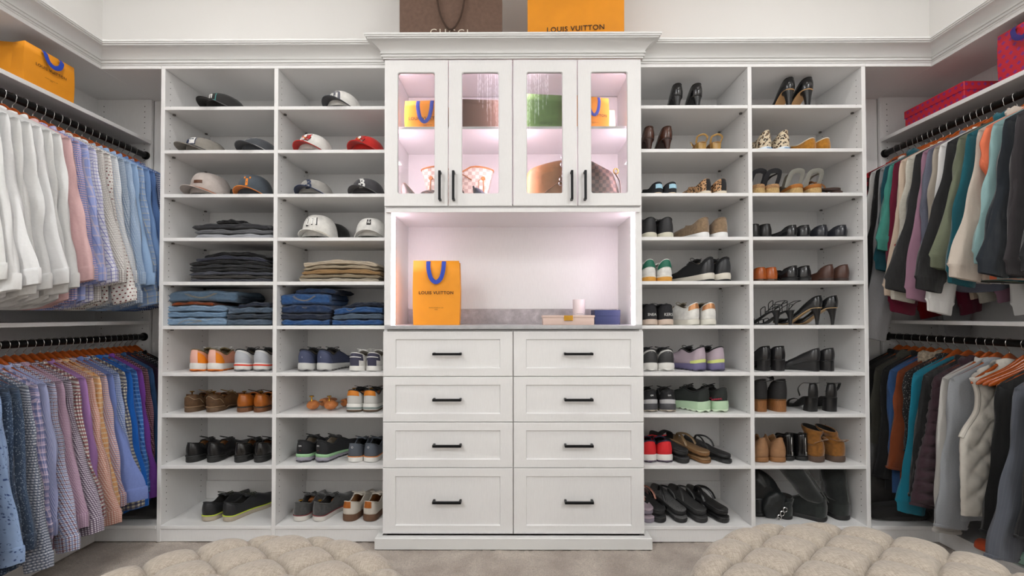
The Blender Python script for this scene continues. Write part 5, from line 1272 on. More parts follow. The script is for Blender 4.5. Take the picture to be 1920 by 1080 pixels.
pair(5, 1562, 1590, flat(leather('chocolate_leather', '#4c3128', .38), M('dark_brown_flat_sole', '#33221b', .6), LINE_D, P=dict(H=[(0, .070), (.07, .066), (.28, .042), (.6, .026), (.74, .030), (.9, .022), (1, .010)]), heel_h=.018), 'chocolate brown pointed flat', 'flat_shoe', 'shoe', 28, 20)
SKP = dict(L=.255, zs=[(0, .028), (1, .024)], H=[(0, .076), (.06, .070), (.22, .056), (.44, .070), (.58, .062), (.78, .04), (1, .024)])
sk = pair(6, 1222, 1253, lowtop(M('black_washed_canvas', '#26262a', .9, bump=(700, .3)), M('blush_sole', '#d2beae', .6), LINE_D, BLACE, P=SKP), 'black canvas sneaker with chalk lettering on the heel', 'sneaker', 'shoe', 4, 3)
for o_, tx_, sg_ in ((sk[0], 'SNEA', 1), (sk[1], 'KERS', -1)):
    V_, F_ = text_fit(tx_, .046, bold=.012)
    Shoe(dict(dict(flare=.003, bulge=.05), **SKP)).decal(o_, 'lettering', (V_ * [sg_, 1, 1], F_), M('white_chalk_print', '#c9c9c6', .8), 0.0, .34)
pair(6, 1307, 1334, lowtop(WHL, M('ivory_cupsole', '#d9d5c9', .6), LINE_L, M('taupe_laces', '#8d8272', .8), M('copper_heel_tab', '#c58e62', .4, metal=.4), P=dict(L=.265, zs=[(0, .028), (1, .024)], H=[(0, .084), (.06, .076), (.22, .058), (.44, .076), (.58, .066), (.78, .042), (1, .026)]), heeltop=.66, tong=M('taupe_tongue', '#7d7565', .8)), 'white sneaker with copper heel tab', 'sneaker', 'shoe', 30, 4)
def strappy(t):
    s = Shoe(dict(L=.232, zs=[(0, .004), (1, .004)], gnd=[(0, .075), (.15, .072), (.3, .058), (.5, .026), (.68, .002), (1, .004)], W=[(0, .024), (.4, .022), (.7, .036), (1, .02)], flare=0))
    s.slab(t, 0, 1, BKL, 'sole'); heel_block(t, s, BKL, bot=.014, kind='stiletto')
    for y_, h_ in ((.05, .10), (.09, .085), (.15, .05), (.175, .04)):
        g = float(s.gnd(y_ / .232)); strap_loop(t, BLACE, [(-.026, y_, g), (-.028, y_, g + h_ * .4), (0, y_ - .01, g + h_ * .62), (.028, y_, g + h_ * .4), (.026, y_, g)], .0022, 1)
    strap_loop(t, BLACE, [(.0, .03, .08), (-.035, .01, .118), (-.015, -.025, .128), (.045, -.015, .122), (.035, .04, .095), (.01, .08, .07)], .0020, 1, 'ankle_tie')
    strap_loop(t, BLACE, [(.0, .03, .08), (.035, .01, .105), (-.03, .02, .108), (-.038, .06, .06)], .0020, 1, 'ankle_tie')
pair(6, 1464, 1490, strappy, 'black strappy tie-up heeled sandal', 'heeled_sandal', 'shoe', 38, 34, y1=2.41)
pair(6, 1541, 1570, pump(leather('black_smooth_pump', '#1b1c1e', .22, coat=.35), M('beige_sole', '#c9a676', .5), BKL, LINE_T, .088, bot=.013), 'black stiletto pump with beige sole beside the strappy sandals', 'pump_shoe', 'shoe', 42, 36, y1=2.385)
# row 7
pair(7, 1221, 1252, runner(M('white_mesh_upper', '#d6d4d0', .8, bump=(500, .3)), M('black_heel_band', '#3b3b3c', .6), WHS, WHS, BLACE, LINE_D, BKM, P=dict(L=.26), wave=.010, extra=text_decal('n', .014, M('grey_print', '#8d8c8b', .5), 0.0, .8)), 'white running shoe with black heel band', 'running_shoe', 'shoe', 4, -4)
def ex_lil(t, s): s.patch(t, 'lime_panel', M('lime_yellow_panel', '#dbe58a', .6), .20, .02, .25, off=.002)
pair(7, 1318, 1352, runner(M('lilac_mesh', '#b7a7b2', .8, bump=(500, .3)), None, M('violet_midsole', '#6d678c', .6), M('dark_violet_outsole', '#4d4a63', .6), BLACE, LINE_D, BKM, P=dict(L=.27, H=[(0, .082), (.07, .076), (.24, .058), (.44, .078), (.58, .066), (.78, .042), (1, .026)]), wave=.008, extra=ex_lil), 'lilac running shoe with lime panel and violet sole', 'running_shoe', 'shoe', 28, 18)
pair(7, 1440, 1466, pump(leather('black_block_pump', '#1e1e20', .2, coat=.4), BKS, M('black_stacked_heel', '#222122', .35), LINE_D, .055, 'block', .055, P=dict(W=[(0, .031), (.2, .031), (.45, .031), (.72, .040), (.86, .036), (1, .026)], H=[(0, .072), (.07, .069), (.25, .052), (.6, .034), (.8, .034), (.92, .026), (1, .014)])), 'black leather pump with square block heel', 'block_heel_pump', 'shoe', 16, 8)
def wedge_extra(mat):
    def f(t, s):
        ts = np.linspace(.01, .72, 20); w_ = s.w(ts) * .98; c = s.cx(ts); top = s.gnd(ts) + .001
        R = np.asarray([np.concatenate([np.stack([c + w_ * q, ts * s.L, top * k], -1), np.stack([c - w_ * q, ts * s.L, top * k], -1)[::-1]]) for q, k in ((.97, 0.0), (1, .05), (1, .95))])
        F = grid_faces(3, 40, False, True, 0, True) + [(i, 39 - i, 38 - i, i + 1) for i in range(19)]
        mk('wedge', R.reshape(-1, 3), F, mat, t)
    return f
def wedge(up, wm, lining, hh, P={}, extra=None):
    def b(t):
        s = Shoe(dict(dict(L=.24, zs=[(0, .004), (1, .005)], flare=.0005, throat=(.62, .78), lean=.14, bulge=.1, toe=1.9, th=.003, W=[(0, .030), (.2, .030), (.45, .030), (.7, .040), (.86, .034), (1, .022)],
                           H=[(0, .064), (.07, .061), (.25, .044), (.6, .028), (.78, .032), (.92, .024), (1, .012)], gnd=[(0, hh), (.2, hh * .93), (.5, hh * .45), (.72, .003), (1, .006)]), **P))
        s.upper(t, up, lining); s.insole(t, lining); s.slab(t, 0, 1, wm, 'sole', bul=0); wedge_extra(wm)(t, s); s.binding(t, up, .0016, .58)
        if extra: extra(t, s)
    return b
pair(7, 1536, 1561, wedge(leather('black_wedge_leather', '#232325', .28, coat=.25), leather('black_wedge_cover', '#1c1c1d', .4), LINE_D, .052), 'black leather wedge shoe at the right of the row', 'wedge_shoe', 'shoe', 44, 20)
# row 8
def ex_on(t, s): text_decal('on', .016, M('white_print', '#e6e6e6', .5), 0.0, .62)(t, s); s.patch(t, 'white_panel', M('pale_grey_panel', '#c3c2c4', .6), .14, .02, .35, off=.002)
pair(8, 1221, 1254, runner(M('black_trail_mesh', '#212124', .8, bump=(500, .3)), None, M('graphite_midsole', '#4b4a4e', .6), M('pale_outsole', '#b9aea0', .6), BLACE, LINE_D, BKM, P=dict(L=.265), wave=.010, extra=ex_on), 'black running shoe with white logo and graphite sole', 'running_shoe', 'shoe', 4, -6)
def ex_mint(t, s): s.decal(t, 'lettering', text_fit('RUNNING', .052, bold=.015), M('pink_print', '#d93a5e', .5), 0.06, .22, off=.003)
pair(8, 1326, 1357, runner(M('forest_black_mesh', '#252a28', .8, bump=(500, .3)), None, M('mint_foam', '#b9d6b4', .6), M('mint_outsole', '#cfe0c6', .6), BLACE, LINE_D, BKM, P=dict(L=.285, zs=[(0, .056), (.3, .050), (1, .030)], flare=.008, H=[(0, .066), (.07, .06), (.24, .048), (.44, .068), (.58, .060), (.78, .038), (1, .024)]), wave=.010, extra=ex_mint), 'black running shoe with thick mint foam sole', 'running_shoe', 'shoe', 38, 16)
def bootie(t):
    b = wedge(M('black_nubuck', '#242324', .75), stripes_grain('wood_wedge', '#8a5a30', .25, .5, (60, 60, 6)), LINE_D, .062, P=dict(L=.235, throat=(.3, .46), H=[(0, .105), (.06, .10), (.2, .085), (.3, .06), (.46, .05), (.7, .036), (1, .018)], W=[(0, .034), (.2, .034), (.45, .033), (.7, .041), (.86, .036), (1, .026)]))
    b(t); strap_loop(t, BLACE, [(-.03, .03, .155), (.02, .0, .16), (.050, .004, .165), (.066, .03, .178)], .011, .16, 'ankle_strap')
pair(8, 1430, 1467, bootie, 'black bootie with wooden wedge heel', 'wedge_bootie', 'shoe', 7, 5, y1=2.375)
def block_sandal(t):
    s = Shoe(dict(L=.225, zs=[(0, .005), (1, .006)], gnd=[(0, .072), (.2, .070), (.4, .045), (.66, .003), (1, .004)], W=[(0, .031), (.2, .031), (.4, .029), (.7, .040), (1, .03)], flare=0, throat=(.2, .3), H=[(0, .075), (.08, .07), (.16, .05), (.2, .01), (1, .005)], lean=.3))
    s.slab(t, 0, 1, BKS, 'sole'); heel_block(t, s, BKL, bot=.058, kind='block')
    ts = np.linspace(-.15, .15, 25); A, Vv = np.meshgrid(np.sign(ts) * np.abs(ts) ** 1.4 * 2.1 * .5, np.linspace(0, 1, 8), indexing='ij'); G = s.surf(A, Vv)
    o = mk('heel_cup', G.reshape(-1, 3), grid_faces(25, 8), BKL, t); md = o.modifiers.new('thickness', 'SOLIDIFY'); md.thickness = .003
    strap_loop(t, BLACE, [(.03, .01, .15), (0, -.004, .15), (-.045, .02, .15), (-.055, .05, .12), (-.03, .07, .075)], .006, .3, 'ankle_strap')
    strap_loop(t, BLACE, [(-.04, .15, .008), (-.03, .15, .035), (0, .145, .045), (.03, .15, .035), (.04, .15, .008)], .009, .2, 'toe_strap')
pair(8, 1527, 1561, block_sandal, 'black ankle strap sandal with chunky block heel', 'heeled_sandal', 'shoe', 8, -4, y1=2.375)
# row 9
pair(9, 1218, 1249, runner(M('bright_red_mesh', '#d8252c', .75, bump=(400, .3)), None, WHS, M('plum_outsole', '#4a3550', .6), M('red_laces', '#c61f26', .8), LINE_D, M('navy_red_tongue', '#2b2740', .8), P=dict(L=.25, zs=[(0, .040), (.3, .034), (1, .022)]), wave=.008), 'bright red running shoe with white sole', 'running_shoe', 'shoe', 2, 2)
stacked_pair(9, 1284, flipflop(M('black_eva', '#1f1f20', .65), BFLIP, M('black_slide_strap', '#202021', .5), broad=True, th=.022), 'black slide sandal beside the red shoes', 22, tilt=8, dz=.034, cat='sandal', name='slide_sandal')
stacked_pair(9, 1325, flipflop(M('brown_cork_sole', '#7a5632', .75, noise=(120, .2)), M('bronze_footbed', '#86694a', .5), leather('gold_brown_strap', '#7d6546', .4), broad=False, th=.018, strap_r=.006), 'bronze leather flip-flop beside the black slides', 26, tilt=7, dz=.030)
stacked_pair(9, 1366, flipflop(M('black_rubber_flip', '#222223', .5), M('glossy_black_footbed', '#262627', .4), M('black_thong', '#1b1b1c', .4), th=.012, wid=.88), 'thin black flip-flop at the right of the red row', 34, tilt=9, dz=.020)
TANN = M('tan_nubuck', '#9c7350', .7, noise=(40, .12))
pair(9, 1430, 1462, lowtop(TANN, M('tan_rubber_sole', '#93673f', .6), LINE_T, None, P=dict(L=.25, zs=[(0, .024), (1, .018)], throat=(.40, .56), H=[(0, .100), (.06, .092), (.22, .07), (.40, .10), (.56, .07), (.78, .044), (1, .024)], lean=.42, bulge=.16)), 'tan nubuck ankle shoe with matching sole', 'ankle_shoe', 'shoe', 4, 0)
def zipboot(t):
    lowtop(leather('black_crinkle_patent', '#161617', .18, 90, coat=.4), BKS, LINE_D, None, P=dict(L=.235, zs=[(0, .020), (1, .012)], throat=(.36, .5), W=[(0, .030), (.2, .030), (.45, .031), (.7, .040), (1, .026)], H=[(0, .120), (.06, .118), (.3, .112), (.42, .09), (.56, .062), (.78, .042), (1, .022)], lean=.05))(t)
    V, F = bbox_vf(-.003, .003, -.006, -.003, .03, .125, .001); mk('zip', V, F, CHROME, t); V, F = bbox_vf(-.004, .004, -.010, -.004, .03, .05, .001); mk('zip_pull', V, F, CHROME, t)
pair(9, 1481, 1507, zipboot, 'shiny black ankle boot with rear zip', 'ankle_boot', 'shoe', 8, 4, y1=2.40)
CAM = suede('camel_suede', '#87571f')
def camelboot(t):
    s = Shoe(dict(L=.255, zs=[(0, .030), (.3, .028), (1, .018)], throat=(.38, .54), W=[(0, .036), (.2, .036), (.45, .035), (.7, .044), (1, .028)], H=[(0, .075), (.06, .074), (.3, .078), (.38, .085), (.54, .064), (.78, .046), (1, .026)], lean=.12))
    s.upper(t, CAM, LINE_T); s.slab(t, 0, 1, M('dark_brown_crepe', '#57453a', .7), 'sole')
    rg = []
    for f in np.linspace(0, 1, 12):
        a = np.linspace(0, 2 * PI, 20, endpoint=False); rx, ry = .036 + .006 * math.sin(9 * f), .048 + .006 * math.sin(7 * f + 1)
        rg.append(np.stack([rx * np.cos(a) + .030 * f ** 1.6, .05 + ry * np.sin(a) + .02 * f, .085 + .080 * f + .010 * np.sin(a) * f], -1))
    R = np.asarray(rg); o = mk('boot_shaft', R.reshape(-1, 3), grid_faces(12, 20, False, True, 0, True), [CAM, LINE_D], t); md = o.modifiers.new('thickness', 'SOLIDIFY'); md.thickness = .005; md.offset = -1; md.material_offset = 1
    strap_loop(t, CAM, [(-.038, .02, .10), (-.03, -.004, .115), (0, -.01, .12), (.03, -.004, .115), (.05, .03, .12)], .007, .3, 'buckle_strap')
pair(9, 1540, 1577, camelboot, 'camel suede boot with slouched shaft', 'ankle_boot', 'shoe', 26, 14, y1=2.375)
# row 10
def lilac_slip(t): flipflop(M('lilac_grey_sole', '#8f8793', .7), M('lilac_footbed', '#b4a3ad', .7), M('rose_strap', '#b99a98', .6), broad=True, th=.022)(t)
stacked_pair(10, 1214, lilac_slip, 'lilac grey slide half hidden by the drawers', 0, tilt=8, dz=.034, cat='sandal', name='slide_sandal')
stacked_pair(10, 1238, flipflop(M('soft_black_eva', '#232324', .7), BFLIP, M('rose_gold_thong', '#b07a6a', .4, metal=.4), th=.022), 'black flip-flop with rose gold thong', 14, tilt=9, dz=.030)
stacked_pair(10, 1278, flipflop(M('soft_black_eva', '#232324', .7), M('silver_speckled_footbed', '#5a5a5a', .7, noise=(300, .8)), M('black_thong', '#1b1b1c', .4), th=.022), 'black flip-flop with silver speckled footbed', 15, tilt=9, dz=.030)
stacked_pair(10, 1316, flipflop(M('charcoal_eva', '#2d2d2e', .7), M('charcoal_footbed', '#3b3b3b', .6), M('charcoal_thong', '#333333', .5), th=.022, wid=1.06), 'plain charcoal flip-flop showing its wide footbed', 17, tilt=9, dz=.030)
stacked_pair(10, 1358, flipflop(M('glossy_black_rubber', '#1d1d1e', .4), M('glossy_black_insole', '#232324', .3), M('glossy_black_strap', '#19191a', .3), th=.022, strap_r=.008), 'glossy black flip-flop with wide straps', 22, tilt=9, dz=.030)
# tall boots
BSU = suede('black_boot_suede', '#1d2120')
def tall_boot(lean_x, lean_y, hgt, bend=0.0):
    def b(t):
        s = Shoe(dict(L=.265, zs=[(0, .022), (1, .018)], throat=(.34, .5), W=[(0, .040), (.2, .040), (.45, .041), (.7, .050), (.86, .046), (1, .034)], H=[(0, .10), (.06, .10), (.3, .105), (.40, .095), (.54, .074), (.78, .056), (1, .03)], lean=.05, flare=.004))
        s.upper(t, BSU, LINE_D); s.slab(t, 0, 1, BKS, 'sole')
        s.patch(t, 'heel_patch', suede('black_heel_suede', '#262b29'), .16, .0, .6, off=.0018)
        rg = []
        for f in np.linspace(0, 1, 18):
            a = np.linspace(0, 2 * PI, 24, endpoint=False); k = f * (1 + bend * f)
            rx, ry = .042 + .010 * f + .002 * math.sin(14 * f), .054 + .008 * f + .002 * math.sin(11 * f)
            rg.append(np.stack([rx * np.cos(a) + lean_x * k, .052 + ry * np.sin(a) + lean_y * k, .095 + hgt * f + 0 * a], -1))
        R = np.asarray(rg); o = mk('boot_shaft', R.reshape(-1, 3), grid_faces(18, 24, False, True, 0, True), [BSU, LINE_D], t); md = o.modifiers.new('thickness', 'SOLIDIFY'); md.thickness = .006; md.offset = -1; md.material_offset = 1
        V, F = tube(np.stack([np.linspace(0, 1, 12) * lean_x + .0, -.010 + np.linspace(0, 1, 12) * (lean_y - .016), .10 + hgt * np.linspace(0, 1, 12)], -1), .003, 6); mk('back_seam', V, F, M('grey_seam', '#4a4d4b', .8), t)
    return b
t = empty('tall_boot', (PX(1545, 2.385), 2.385, TOPZ[9]), math.radians(50), 'black suede tall boot leaning back to the left', 'boot', 'black suede boots on the bottom shelf'); tall_boot(-.10, .10, .185)(t)
t = empty('tall_boot', (PX(1583, 2.39), 2.39, TOPZ[9]), math.radians(14), 'black suede tall boot standing at the right end of the bottom shelf', 'boot', 'black suede boots on the bottom shelf'); tall_boot(.0, .03, .175)(t)
def short_boot(t):
    tall_boot(.03, .02, .05)(t)
t = empty('short_boot', (PX(1478, 2.40), 2.40, TOPZ[9]), math.radians(20), 'short black boot behind the slouched one', 'boot', 'black suede boots on the bottom shelf'); short_boot(t); t.scale = (.72, .72, .72)
def blob(poly, depth, n=13, puff=.55):
    P_ = np.asarray(poly, float)
    for _ in range(3):
        Q = np.empty((len(P_) * 2, 2)); Q[0::2] = P_ * .78 + np.roll(P_, -1, 0) * .22; Q[1::2] = P_ * .22 + np.roll(P_, -1, 0) * .78; P_ = Q
    P_[:, 1] -= P_[:, 1].min(); c = P_.mean(0); rings = []
    for f in np.linspace(-1, 1, n):
        sc1 = .35 + .65 * (1 - abs(f) ** 3) ** puff if abs(f) < 1 else .35
        q = c + (P_ - c) * sc1 * (1 + .03 * np.sin(np.arange(len(P_)) * .9 + 5 * f))[:, None]; q[:, 1] = np.maximum(q[:, 1], 0)
        rings.append(np.stack([q[:, 0], np.full(len(q), depth / 2 * np.sign(f) * abs(f) ** .7), q[:, 1]], -1))
    return loft(rings)
def slouch_boot(t):
    lea = leather('soft_black_boot_leather', '#17191a', .42)
    s = Shoe(dict(L=.25, zs=[(0, .016), (1, .012)], throat=(.34, .5), H=[(0, .08), (.3, .085), (.40, .08), (.54, .062), (.78, .046), (1, .024)], lean=.05)); s.upper(t, lea, LINE_D); s.slab(t, 0, 1, BKS, 'sole')
    V, F = blob([(-.034, 0), (-.044, .12), (-.036, .20), (.0, .238), (.06, .215), (.115, .15), (.145, .07), (.150, 0)], .15); mk('slouched_shaft', V + [.004, .075, .002], F, lea, t, angle=70)
    V, F = blob([(.0, .0), (-.012, .07), (.02, .125), (.075, .14), (.118, .11), (.122, .05), (.06, .0)], .06); mk('folded_cuff', V + [.012, -.006, .002], F, leather('matte_black_boot_leather', '#1d2021', .5), t, angle=70)
    parts = []
    for k in range(3):
        a = np.linspace(0, 2 * PI, 14, endpoint=False); parts.append(tube(np.stack([.072 + .016 * k + .011 * np.cos(a), np.full(14, -.040), .016 + .019 * k + .012 * np.sin(a)], -1), .003, 6, closed=True))
    V, F, _ = join(*parts); mk('silver_chain_trim', V, F, CHROME, t, label='silver ring trim')
t = empty('slouched_boot', (PX(1424, 2.43), 2.43, TOPZ[9]), math.radians(4), 'black leather boot with folded shaft and silver ring trim', 'boot', 'black suede boots on the bottom shelf'); slouch_boot(t)
# ------------------------------------------------------------------ baseball caps
def cap_pt(phi, v, H, rx=.084, ry=.096):
    phi = np.asarray(phi, float); v = np.asarray(v, float)
    fr = np.clip(-np.sin(phi), 0, 1)
    rad = np.cos(np.clip(v, 0, 1) * PI / 2) ** 0.60
    seam = 1 - .012 * np.exp(-((np.mod(phi + PI / 6, PI / 3) - PI / 6) / .03) ** 2) * (1 - v)
    rad = rad * (1 - fr) + np.cos(np.clip(v, 0, 1) * PI / 2) ** 0.48 * fr
    x = rx * rad * np.cos(phi) * seam; y = ry * rad * np.sin(phi) * seam - .006 * fr * np.sin(PI * v)
    z = .012 + H * np.sin(np.clip(v, 0, 1) * PI / 2) ** .95 + .006 * fr * np.sin(PI * v)
    return np.stack([x, y, z], -1)
def cap(row, px, yaw, crown, bill, under, H, label, logo=(), front=None, y=2.475, name='baseball_cap', bill_len=.062, dz=0.0, sc_=1.0, group='baseball caps on the upper left shelves'):
    t = empty(name, (PX(px, y), y, TOPZ[row - 1] + dz), math.radians(yaw), label, 'cap', group); t.scale = (sc_,) * 3
    ph = np.linspace(0, 2 * PI, 60, endpoint=False); v = np.linspace(0, 1, 14); A, B = np.meshgrid(ph, v, indexing='ij')
    G = cap_pt(A, B, H); F = grid_faces(60, 14, True, False, 0, False)
    fm = [1 if (math.pi * 1.5 - 1.05 < (i + .5) / 60 * 2 * PI < math.pi * 1.5 + 1.05) and front else 0 for i in range(60) for j in range(13)]
    o = mk('crown', G.reshape(-1, 3), F, [crown, front or crown], t, fm=fm, angle=180)
    md = o.modifiers.new('thickness', 'SOLIDIFY'); md.thickness = .003; md.offset = -1
    ps = np.linspace(-1.12, 1.12, 25); w_ = np.linspace(0, 1, 8); R = []
    for p in ps:
        base = cap_pt(-PI / 2 + p, .02, H); ln = bill_len * max(0.02, math.cos(p * 1.36)) ** .55
        for q in w_:
            x = base[0] * (1 + .04 * q); yy = base[1] - ln * q
            z = .019 + .036 * (1 - (x / .086) ** 2) * (1 - .18 * q)
            R.append((x, yy, max(.002, z - .016)))
    o = mk('bill', R, grid_faces(25, 8), [bill, under], t, angle=180); md = o.modifiers.new('thickness', 'SOLIDIFY'); md.thickness = .004; md.offset = -1; md.material_offset = 1
    V, F = lathe([(.0005, 0), (.007, .0), (.006, .003), (.0005, .0045)], 12); mk('button', V + [0, 0, .012 + H - .001], F, crown, t)
    for k, (VF, mt, u0, v0, nm) in enumerate(logo):
        V, F = VF; V = V * 1.25; P = cap_pt(-PI / 2 + (V[:, 0] + u0 * 1.25) / .088, np.clip(v0 - .15 + (v0 - .55) * .25 + V[:, 1] / (H * 1.35), 0, 1), H)
        c = np.array([0, 0, H * .35]); d = P - c; d /= np.linalg.norm(d, axis=1)[:, None]
        mk(nm, P + d * (.0016 + .0009 * k), F, mt, t, smooth=False)
    return t
def rect_vf(w_, h_, n=8):
    xs_ = np.linspace(-w_ / 2, w_ / 2, n); zs_ = np.linspace(-h_ / 2, h_ / 2, 5)
    return np.array([(x, z, 0) for x in xs_ for z in zs_]), grid_faces(n, 5)
def poly_vf(pts): 
    V = np.array([(x, z, 0) for x, z in pts]); return V, [tuple(range(len(pts)))]
def fan_vf(fn, n=24):
    a = np.linspace(0, 2 * PI, n, endpoint=False); P = np.array([fn(t) for t in a])
    V = np.vstack([[0, 0, 0], np.stack([P[:, 0], P[:, 1], 0 * a], -1)]); return V, [(0, i + 1, (i + 1) % n + 1) for i in range(n)]
def ell_vf(a_, b_): return fan_vf(lambda t: (a_ * math.cos(t), b_ * math.sin(t)))
WCAP = cloth('white_cap_cotton', '#e7e5e0'); BCAP = cloth('black_cap_twill', '#242322'); GCAP = cloth('stone_grey_cap', '#8d8880'); DGC = cloth('dark_grey_cap', '#4a4d52'); REDC = cloth('red_cap', '#cc2a24'); NAVYC = cloth('navy_cap_cloth', '#1f2c4c'); CHAR = cloth('charcoal_cap', '#4d4b4f'); BLU = cloth('blue_grey_cap', '#505860')
EW, EB, EN, EO, ER, ET = [M('thread_' + n, c, .7) for n, c in (('white', '#eeedea'), ('black', '#1c1b1b'), ('navy', '#22304f'), ('orange', '#ef8a1d'), ('red', '#b5231f'), ('teal', '#4c8f8c'))]
def flag():   # red banner with white mask and crossed dark lines
    q = [(-.026, .010), (-.008, .017), (.010, .012), (.027, .018), (.022, -.004), (.010, -.014), (-.004, -.010), (-.020, -.018)]
    L1 = [(-.018, -.014), (-.015, -.016), (.016, .008), (.014, .010)]; L2 = [(.014, -.014), (.017, -.012), (-.014, .009), (-.017, .007)]
    return [(poly_vf([(x * 1.12, z * 1.15) for x, z in q]), EB, 0, .55, 'emblem_outline'), (poly_vf(q), ER, 0, .55, 'emblem_flag'), (poly_vf(L1), M('thread_pewter', '#8a8580', .7), 0, .55, 'emblem_line'), (poly_vf(L2), M('thread_pewter', '#8a8580', .7), 0, .55, 'emblem_line'), (ell_vf(.008, .005), EO, -.002, .54, 'emblem_ball'), (ell_vf(.0075, .0065), EW, .001, .58, 'emblem_mask')]
cap(1, 423, -21, BCAP, BCAP, BCAP, 0.083, 'black cap with teal framed patch on the top shelf', [(rect_vf(.060, .034), ET, 0, .52, 'patch_frame'), (rect_vf(.053, .028), BCAP, 0, .52, 'patch'), (text_fit('m', .026, bold=.02), EW, 0, .52, 'lettering')], y=2.44)
cap(1, 645, -13, WCAP, DGC, DGC, 0.093, 'white cap with grey letter and dark bill on the top shelf', [(text_fit('m', .055, bold=.03), M('thread_grey', '#6a6a72', .7), 0, .52, 'lettering')], y=2.44)
cap(2, 386, -27, GCAP, GCAP, BCAP, 0.078, 'stone grey cap with white and navy lettered patch', [(rect_vf(.074, .036), EN, 0, .56, 'patch_frame'), (rect_vf(.069, .031), EW, 0, .56, 'patch'), (text_fit('CHAMPIONS', .060, bold=.02), EN, 0, .60, 'lettering'), (ell_vf(.010, .009), EN, 0, .48, 'emblem')], y=2.45)
def swoosh():
    x = np.linspace(0, 1, 12); up_ = np.stack([-.03 + .065 * x, .0 + .012 * x ** 1.4 - .006 * np.sin(PI * x)], -1); lo_ = np.stack([-.03 + .065 * x, .004 - .010 * np.sin(PI * np.clip(x * 1.1, 0, 1)) + .010 * x ** 1.5], -1)
    V = np.array([(a, b, 0) for a, b in np.vstack([up_, lo_])]); return V, [(i, i + 1, i + 13, i + 12) for i in range(11)]
cap(2, 487, -9, DGC, DGC, cloth('pale_grey_underbill', '#b4b3b1'), 0.073, 'dark grey cap with white curved mark beside the stone grey one', [(swoosh(), EW, 0, .62, 'emblem')], y=2.45)
cap(2, 591, -9, WCAP, REDC, BCAP, 0.096, 'white cap with red bill and red flag emblem', flag(), y=2.45)
cap(2, 690, -11, REDC, REDC, NAVYC, 0.083, 'red cap with red flag emblem and navy underbill', flag(), y=2.45)
cap(3, 395, -11, cloth('oatmeal_cap', '#beb4ae'), cloth('oatmeal_bill', '#b9afa9'), cloth('rust_underbill', '#a8653c'), 0.113, 'oatmeal cap with brown leather patch', [(rect_vf(.036, .011), leather('brown_patch_leather', '#5a3620', .5), .012, .46, 'leather_patch')], y=2.46, sc_=1.08)
cap(3, 478, 3, BLU, cloth('orange_bill', '#e6852a'), BLU, 0.113, 'charcoal cap with orange letter and orange bill', [(text_fit('T', .034, bold=.06), EO, 0, .52, 'lettering')], front=BLU, y=2.46)
cap(3, 446, -17, cloth('dark_cap_behind', '#35332f'), cloth('dark_cap_behind', '#35332f'), BCAP, 0.063, 'dark cap tucked behind the oatmeal and charcoal caps', [], y=2.57)
TBV = [(text_fit('T', .030, bold=.03), EN, -.006, .60, 'lettering'), (text_fit('B', .026, bold=.03), EN, .008, .50, 'lettering')]
TBW = [(text_fit('T', .030, bold=.03), EW, -.006, .60, 'lettering'), (text_fit('B', .026, bold=.03), EW, .008, .50, 'lettering')]
cap(3, 592, -5, cloth('ash_grey_cap', '#a7a49f'), NAVYC, cloth('pale_navy_underbill', '#8d93a5'), 0.080, 'ash grey cap with navy letters and navy bill', TBV, y=2.45)
cap(3, 690, -7, CHAR, CHAR, cloth('green_underbill', '#2c4a3c'), 0.086, 'charcoal cap with white letters and green underbill', TBW, y=2.45)
def mlogo():
    out = []
    for x0, x1, z0, z1 in ((-.022, -.015, -.016, .012), (-.004, .003, -.016, .012), (.015, .022, -.016, .012), (-.030, .022, .012, .018), (-.030, -.016, -.020, -.014)):
        out.append(poly_vf([(x0, z0), (x1, z0), (x1, z1), (x0, z1)]))
    V, F, _ = join(*out); return V, F
def mlogo_w():
    V, F = mlogo(); return V * [.82, .82, 1], F
cap(4, 600, -1, WCAP, WCAP, cloth('cream_underbill', '#c9bfa8'), 0.116, 'white cap with large outlined letter in front of a black one', [(mlogo(), EB, 0, .55, 'lettering_outline'), (mlogo_w(), EW, 0, .55, 'lettering')], y=2.46, sc_=1.05)
cap(4, 628, -1, BCAP, BCAP, BCAP, 0.106, 'black cap stacked behind the white letter cap', [], y=2.60)
cap(4, 697, 7, WCAP, WCAP, BCAP, 0.103, 'white cap with small dark shield monogram', [(rect_vf(.020, .030), EB, 0, .60, 'shield'), (text_fit('T', .014, bold=.03), EW, 0, .64, 'lettering'), (text_fit('W', .015, bold=.03), EW, 0, .56, 'lettering')], y=2.45)

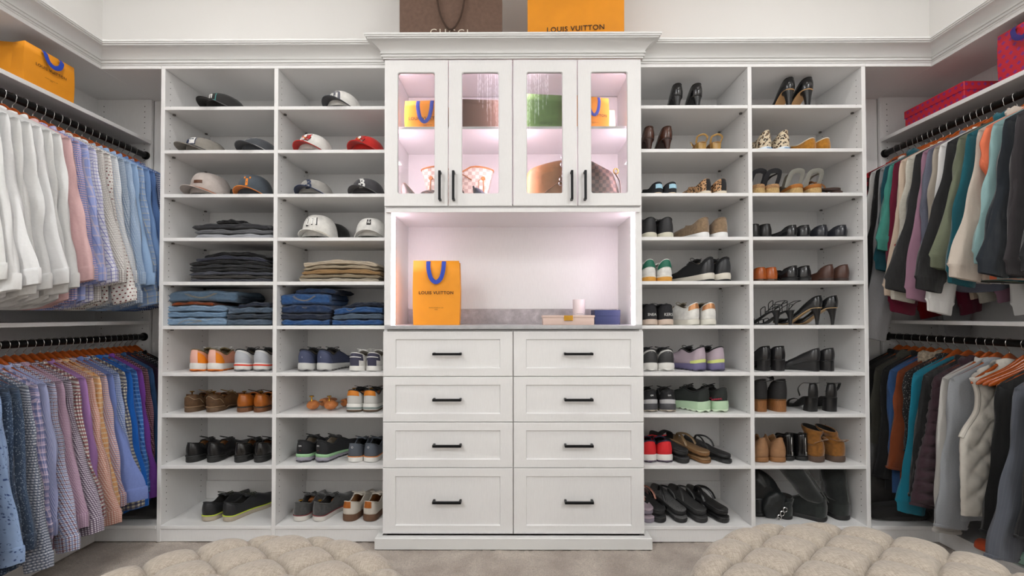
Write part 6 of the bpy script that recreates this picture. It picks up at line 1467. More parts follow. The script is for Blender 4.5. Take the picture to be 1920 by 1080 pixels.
# ------------------------------------------------------------------ folded trousers and jeans
def folded(name, label, cat, group, x0, x1, y0, d, z0, th, mat, bump, seed, tilt=0.0, stitch=None, lobes=2, ret=False):
    """one folded garment: rounded slab with fold grooves; bump(xn) lifts it to follow the pile"""
    r_ = np.random.RandomState(seed); w_ = x1 - x0
    t = empty(name, ((x0 + x1) / 2, y0, z0), 0, label, cat, group)
    nx, k = 40, 36; th_ = np.linspace(0, 2 * PI, k, endpoint=False); ph = r_.rand(6) * 6.28; rings, uvs = [], []
    for i in range(nx):
        xn = -1 + 2 * i / (nx - 1); e = math.sqrt(max(.0, 1 - max(0, (abs(xn) - .93) / .07) ** 2)) * .92 + .08
        cs, sn = np.cos(th_), np.sin(th_)
        yy = d / 2 * (1 - np.sign(cs) * np.abs(cs) ** .28); zz = .5 * th * (1 + np.sign(sn) * np.abs(sn) ** .55 * e)
        gro = np.zeros(k)
        for g in range(1, lobes): gro = gro + .010 * np.exp(-((zz / th - g / lobes) / .07) ** 2)
        yy = yy + gro * (cs > .3) + (.006 * math.sin(5 * xn + ph[0]) + .004 * math.sin(11 * xn + ph[1])) * (cs > .2) * .7
        wr = .0025 * np.sin(7 * xn + yy * 40 + ph[2]) + .0018 * np.sin(15 * xn - yy * 60 + ph[3])
        zz = zz + bump(xn) + wr * (sn > -.2) + tilt * xn
        rings.append(np.stack([np.full(k, xn * w_ / 2) + .004 * np.sin(zz * 300 + ph[4]) * (abs(xn) > .9), yy, zz], -1)); uvs.append(np.stack([np.full(k, xn * w_ / 2), th_ * .05], -1))
    R = np.asarray(rings); V, F = loft(R)
    mk('folded_cloth', V, F, mat, t, uv=np.asarray(uvs).reshape(-1, 2), angle=180)
    if stitch:
        parts = []
        for (pts) in stitch:
            P_ = np.asarray(pts, float); u = np.linspace(0, 1, 16); kk = np.linspace(0, 1, len(P_))
            xs_ = interp(list(zip(kk, P_[:, 0])), u); fs = interp(list(zip(kk, P_[:, 1])), u)
            ys_ = np.where(fs <= .9, d / 2 * (1 - np.clip(1 - np.abs(2 * fs - 1) ** 3.2, .0, 1) ** .28 * .99) - .006, .01); zz = th * fs + np.array([bump(x) for x in xs_]) + tilt * xs_
            parts.append(tube(np.stack([xs_ * w_ / 2, ys_ + .002, zz], -1), .0010, 5))
        V, F, _ = join(*parts); mk('stitching', V, F, M('pale_gold_stitching', '#a89a78', .8), t)
    return t
def denim(name, c1, c2, wear):
    return fabric(name, c1, [('mel', 18, c2, .85), ('mel', 55, wear, .45), ('v', .0035, .5, 0, c2, .18)], rough=.9, weave=1800, wr=.55)
def chino(name, c, d): return fabric(name, c, [('mel', 120, d, .5)], rough=.9, weave=2000, wr=.45)
ordn = ('bottom', 'second', 'third', 'fourth', 'fifth', 'sixth', 'seventh', 'top')
def pile(row, specs, px0, px1, what, cat, name, group, seed, arch=.012, y=2.368, d=.27, tilt=0.0, place=''):
    z = TOPZ[row - 1] + .0005; n = len(specs)
    for i, (mt, th, desc, dx0, dx1, *st) in enumerate(specs):
        a = arch * (i / max(1, n - 1)) if n > 1 else arch
        pos = 'top' if i == n - 1 else 'bottom' if i == 0 else ordn[i] + ' from the bottom'
        folded(name, '%s, %s of the %s' % (desc, pos, place), cat, group, PX(px0, y) + dx0, PX(px1, y) - dx1, y, d, z, th, mt, (lambda xn, a=a: a * (1 - xn * xn) - .35 * a), seed + i, tilt * i / n, st[0] if st else None)
        z += th * .97 + .0003
C = chino
pile(4, [(C('silver_grey_chino', '#b9bac0', '#a9aab1'), .026, 'silver grey trousers', .01, 0), (C('mid_grey_chino', '#77787c', '#6a6b6f'), .024, 'mid grey trousers', .0, .004), (C('charcoal_chino', '#3d3d41', '#333337'), .030, 'charcoal trousers', -.008, .02), (C('black_chino', '#1d1d1f', '#161618'), .018, 'crumpled black trousers', .12, .15)],
     360, 509, 'trousers', 'trousers', 'folded_trousers', 'dark trousers folded on the fourth left shelf', 40, .010, place='small dark pile under the caps')
pile(5, [(C('slate_chino', '#55565f', '#4a4b54'), .018, 'slate trousers', .0, 0), (C('warm_grey_chino', '#4e4a47', '#433f3d'), .017, 'warm grey trousers', .0, .0), (C('blue_grey_chino', '#565863', '#4a4c57'), .019, 'blue-grey trousers', -.004, .0), (C('soft_black_chino', '#2c2c2e', '#232325'), .016, 'soft black trousers', .002, .01), (C('graphite_chino', '#3b3c40', '#303135'), .018, 'graphite trousers', .006, .01), (C('ink_black_chino', '#222224', '#1a1a1c'), .020, 'ink black trousers', -.004, .016), (C('navy_grey_chino', '#3f4150', '#333543'), .022, 'navy-grey trousers', .03, .03), (C('deep_black_chino', '#1b1b1d', '#141416'), .020, 'deep black trousers', .075, .03)],
     353, 509, 'trousers', 'trousers', 'folded_trousers', 'tall dark pile of trousers on the fifth left shelf', 60, .022, place='tall dark pile')
pile(5, [(C('stone_chino', '#c9bfae', '#bcb19f'), .020, 'stone trousers', 0, .01), (C('khaki_chino', '#ab9a80', '#9d8c72'), .018, 'khaki trousers', .0, .006), (C('camel_chino', '#b08c60', '#a17e53'), .026, 'camel trousers', .014, 0), (C('sand_chino', '#c2b298', '#b4a389'), .018, 'sand trousers', .02, .01), (C('light_beige_chino', '#d3c4ae', '#c6b69f'), .024, 'light beige trousers', .02, .016)],
     559, 713, 'trousers', 'trousers', 'folded_trousers', 'beige pile of trousers on the fifth left shelf', 80, .020, place='beige pile')
DL, DL2, DLD = denim('light_wash_denim', '#7c9dbd', '#5d81a6', '#a9c2d8'), denim('faded_denim', '#86a3bf', '#6588ac', '#b9cddd'), denim('mid_wash_denim', '#5f7a94', '#4a637c', '#7d95ab')
DG, DK, DK2, DKB = denim('grey_wash_denim', '#5c6f83', '#48596c', '#77889a'), denim('dark_indigo_denim', '#1f3354', '#16253f', '#3c5f94'), denim('midnight_denim', '#232c40', '#1a2233', '#39465f'), denim('bright_indigo_denim', '#2b5a96', '#1d3f70', '#5a8ac4')
VST = [[(-.5, .72), (-.28, .42), (-.02, .30), (.2, .42), (.42, .75)], [(-.46, .76), (-.26, .48), (-.02, .36), (.18, .48), (.38, .78)]]
pile(6, [(DL2, .042, 'light blue jeans', -.004, .0, [[(-.6, .2), (-.2, .7), (.3, .6)], [(-.3, .2), (.1, .5), (.5, .8)]]), (DL, .030, 'washed blue jeans', .0, .004), (DL2, .034, 'pale wash jeans', .004, .0), (fabric('rust_canvas', '#9a4a1e', [('mel', 90, '#87401a', .5)]), .016, 'rust orange trousers', .03, .07), (DLD, .060, 'thick mid blue jeans', .006, -.06, VST)],
     311, 423, 'jeans', 'jeans', 'folded_jeans', 'light jeans piled on the sixth left shelf', 100, .010, place='light jeans pile')
pile(6, [(DG, .034, 'grey-blue jeans', .004, 0), (denim('charcoal_denim', '#3a4552', '#2d3743', '#535f6d'), .026, 'charcoal blue jeans', -.004, 0), (DG, .034, 'stonewashed grey-blue jeans', .004, 0), (DK2, .022, 'small dark jeans', .06, .01)],
     424, 509, 'jeans', 'jeans', 'folded_jeans', 'grey jeans piled on the sixth left shelf', 120, .012, tilt=.006, place='grey jeans pile')
pile(6, [(DKB, .030, 'indigo jeans with pale seams', .006, 0), (DK2, .032, 'midnight blue jeans', 0, .0), (DK, .046, 'dark ribbed jeans', .006, -.004, [[(-.25, .85), (.0, .6), (.2, .85)]]), (DKB, .060, 'bright indigo stitched jeans', .004, .0, VST), (DK, .026, 'dark rolled jeans', .075, -.03)],
     524, 618, 'jeans', 'jeans', 'folded_jeans', 'dark jeans piled on the sixth left shelf', 140, .008, place='dark jeans pile by the divider')
pile(6, [(DKB, .030, 'mid indigo jeans', 0, 0), (DG, .030, 'dusty blue jeans', .004, 0), (DKB, .034, 'bright blue jeans', .010, 0, [[(-.5, .8), (-.3, .4), (-.1, .8)]]), (DK2, .020, 'dark navy jeans', .05, 0)],
     621, 717, 'jeans', 'jeans', 'folded_jeans', 'blue jeans piled on the sixth left shelf', 160, .014, tilt=.010, place='blue jeans pile beside the niche')

# ------------------------------------------------------------------ paper carrier bags
def paper(name, col, d=None, rough=.6):
    return M(name, col, rough, noise=(8, .05), bump=(120, .06))
ORANGE = paper('saffron_orange_paper', '#f09a1a'); BLUE_RIB = M('royal_blue_ribbon', '#2347b8', .55, bump=(900, .3)); INK = M('dark_brown_ink', '#3a2413', .7)
def bag(name, label, loc, rz, w_, d, h, mat, inside, handle=None, text=(), cat='paper bag', hstyle='ribbon', crease=.35, lean=0.0, group=None, hdrop=.34):
    t = empty(name, loc, rz, label, cat, group)
    rows = []
    for f in (0, .02, .3, .55, .8, 1.0):
        pull = d * .13 * crease * f; sp = -.004 * math.sin(PI * f)
        rows.append([(-w_ / 2 + sp, 0, h * f), (0, -.003 * math.sin(PI * f), h * f), (w_ / 2 - sp, 0, h * f), (w_ / 2 - pull * 2, d / 2, h * f), (w_ / 2 - sp, d, h * f), (0, d, h * f), (-w_ / 2 + sp, d, h * f), (-w_ / 2 + pull * 2, d / 2, h * f)])
    R = np.asarray(rows); R[..., 1] += lean * R[..., 2]
    F = grid_faces(6, 8, False, True, 0, True); F.append(tuple(range(8)))
    o = mk('bag_body', R.reshape(-1, 3), F, [mat, inside], t, angle=15); md = o.modifiers.new('thickness', 'SOLIDIFY'); md.thickness = .0016; md.offset = -1; md.material_offset = 1
    if handle:
        for yo, drop in ((-.006, 1), (d + .004, .9)):
            hw = w_ * (.17 if hstyle == 'ribbon' else .16); dr = h * hdrop * drop
            P_ = [(-hw, yo, h - .004), (-hw * .98, yo - (.010 if yo < 0 else -.010), h - dr * .3), (-hw * .66, yo - (.012 if yo < 0 else -.012), h - dr * .8), (0, yo - (.012 if yo < 0 else -.012), h - dr), (hw * .66, yo - (.012 if yo < 0 else -.012), h - dr * .8), (hw * .98, yo - (.010 if yo < 0 else -.010), h - dr * .3), (hw, yo, h - .004)]
            P_ = [(x, y_ + lean * z_, z_) for x, y_, z_ in P_]
            strap_loop(t, handle, P_, (.011 * w_ / .24 if hstyle == 'ribbon' else .005), (.08 if hstyle == 'ribbon' else 1.0), 'bag_handle', upv=(0, 1, 0))
    for (s_, wd, cx_, cz_, mt, kw) in text:
        V, F = text_fit(s_, wd, **kw); mk('lettering', np.stack([V[:, 0] + cx_, V[:, 0] * 0 - .0058 + lean * (V[:, 1] + cz_), V[:, 1] + cz_], -1), F, mt, t, smooth=False)
    return t
def lv_text(w_, h_, k=.75, z=.50): return [('LOUIS VUITTON', w_ * k, 0, h_ * z, INK, dict(sp=1.10, bold=.014)), ('MAISON FONDEE EN 1854', w_ * k * .42, 0, h_ * (z - .235), INK, dict(sp=1.1)), ('PARIS', w_ * k * .09, 0, h_ * (z - .262), INK, dict(sp=1.1))]
ORIN = paper('orange_paper_inside', '#c77a14')
def orange_bag(label, loc, rz, w_, d, h, text=True, k=.75, z=.50, **kw):
    return bag('paper_carrier_bag', label, loc, rz, w_, d, h, ORANGE, ORIN, BLUE_RIB, lv_text(w_, h, k, z) if text else (), group='orange carrier bags with blue ribbon', **kw)
yb = 2.36
orange_bag('tall orange carrier bag standing on the niche counter', (PX(818, yb), yb, ZCT + .0005), math.radians(3), .236, .11, .334, z=.50)
ZCB = zsh + .0145
yb = 2.345
orange_bag('orange carrier bag behind the leftmost glass door', (PX(797, yb), yb, ZCB), math.radians(-3), .215, .10, .148, k=.80, z=.36, hdrop=.80)
BRP = M('brown_monogram_paper', '#5a4436', .8, noise=(60, .12), bump=(90, .15))
bag('paper_carrier_bag', 'plain brown carrier bag behind the second glass door', (PX(897, yb + .02), yb + .02, ZCB), math.radians(4), .225, .10, .162, BRP, BRP, group='brown carrier bags')
GRN = M('green_quilted_paper', '#5d7f45', .75, noise=(40, .15), bump=(70, .3))
bag('paper_carrier_bag', 'green embossed carrier bag behind the third glass door', (PX(1022, yb), yb, ZCB), math.radians(6), .20, .09, .178, GRN, GRN, text=[('GUCCI', .062, .005, .026, M('black_green_ink', '#1d2a16', .7), dict(sp=1.25))])
orange_bag('orange carrier bag behind the rightmost glass door', (PX(1113, yb), yb, ZCB), math.radians(12), .175, .085, .165, k=.85, z=.42, hdrop=.62)
bag('cream_carrier_bag', 'cream paper bag behind the orange one in the right glass door', (PX(1137, yb + .12), yb + .115, ZCB), math.radians(8), .10, .07, .150, paper('cream_paper', '#e7dcc3'), paper('cream_paper', '#e7dcc3'))
ztop_c = zd1 + .004 + .022
orange_bag('huge orange carrier bag standing on top of the cabinet', (PX(1082, 2.36), 2.385, ztop_c), math.radians(-5), .50, .19, .62, k=.60, z=.312)
bag('paper_carrier_bag', 'huge brown carrier bag standing on top of the cabinet', (PX(844, 2.36), 2.385, ztop_c), math.radians(2), .535, .19, .60, M('brown_patterned_paper', '#6e5547', .7, noise=(50, .12), bump=(60, .12)), BRP, M('brown_rope', '#4a382d', .9), [('GUCCI', .20, -.01, .172, M('cream_ink', '#e8dccb', .6), dict(sp=1.25))], hstyle='rope', hdrop=.70, group='brown carrier bags')
orange_bag('orange carrier bag lying along the upper left shelf', (XL - .012, 2.087, 2.1875), math.radians(90), .225, .13, .178, k=.62, z=.56)
# red boxes on the upper right shelf
def red_pattern():
    mt, b, t = newmat('red_geometric_paper'); sx = t.node('ShaderNodeSeparateXYZ'); t.l.new(t.obj(), sx.inputs[0])
    u = t.math('ADD', sx.outputs[0], sx.outputs[1]); v = sx.outputs[2]; per = .030
    row = t.math('FLOOR', t.math('MULTIPLY', v, 1 / per)); sh = t.math('MULTIPLY', t.math('MODULO', row, 2.0), .5)
    du = t.math('ABSOLUTE', t.math('SUBTRACT', t.math('FRACT', t.math('MULTIPLY_ADD', u, 1 / per, sh)), .5)); dv = t.math('ABSOLUTE', t.math('SUBTRACT', t.math('FRACT', t.math('MULTIPLY', v, 1 / per)), .5))
    dd = t.math('ADD', du, dv); c = t.mix(t.math('LESS_THAN', dd, .30), lin('#b81330'), lin('#6a2580'))
    c = t.mix(t.math('LESS_THAN', t.math('FRACT', t.math('MULTIPLY', t.math('ADD', du, dv), 6.0)), .22), c, lin('#d23a3a'))
    t.set(b.inputs['Base Color'], c); b.inputs['Roughness'].default_value = .5; return mt
REDP = red_pattern()
bx = empty('gift_box', (2.325, 2.345, 2.1875), 0, 'red patterned lidded gift box on the upper right shelf', 'box')
box('box_base', -.155, .155, -.165, .165, 0, .066, REDP, bx, .002); box('box_lid', -.158, .158, -.168, .168, .048, .090, REDP, bx, .002)
bag('patterned_gift_bag', 'red patterned gift bag with purple ribbon on the upper right shelf', (2.166, 1.91, 2.1875), math.radians(-90), .225, .11, .208, REDP, M('red_paper_inside', '#a3152c', .7), M('purple_ribbon', '#2d2370', .55), cat='gift bag')

# ------------------------------------------------------------------ small things on the counter
BLSH = M('blush_box_paper', '#d9bfb2', .5, bump=(200, .05))
yb = 2.335; b0 = empty('keepsake_box', (PX(1066, yb), yb, ZCT), math.radians(-2), 'blush pink keepsake box with gold clasp on the counter', 'box')
box('box_base', -.131, .131, 0, .16, 0, .040, BLSH, b0, .003, 2); box('box_lid', -.134, .134, -.003, .163, .0385, .050, BLSH, b0, .003, 2)
box('gold_clasp', -.024, .022, -.008, -.001, .022, .049, GOLD, b0, .004, 3)
yb = 2.55; b1 = empty('candle_tube', (PX(1085.5, yb), yb, ZCT), 0, 'white cylindrical candle tube behind the pink box', 'candle')
V, F = lathe([(.001, 0), (.0335, 0), (.0345, .002), (.0345, .095), (.0338, .0955), (.0338, .0965), (.0345, .097), (.0345, .136), (.0335, .138), (.001, .138)], 40); mk('tube_body', V, F, M('white_card_tube', '#eadfe0', .4), b1, angle=35)
V, F, _ = join(*[(rect_vf(.0032, .0022, 2)[0] + [-.016 + .0042 * q_, 0, 0], rect_vf(.0032, .0022, 2)[1]) for q_ in range(9)]); a_ = V[:, 0] / .0346 - PI / 2; mk('fine_print', np.stack([.0349 * np.cos(a_), .0349 * np.sin(a_), V[:, 1] + .058], -1), F, M('grey_ink', '#8b7f80', .7), b1, smooth=False)
yb = 2.44; b2 = empty('navy_box', (PX(1139, yb), yb, ZCT), math.radians(0), 'navy blue rectangular box at the right of the counter', 'box')
NVY = M('navy_box_paper', '#1f2c57', .5, bump=(200, .05)); box('box_base', -.068, .068, 0, .11, 0, .062, NVY, b2, .0015); box('box_lid', -.0695, .0695, -.0015, .1115, .045, .078, NVY, b2, .0015)

# ------------------------------------------------------------------ handbags behind the glass
def checker(name, c1, c2, per, coat=.1):
    mt, b, t = newmat(name); u, v = t.uv()
    k = t.math('MODULO', t.math('ADD', t.math('FLOOR', t.math('MULTIPLY_ADD', u, 1 / per, 500.0)), t.math('FLOOR', t.math('MULTIPLY_ADD', v, 1 / per, 500.0))), 2.0)
    c = t.mix(k, lin(c1), lin(c2)); c = t.mix(t.math('MULTIPLY', t.noise(300, 2.0), .25), c, lin(c2))
    t.set(b.inputs['Base Color'], c); b.inputs['Roughness'].default_value = .7; t.set(b.inputs['Normal'], t.bump(t.noise(900, 1.0), .2)); return mt
AZUR, EBENE = checker('cream_check_canvas', '#e8ddd0', '#c3aea0', .020), checker('brown_check_canvas', '#6e4f45', '#3a2622', .019)
VACH = leather('honey_leather_trim', '#b1703a', .4)
ZLB = zd0 + .0122
def pouch(name, label, loc, rz, poly, depth, mat, cat='handbag', puff=.5, trim=None, n=9):
    t = empty(name, loc, rz, label, cat, 'handbags in the glass cabinet'); P_ = np.asarray(poly, float)
    # round the outline
    for _ in range(2):
        Q = np.empty((len(P_) * 2, 2)); Q[0::2] = P_ * .78 + np.roll(P_, -1, 0) * .22; Q[1::2] = P_ * .22 + np.roll(P_, -1, 0) * .78; P_ = Q
    P_[:, 1] -= P_[:, 1].min(); c = P_.mean(0); rings, uvs = [], []
    for f in np.linspace(-1, 1, n):
        s = .30 + .70 * (1 - abs(f) ** 3) ** puff if abs(f) < 1 else .30
        q = c + (P_ - c) * s; q[:, 1] = np.maximum(q[:, 1], 0)
        rings.append(np.stack([q[:, 0], np.full(len(q), depth / 2 * (np.sign(f) * abs(f) ** .7)), q[:, 1]], -1)); uvs.append(q)
    V, F = loft(rings); mk('bag_body', V, F, mat, t, uv=np.asarray(uvs).reshape(-1, 2), angle=60)
    if trim is not None:
        V, F = tube(np.stack([P_[:, 0], 0 * P_[:, 0], P_[:, 1] + .001], -1), .0035, 7, closed=True); mk('edge_trim', V, F, trim, t)
    return t
def tote(label, loc, rz, wb, wt, d, h, mat, trim):
    t = empty('tote_bag', loc, rz, label, 'handbag', 'handbags in the glass cabinet'); rings, uvs = [], []
    a = np.linspace(0, 2 * PI, 56, endpoint=False); cs, sn = np.cos(a), np.sin(a)
    for f in np.linspace(0, 1, 12):
        w_ = wb + (wt - wb) * f ** 1.1; dd = d * (1 - .45 * f)
        x = w_ / 2 * np.sign(cs) * np.abs(cs) ** .45; y_ = dd / 2 * np.sign(sn) * np.abs(sn) ** .45 + d / 2
        xn = np.abs(x) / (w_ / 2); z = h * f + f ** 4 * (.016 * np.sin(PI * xn) - .030 * np.exp(-(xn / .22) ** 2))
        rings.append(np.stack([x, y_, z], -1)); uvs.append(np.stack([x + (y_ * (np.abs(cs) > .92)), z], -1))
    R = np.asarray(rings); F = grid_faces(12, 56, False, True, 0, True); F.append(tuple(range(56)))
    o = mk('bag_body', R.reshape(-1, 3), F, [mat, LINE_T], t, uv=np.asarray(uvs).reshape(-1, 2), angle=60); md = o.modifiers.new('thickness', 'SOLIDIFY'); md.thickness = .003; md.offset = -1; md.material_offset = 1
    V, F = tube(R[-1], .0042, 7, closed=True); mk('top_trim', V, F, trim, t)
    for sx in (-1, 1):
        V, F = lathe([(.001, -.004), (.010, -.003), (.012, 0), (.010, .003), (.001, .004)], 14); V = V[:, [0, 2, 1]] + [sx * wt * .36, -.004 + d * .22, h * .78]; mk('side_knot', V, F, trim, t)
        strap_loop(t, trim, [(sx * wt * .36, d * .2, h * .78), (sx * wt * .37, d * .14, h * .5), (sx * wt * .33, d * .08, h * .2)], .0035, .5, 'side_tie')
        strap_loop(t, trim, [(sx * wt * .36, d * .2, h * .8), (sx * wt * .30, d * .14, h * .70), (sx * wt * .30, d * .1, h * .45)], .0030, .5, 'side_tie')
    strap_loop(t, trim, [(-wt * .20, d * .16, h * .74), (-wt * .16, d * .10, h * 1.0), (-wt * .02, d * .05, h * .9), (wt * .03, d * .04, h * .55), (.0, d * .04, h * .35), (-wt * .05, d * .04, h * .5), (wt * .05, d * .06, h * .86), (wt * .2, d * .16, h * .74)], .0048, .5, 'handle')
    return t
tote('cream checkered tote with honey leather trim in the glass cabinet', (PX(856, 2.44), 2.44, ZLB), math.radians(2), .29, .395, .13, .232, AZUR, VACH)
pouch('shoulder_bag', 'dark brown shoulder bag at the left behind the glass', (PX(768, 2.36), 2.375, ZLB), 0, [(-0.045, 0.0), (0.055, 0.0), (0.05, 0.038), (0.0, 0.095), (-0.035, 0.133), (-0.045, 0.114)], .06, leather('chocolate_canvas', '#40322b', .5), trim=leather('dark_honey_trim', '#6b4426', .5))
pouch('small_pouch', 'small brown checkered pouch in front of the cream tote', (PX(803, 2.35), 2.362, ZLB), 0, [(-0.055, 0.0), (0.055, 0.0), (0.052, 0.0918), (-0.052, 0.081)], .03, EBENE, puff=.3)
pouch('small_pouch', 'brown checkered wallet beside the grey clutch', (PX(863, 2.35), 2.362, ZLB), 0, [(-0.03, 0.0), (0.024, 0.0), (0.018, 0.0986), (-0.03, 0.0986)], .03, EBENE, puff=.3)
cl = pouch('clutch_bag', 'grey leather clutch with black edge behind the second door', (PX(907, 2.345), 2.36, ZLB), math.radians(-8), [(-0.056, 0.0), (0.075, 0.0), (0.07, 0.0141), (0.02, 0.0611), (-0.04, 0.1081), (-0.054, 0.0846)], .05, leather('slate_clutch_leather', '#6d6c7c', .3), trim=None)
V, F = tube(np.stack([-.050 + .006 * np.sin(np.linspace(0, PI, 12)), np.full(12, -.026), np.linspace(.002, .103, 12)], -1), .006, 8); mk('black_gusset', V, F, BKL, cl)
TAUPE = leather('caramel_leather', '#96683f', .5)
st = pouch('satchel', 'caramel leather satchel with silver chain charm behind the third door', (PX(1026, 2.37), 2.385, ZLB), math.radians(-4), [(-.105, 0), (.115, 0), (.118, .17), (.10, .246), (.03, .236), (-.085, .205), (-.112, .16)], .11, TAUPE, trim=leather('caramel_trim', '#8a5c3c', .4))
V, F = tube(np.stack([np.linspace(-.02, .10, 14), np.full(14, -.054) + .004 * np.sin(np.linspace(0, 6, 14)), .055 + .085 * np.linspace(0, 1, 14) ** .8], -1), .006, 8, flat=.4); mk('flap_edge', V, F, leather('caramel_trim', '#8a5c3c', .4), st)
parts = []
for k in range(8):
    a = np.linspace(0, 2 * PI, 12, endpoint=False); cx_, cz_ = .078 + .012 * math.sin(k * 1.7), .245 - .019 * k
    if 3 <= k <= 3: continue
    P_ = np.stack([cx_ + .010 * np.cos(a) * (1 if k % 2 else .35), -.052 + .010 * np.cos(a) * (.3 if k % 2 else 1), cz_ + .011 * np.sin(a)], -1); parts.append(tube(P_, .0028, 6, closed=True))
V, F, _ = join(*parts); mk('chain_charm', V, F, M('white_silver_chain', '#dedbe0', .25, metal=.8), st, label='silver white chain charm')
eb = pouch('slouchy_tote', 'dark brown checkered tote with gold ring behind the rightmost door', (PX(1131, 2.40), 2.40, ZLB), math.radians(6), [(-0.1, 0.0), (0.105, 0.0), (0.085, 0.0625), (0.058, 0.1475), (0.04, 0.1875), (-0.02, 0.215), (-0.09, 0.25), (-0.1, 0.2375)], .12, EBENE, trim=leather('espresso_trim', '#4a3028', .45))
V, F = tube([(.055 + .012 * math.cos(t_), -.05, .183 + .014 * math.sin(t_)) for t_ in np.linspace(0, 2 * PI, 16, endpoint=False)], .0028, 7, closed=True); mk('gold_ring', V, F, GOLD, eb)
strap_loop(eb, leather('espresso_trim', '#4a3028', .45), [(.05, -.048, .175), (.075, -.054, .12), (.078, -.056, .05), (.070, -.056, .004)], .008, .35, 'strap')

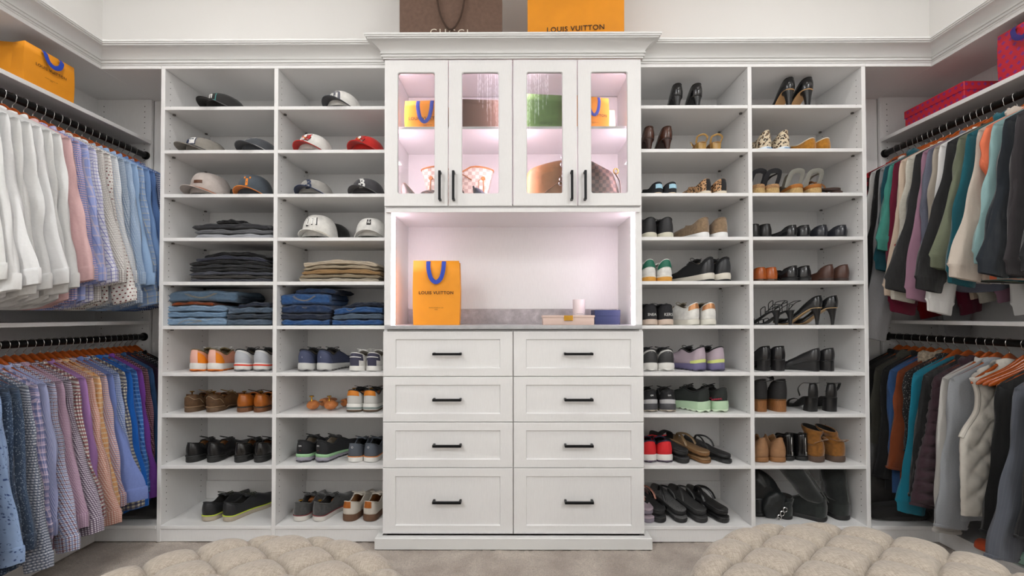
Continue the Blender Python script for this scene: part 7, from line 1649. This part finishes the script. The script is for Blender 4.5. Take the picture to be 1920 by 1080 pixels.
# ------------------------------------------------------------------ tufted ottomans
def linen():
    mt, b, t = newmat('oatmeal_linen'); o_ = t.obj()
    n1 = t.noise(1.0, 3.0, t.scalev(o_, (420, 60, 60))); n2 = t.noise(1.0, 3.0, t.scalev(o_, (60, 420, 60)))
    c = t.mix(t.ramp(t.math('ADD', n1, n2), .7, 1.3), lin('#9c9082'), lin('#c1b6a8'))
    t.set(b.inputs['Base Color'], c); b.inputs['Roughness'].default_value = .95; b.inputs['Sheen Weight'].default_value = .25
    t.set(b.inputs['Normal'], t.bump(t.math('ADD', n1, n2), .35, .002)); return mt
LIN = linen()
def ottoman(cx, cy, R_, ztop, label, ox, oy):
    t = empty('tufted_ottoman', (cx, cy, 0), 0, label, 'ottoman', 'round tufted ottomans')
    AX, AY = .098, .080
    na = 420; a = np.linspace(0, 2 * PI, na, endpoint=False)
    prof = []   # (r, z, nr, nz)
    re = .085
    for r in np.linspace(0.004, R_ - re, 110): prof.append((r, ztop + .018 * (1 - (r / R_) ** 2), 0, 1, 1.0))
    for q in np.linspace(0, PI / 2, 40)[1:]: prof.append((R_ - re + re * math.sin(q), ztop + .018 * (1 - ((R_ - re) / R_) ** 2) - re + re * math.cos(q), math.sin(q), math.cos(q), 1 - .75 * (q / (PI / 2)) ** 1.5))
    for f in np.linspace(0, 1, 8)[1:]: prof.append((R_ - .004 * f, ztop - re - (ztop - re - .06) * f + .002, 1, 0, .25 * (1 - f)))
    rows = []
    for (r, z, nr, nz, k) in prof:
        ru = min(r, R_ - re * .35) if nr > 0 else r
        ru = r if nr == 0 else (R_ - re) + (math.atan2(nr, nz)) * re * .75
        X, Y = ru * np.cos(a) + ox, ru * np.sin(a) + oy
        p, q = (X / AX + Y / AY) / 2, (X / AX - Y / AY) / 2
        sp, sq = np.abs(np.sin(PI * p)), np.abs(np.sin(PI * q))
        h = (sp * sq) ** .34 * .026 + (np.minimum(sp, sq)) ** .25 * .008 - .026
        dn = np.sqrt((AX * ((p - np.round(p)) + (q - np.round(q)))) ** 2 + (AY * ((p - np.round(p)) - (q - np.round(q)))) ** 2)
        h = h - .020 * np.exp(-(dn / .015) ** 2)
        for w1 in (p, q): h = h - .006 * np.exp(-(np.abs(w1 - np.round(w1)) * .124 / .0055) ** 2)
        h = h * k
        rows.append(np.stack([(r + h * nr) * np.cos(a), (r + h * nr) * np.sin(a), z + h * nz], -1))
    Rr = np.asarray(rows); F = grid_faces(len(prof), na, False, True, 0, False); F.append(tuple(range(na))[::-1])
    mk('tufted_cushion', Rr.reshape(-1, 3), F, LIN, t, angle=180)
    for i in range(-14, 15):
        for j in range(-14, 15):
            if (i + j) % 2: continue
            x, y = i * AX - ox, j * AY - oy
            if math.hypot(x, y) < R_ - re * .6:
                V, F = lathe([(.0005, .007), (.005, .006), (.009, .002), (.0095, -.004), (.0005, -.005)], 12); b_ = mk('tuft_button', V, F, LIN, t); b_.location = (x, y, ztop + .018 * (1 - (math.hypot(x, y) / R_) ** 2) - .046)
    V, F = lathe([(.001, .03), (R_ - .02, .03), (R_ - .012, .035), (R_ - .012, .062), (.001, .062)], 60); mk('base_ring', V, F, M('dark_wood_base', '#3a2a20', .5), t)
    for k in range(4):
        q = PI / 4 + k * PI / 2; V, F = lathe([(.001, 0), (.018, 0), (.022, .005), (.026, .03), (.001, .031)], 16); mk('foot', V + [(R_ - .09) * math.cos(q), (R_ - .09) * math.sin(q), 0], F, M('dark_wood_base', '#3a2a20', .5), t)
ottoman(-.715, 1.02, .495, .452, 'round oatmeal tufted ottoman in front of the left shelving tower', -.013 , .010)
ottoman(.955, 1.085, .507, .457, 'round oatmeal tufted ottoman in front of the right shelving tower', .02, .012)

# ------------------------------------------------------------------ dark things lying on the decks under the clothes
def deck_item(name, label, cat, x, y, rz, poly, depth, mat):
    t = pouch(name, label, (x, y, TOPZ[9] + .0005), rz, poly, depth, mat, cat=cat, puff=.4); t['group'] = 'things stored under the hanging clothes'; return t
deck_item('duffel_bag', 'charcoal duffel bag standing behind the coats beside the right tower', 'bag', 1.955, 2.52, 0, [(-.10, 0), (.12, 0), (.13, .20), (.11, .34), (.02, .40), (-.08, .38), (-.11, .2)], .16, leather('charcoal_bag_leather', '#3a3938', .6))
deck_item('folded_blanket', 'black folded blanket on the deck under the coats', 'blanket', 2.02, 2.44, 0, [(-.15, 0), (.16, 0), (.16, .05), (.05, .085), (-.12, .07), (-.16, .04)], .14, cloth('black_blanket_wool', '#1c1b1b'))
deck_item('folded_blanket', 'dark grey folded blanket on the deck under the shirts', 'blanket', -2.0, 2.46, 0, [(-.14, 0), (.15, 0), (.15, .05), (.04, .075), (-.12, .07), (-.15, .04)], .16, cloth('dark_grey_blanket_wool', '#252424'))
deck_item('knitted_hat', 'orange knitted hat on the deck under the vest', 'hat', 2.15, 2.09, .3, [(-.045, 0), (.045, 0), (.04, .035), (.0, .05), (-.038, .038)], .07, cloth('orange_knit', '#c4502a'))
deck_item('folded_towel', 'mint folded towel on the deck under the suit jackets', 'towel', 2.22, 1.97, .2, [(-.07, 0), (.07, 0), (.07, .06), (-.07, .06)], .10, cloth('mint_towel', '#9cc3b6'))
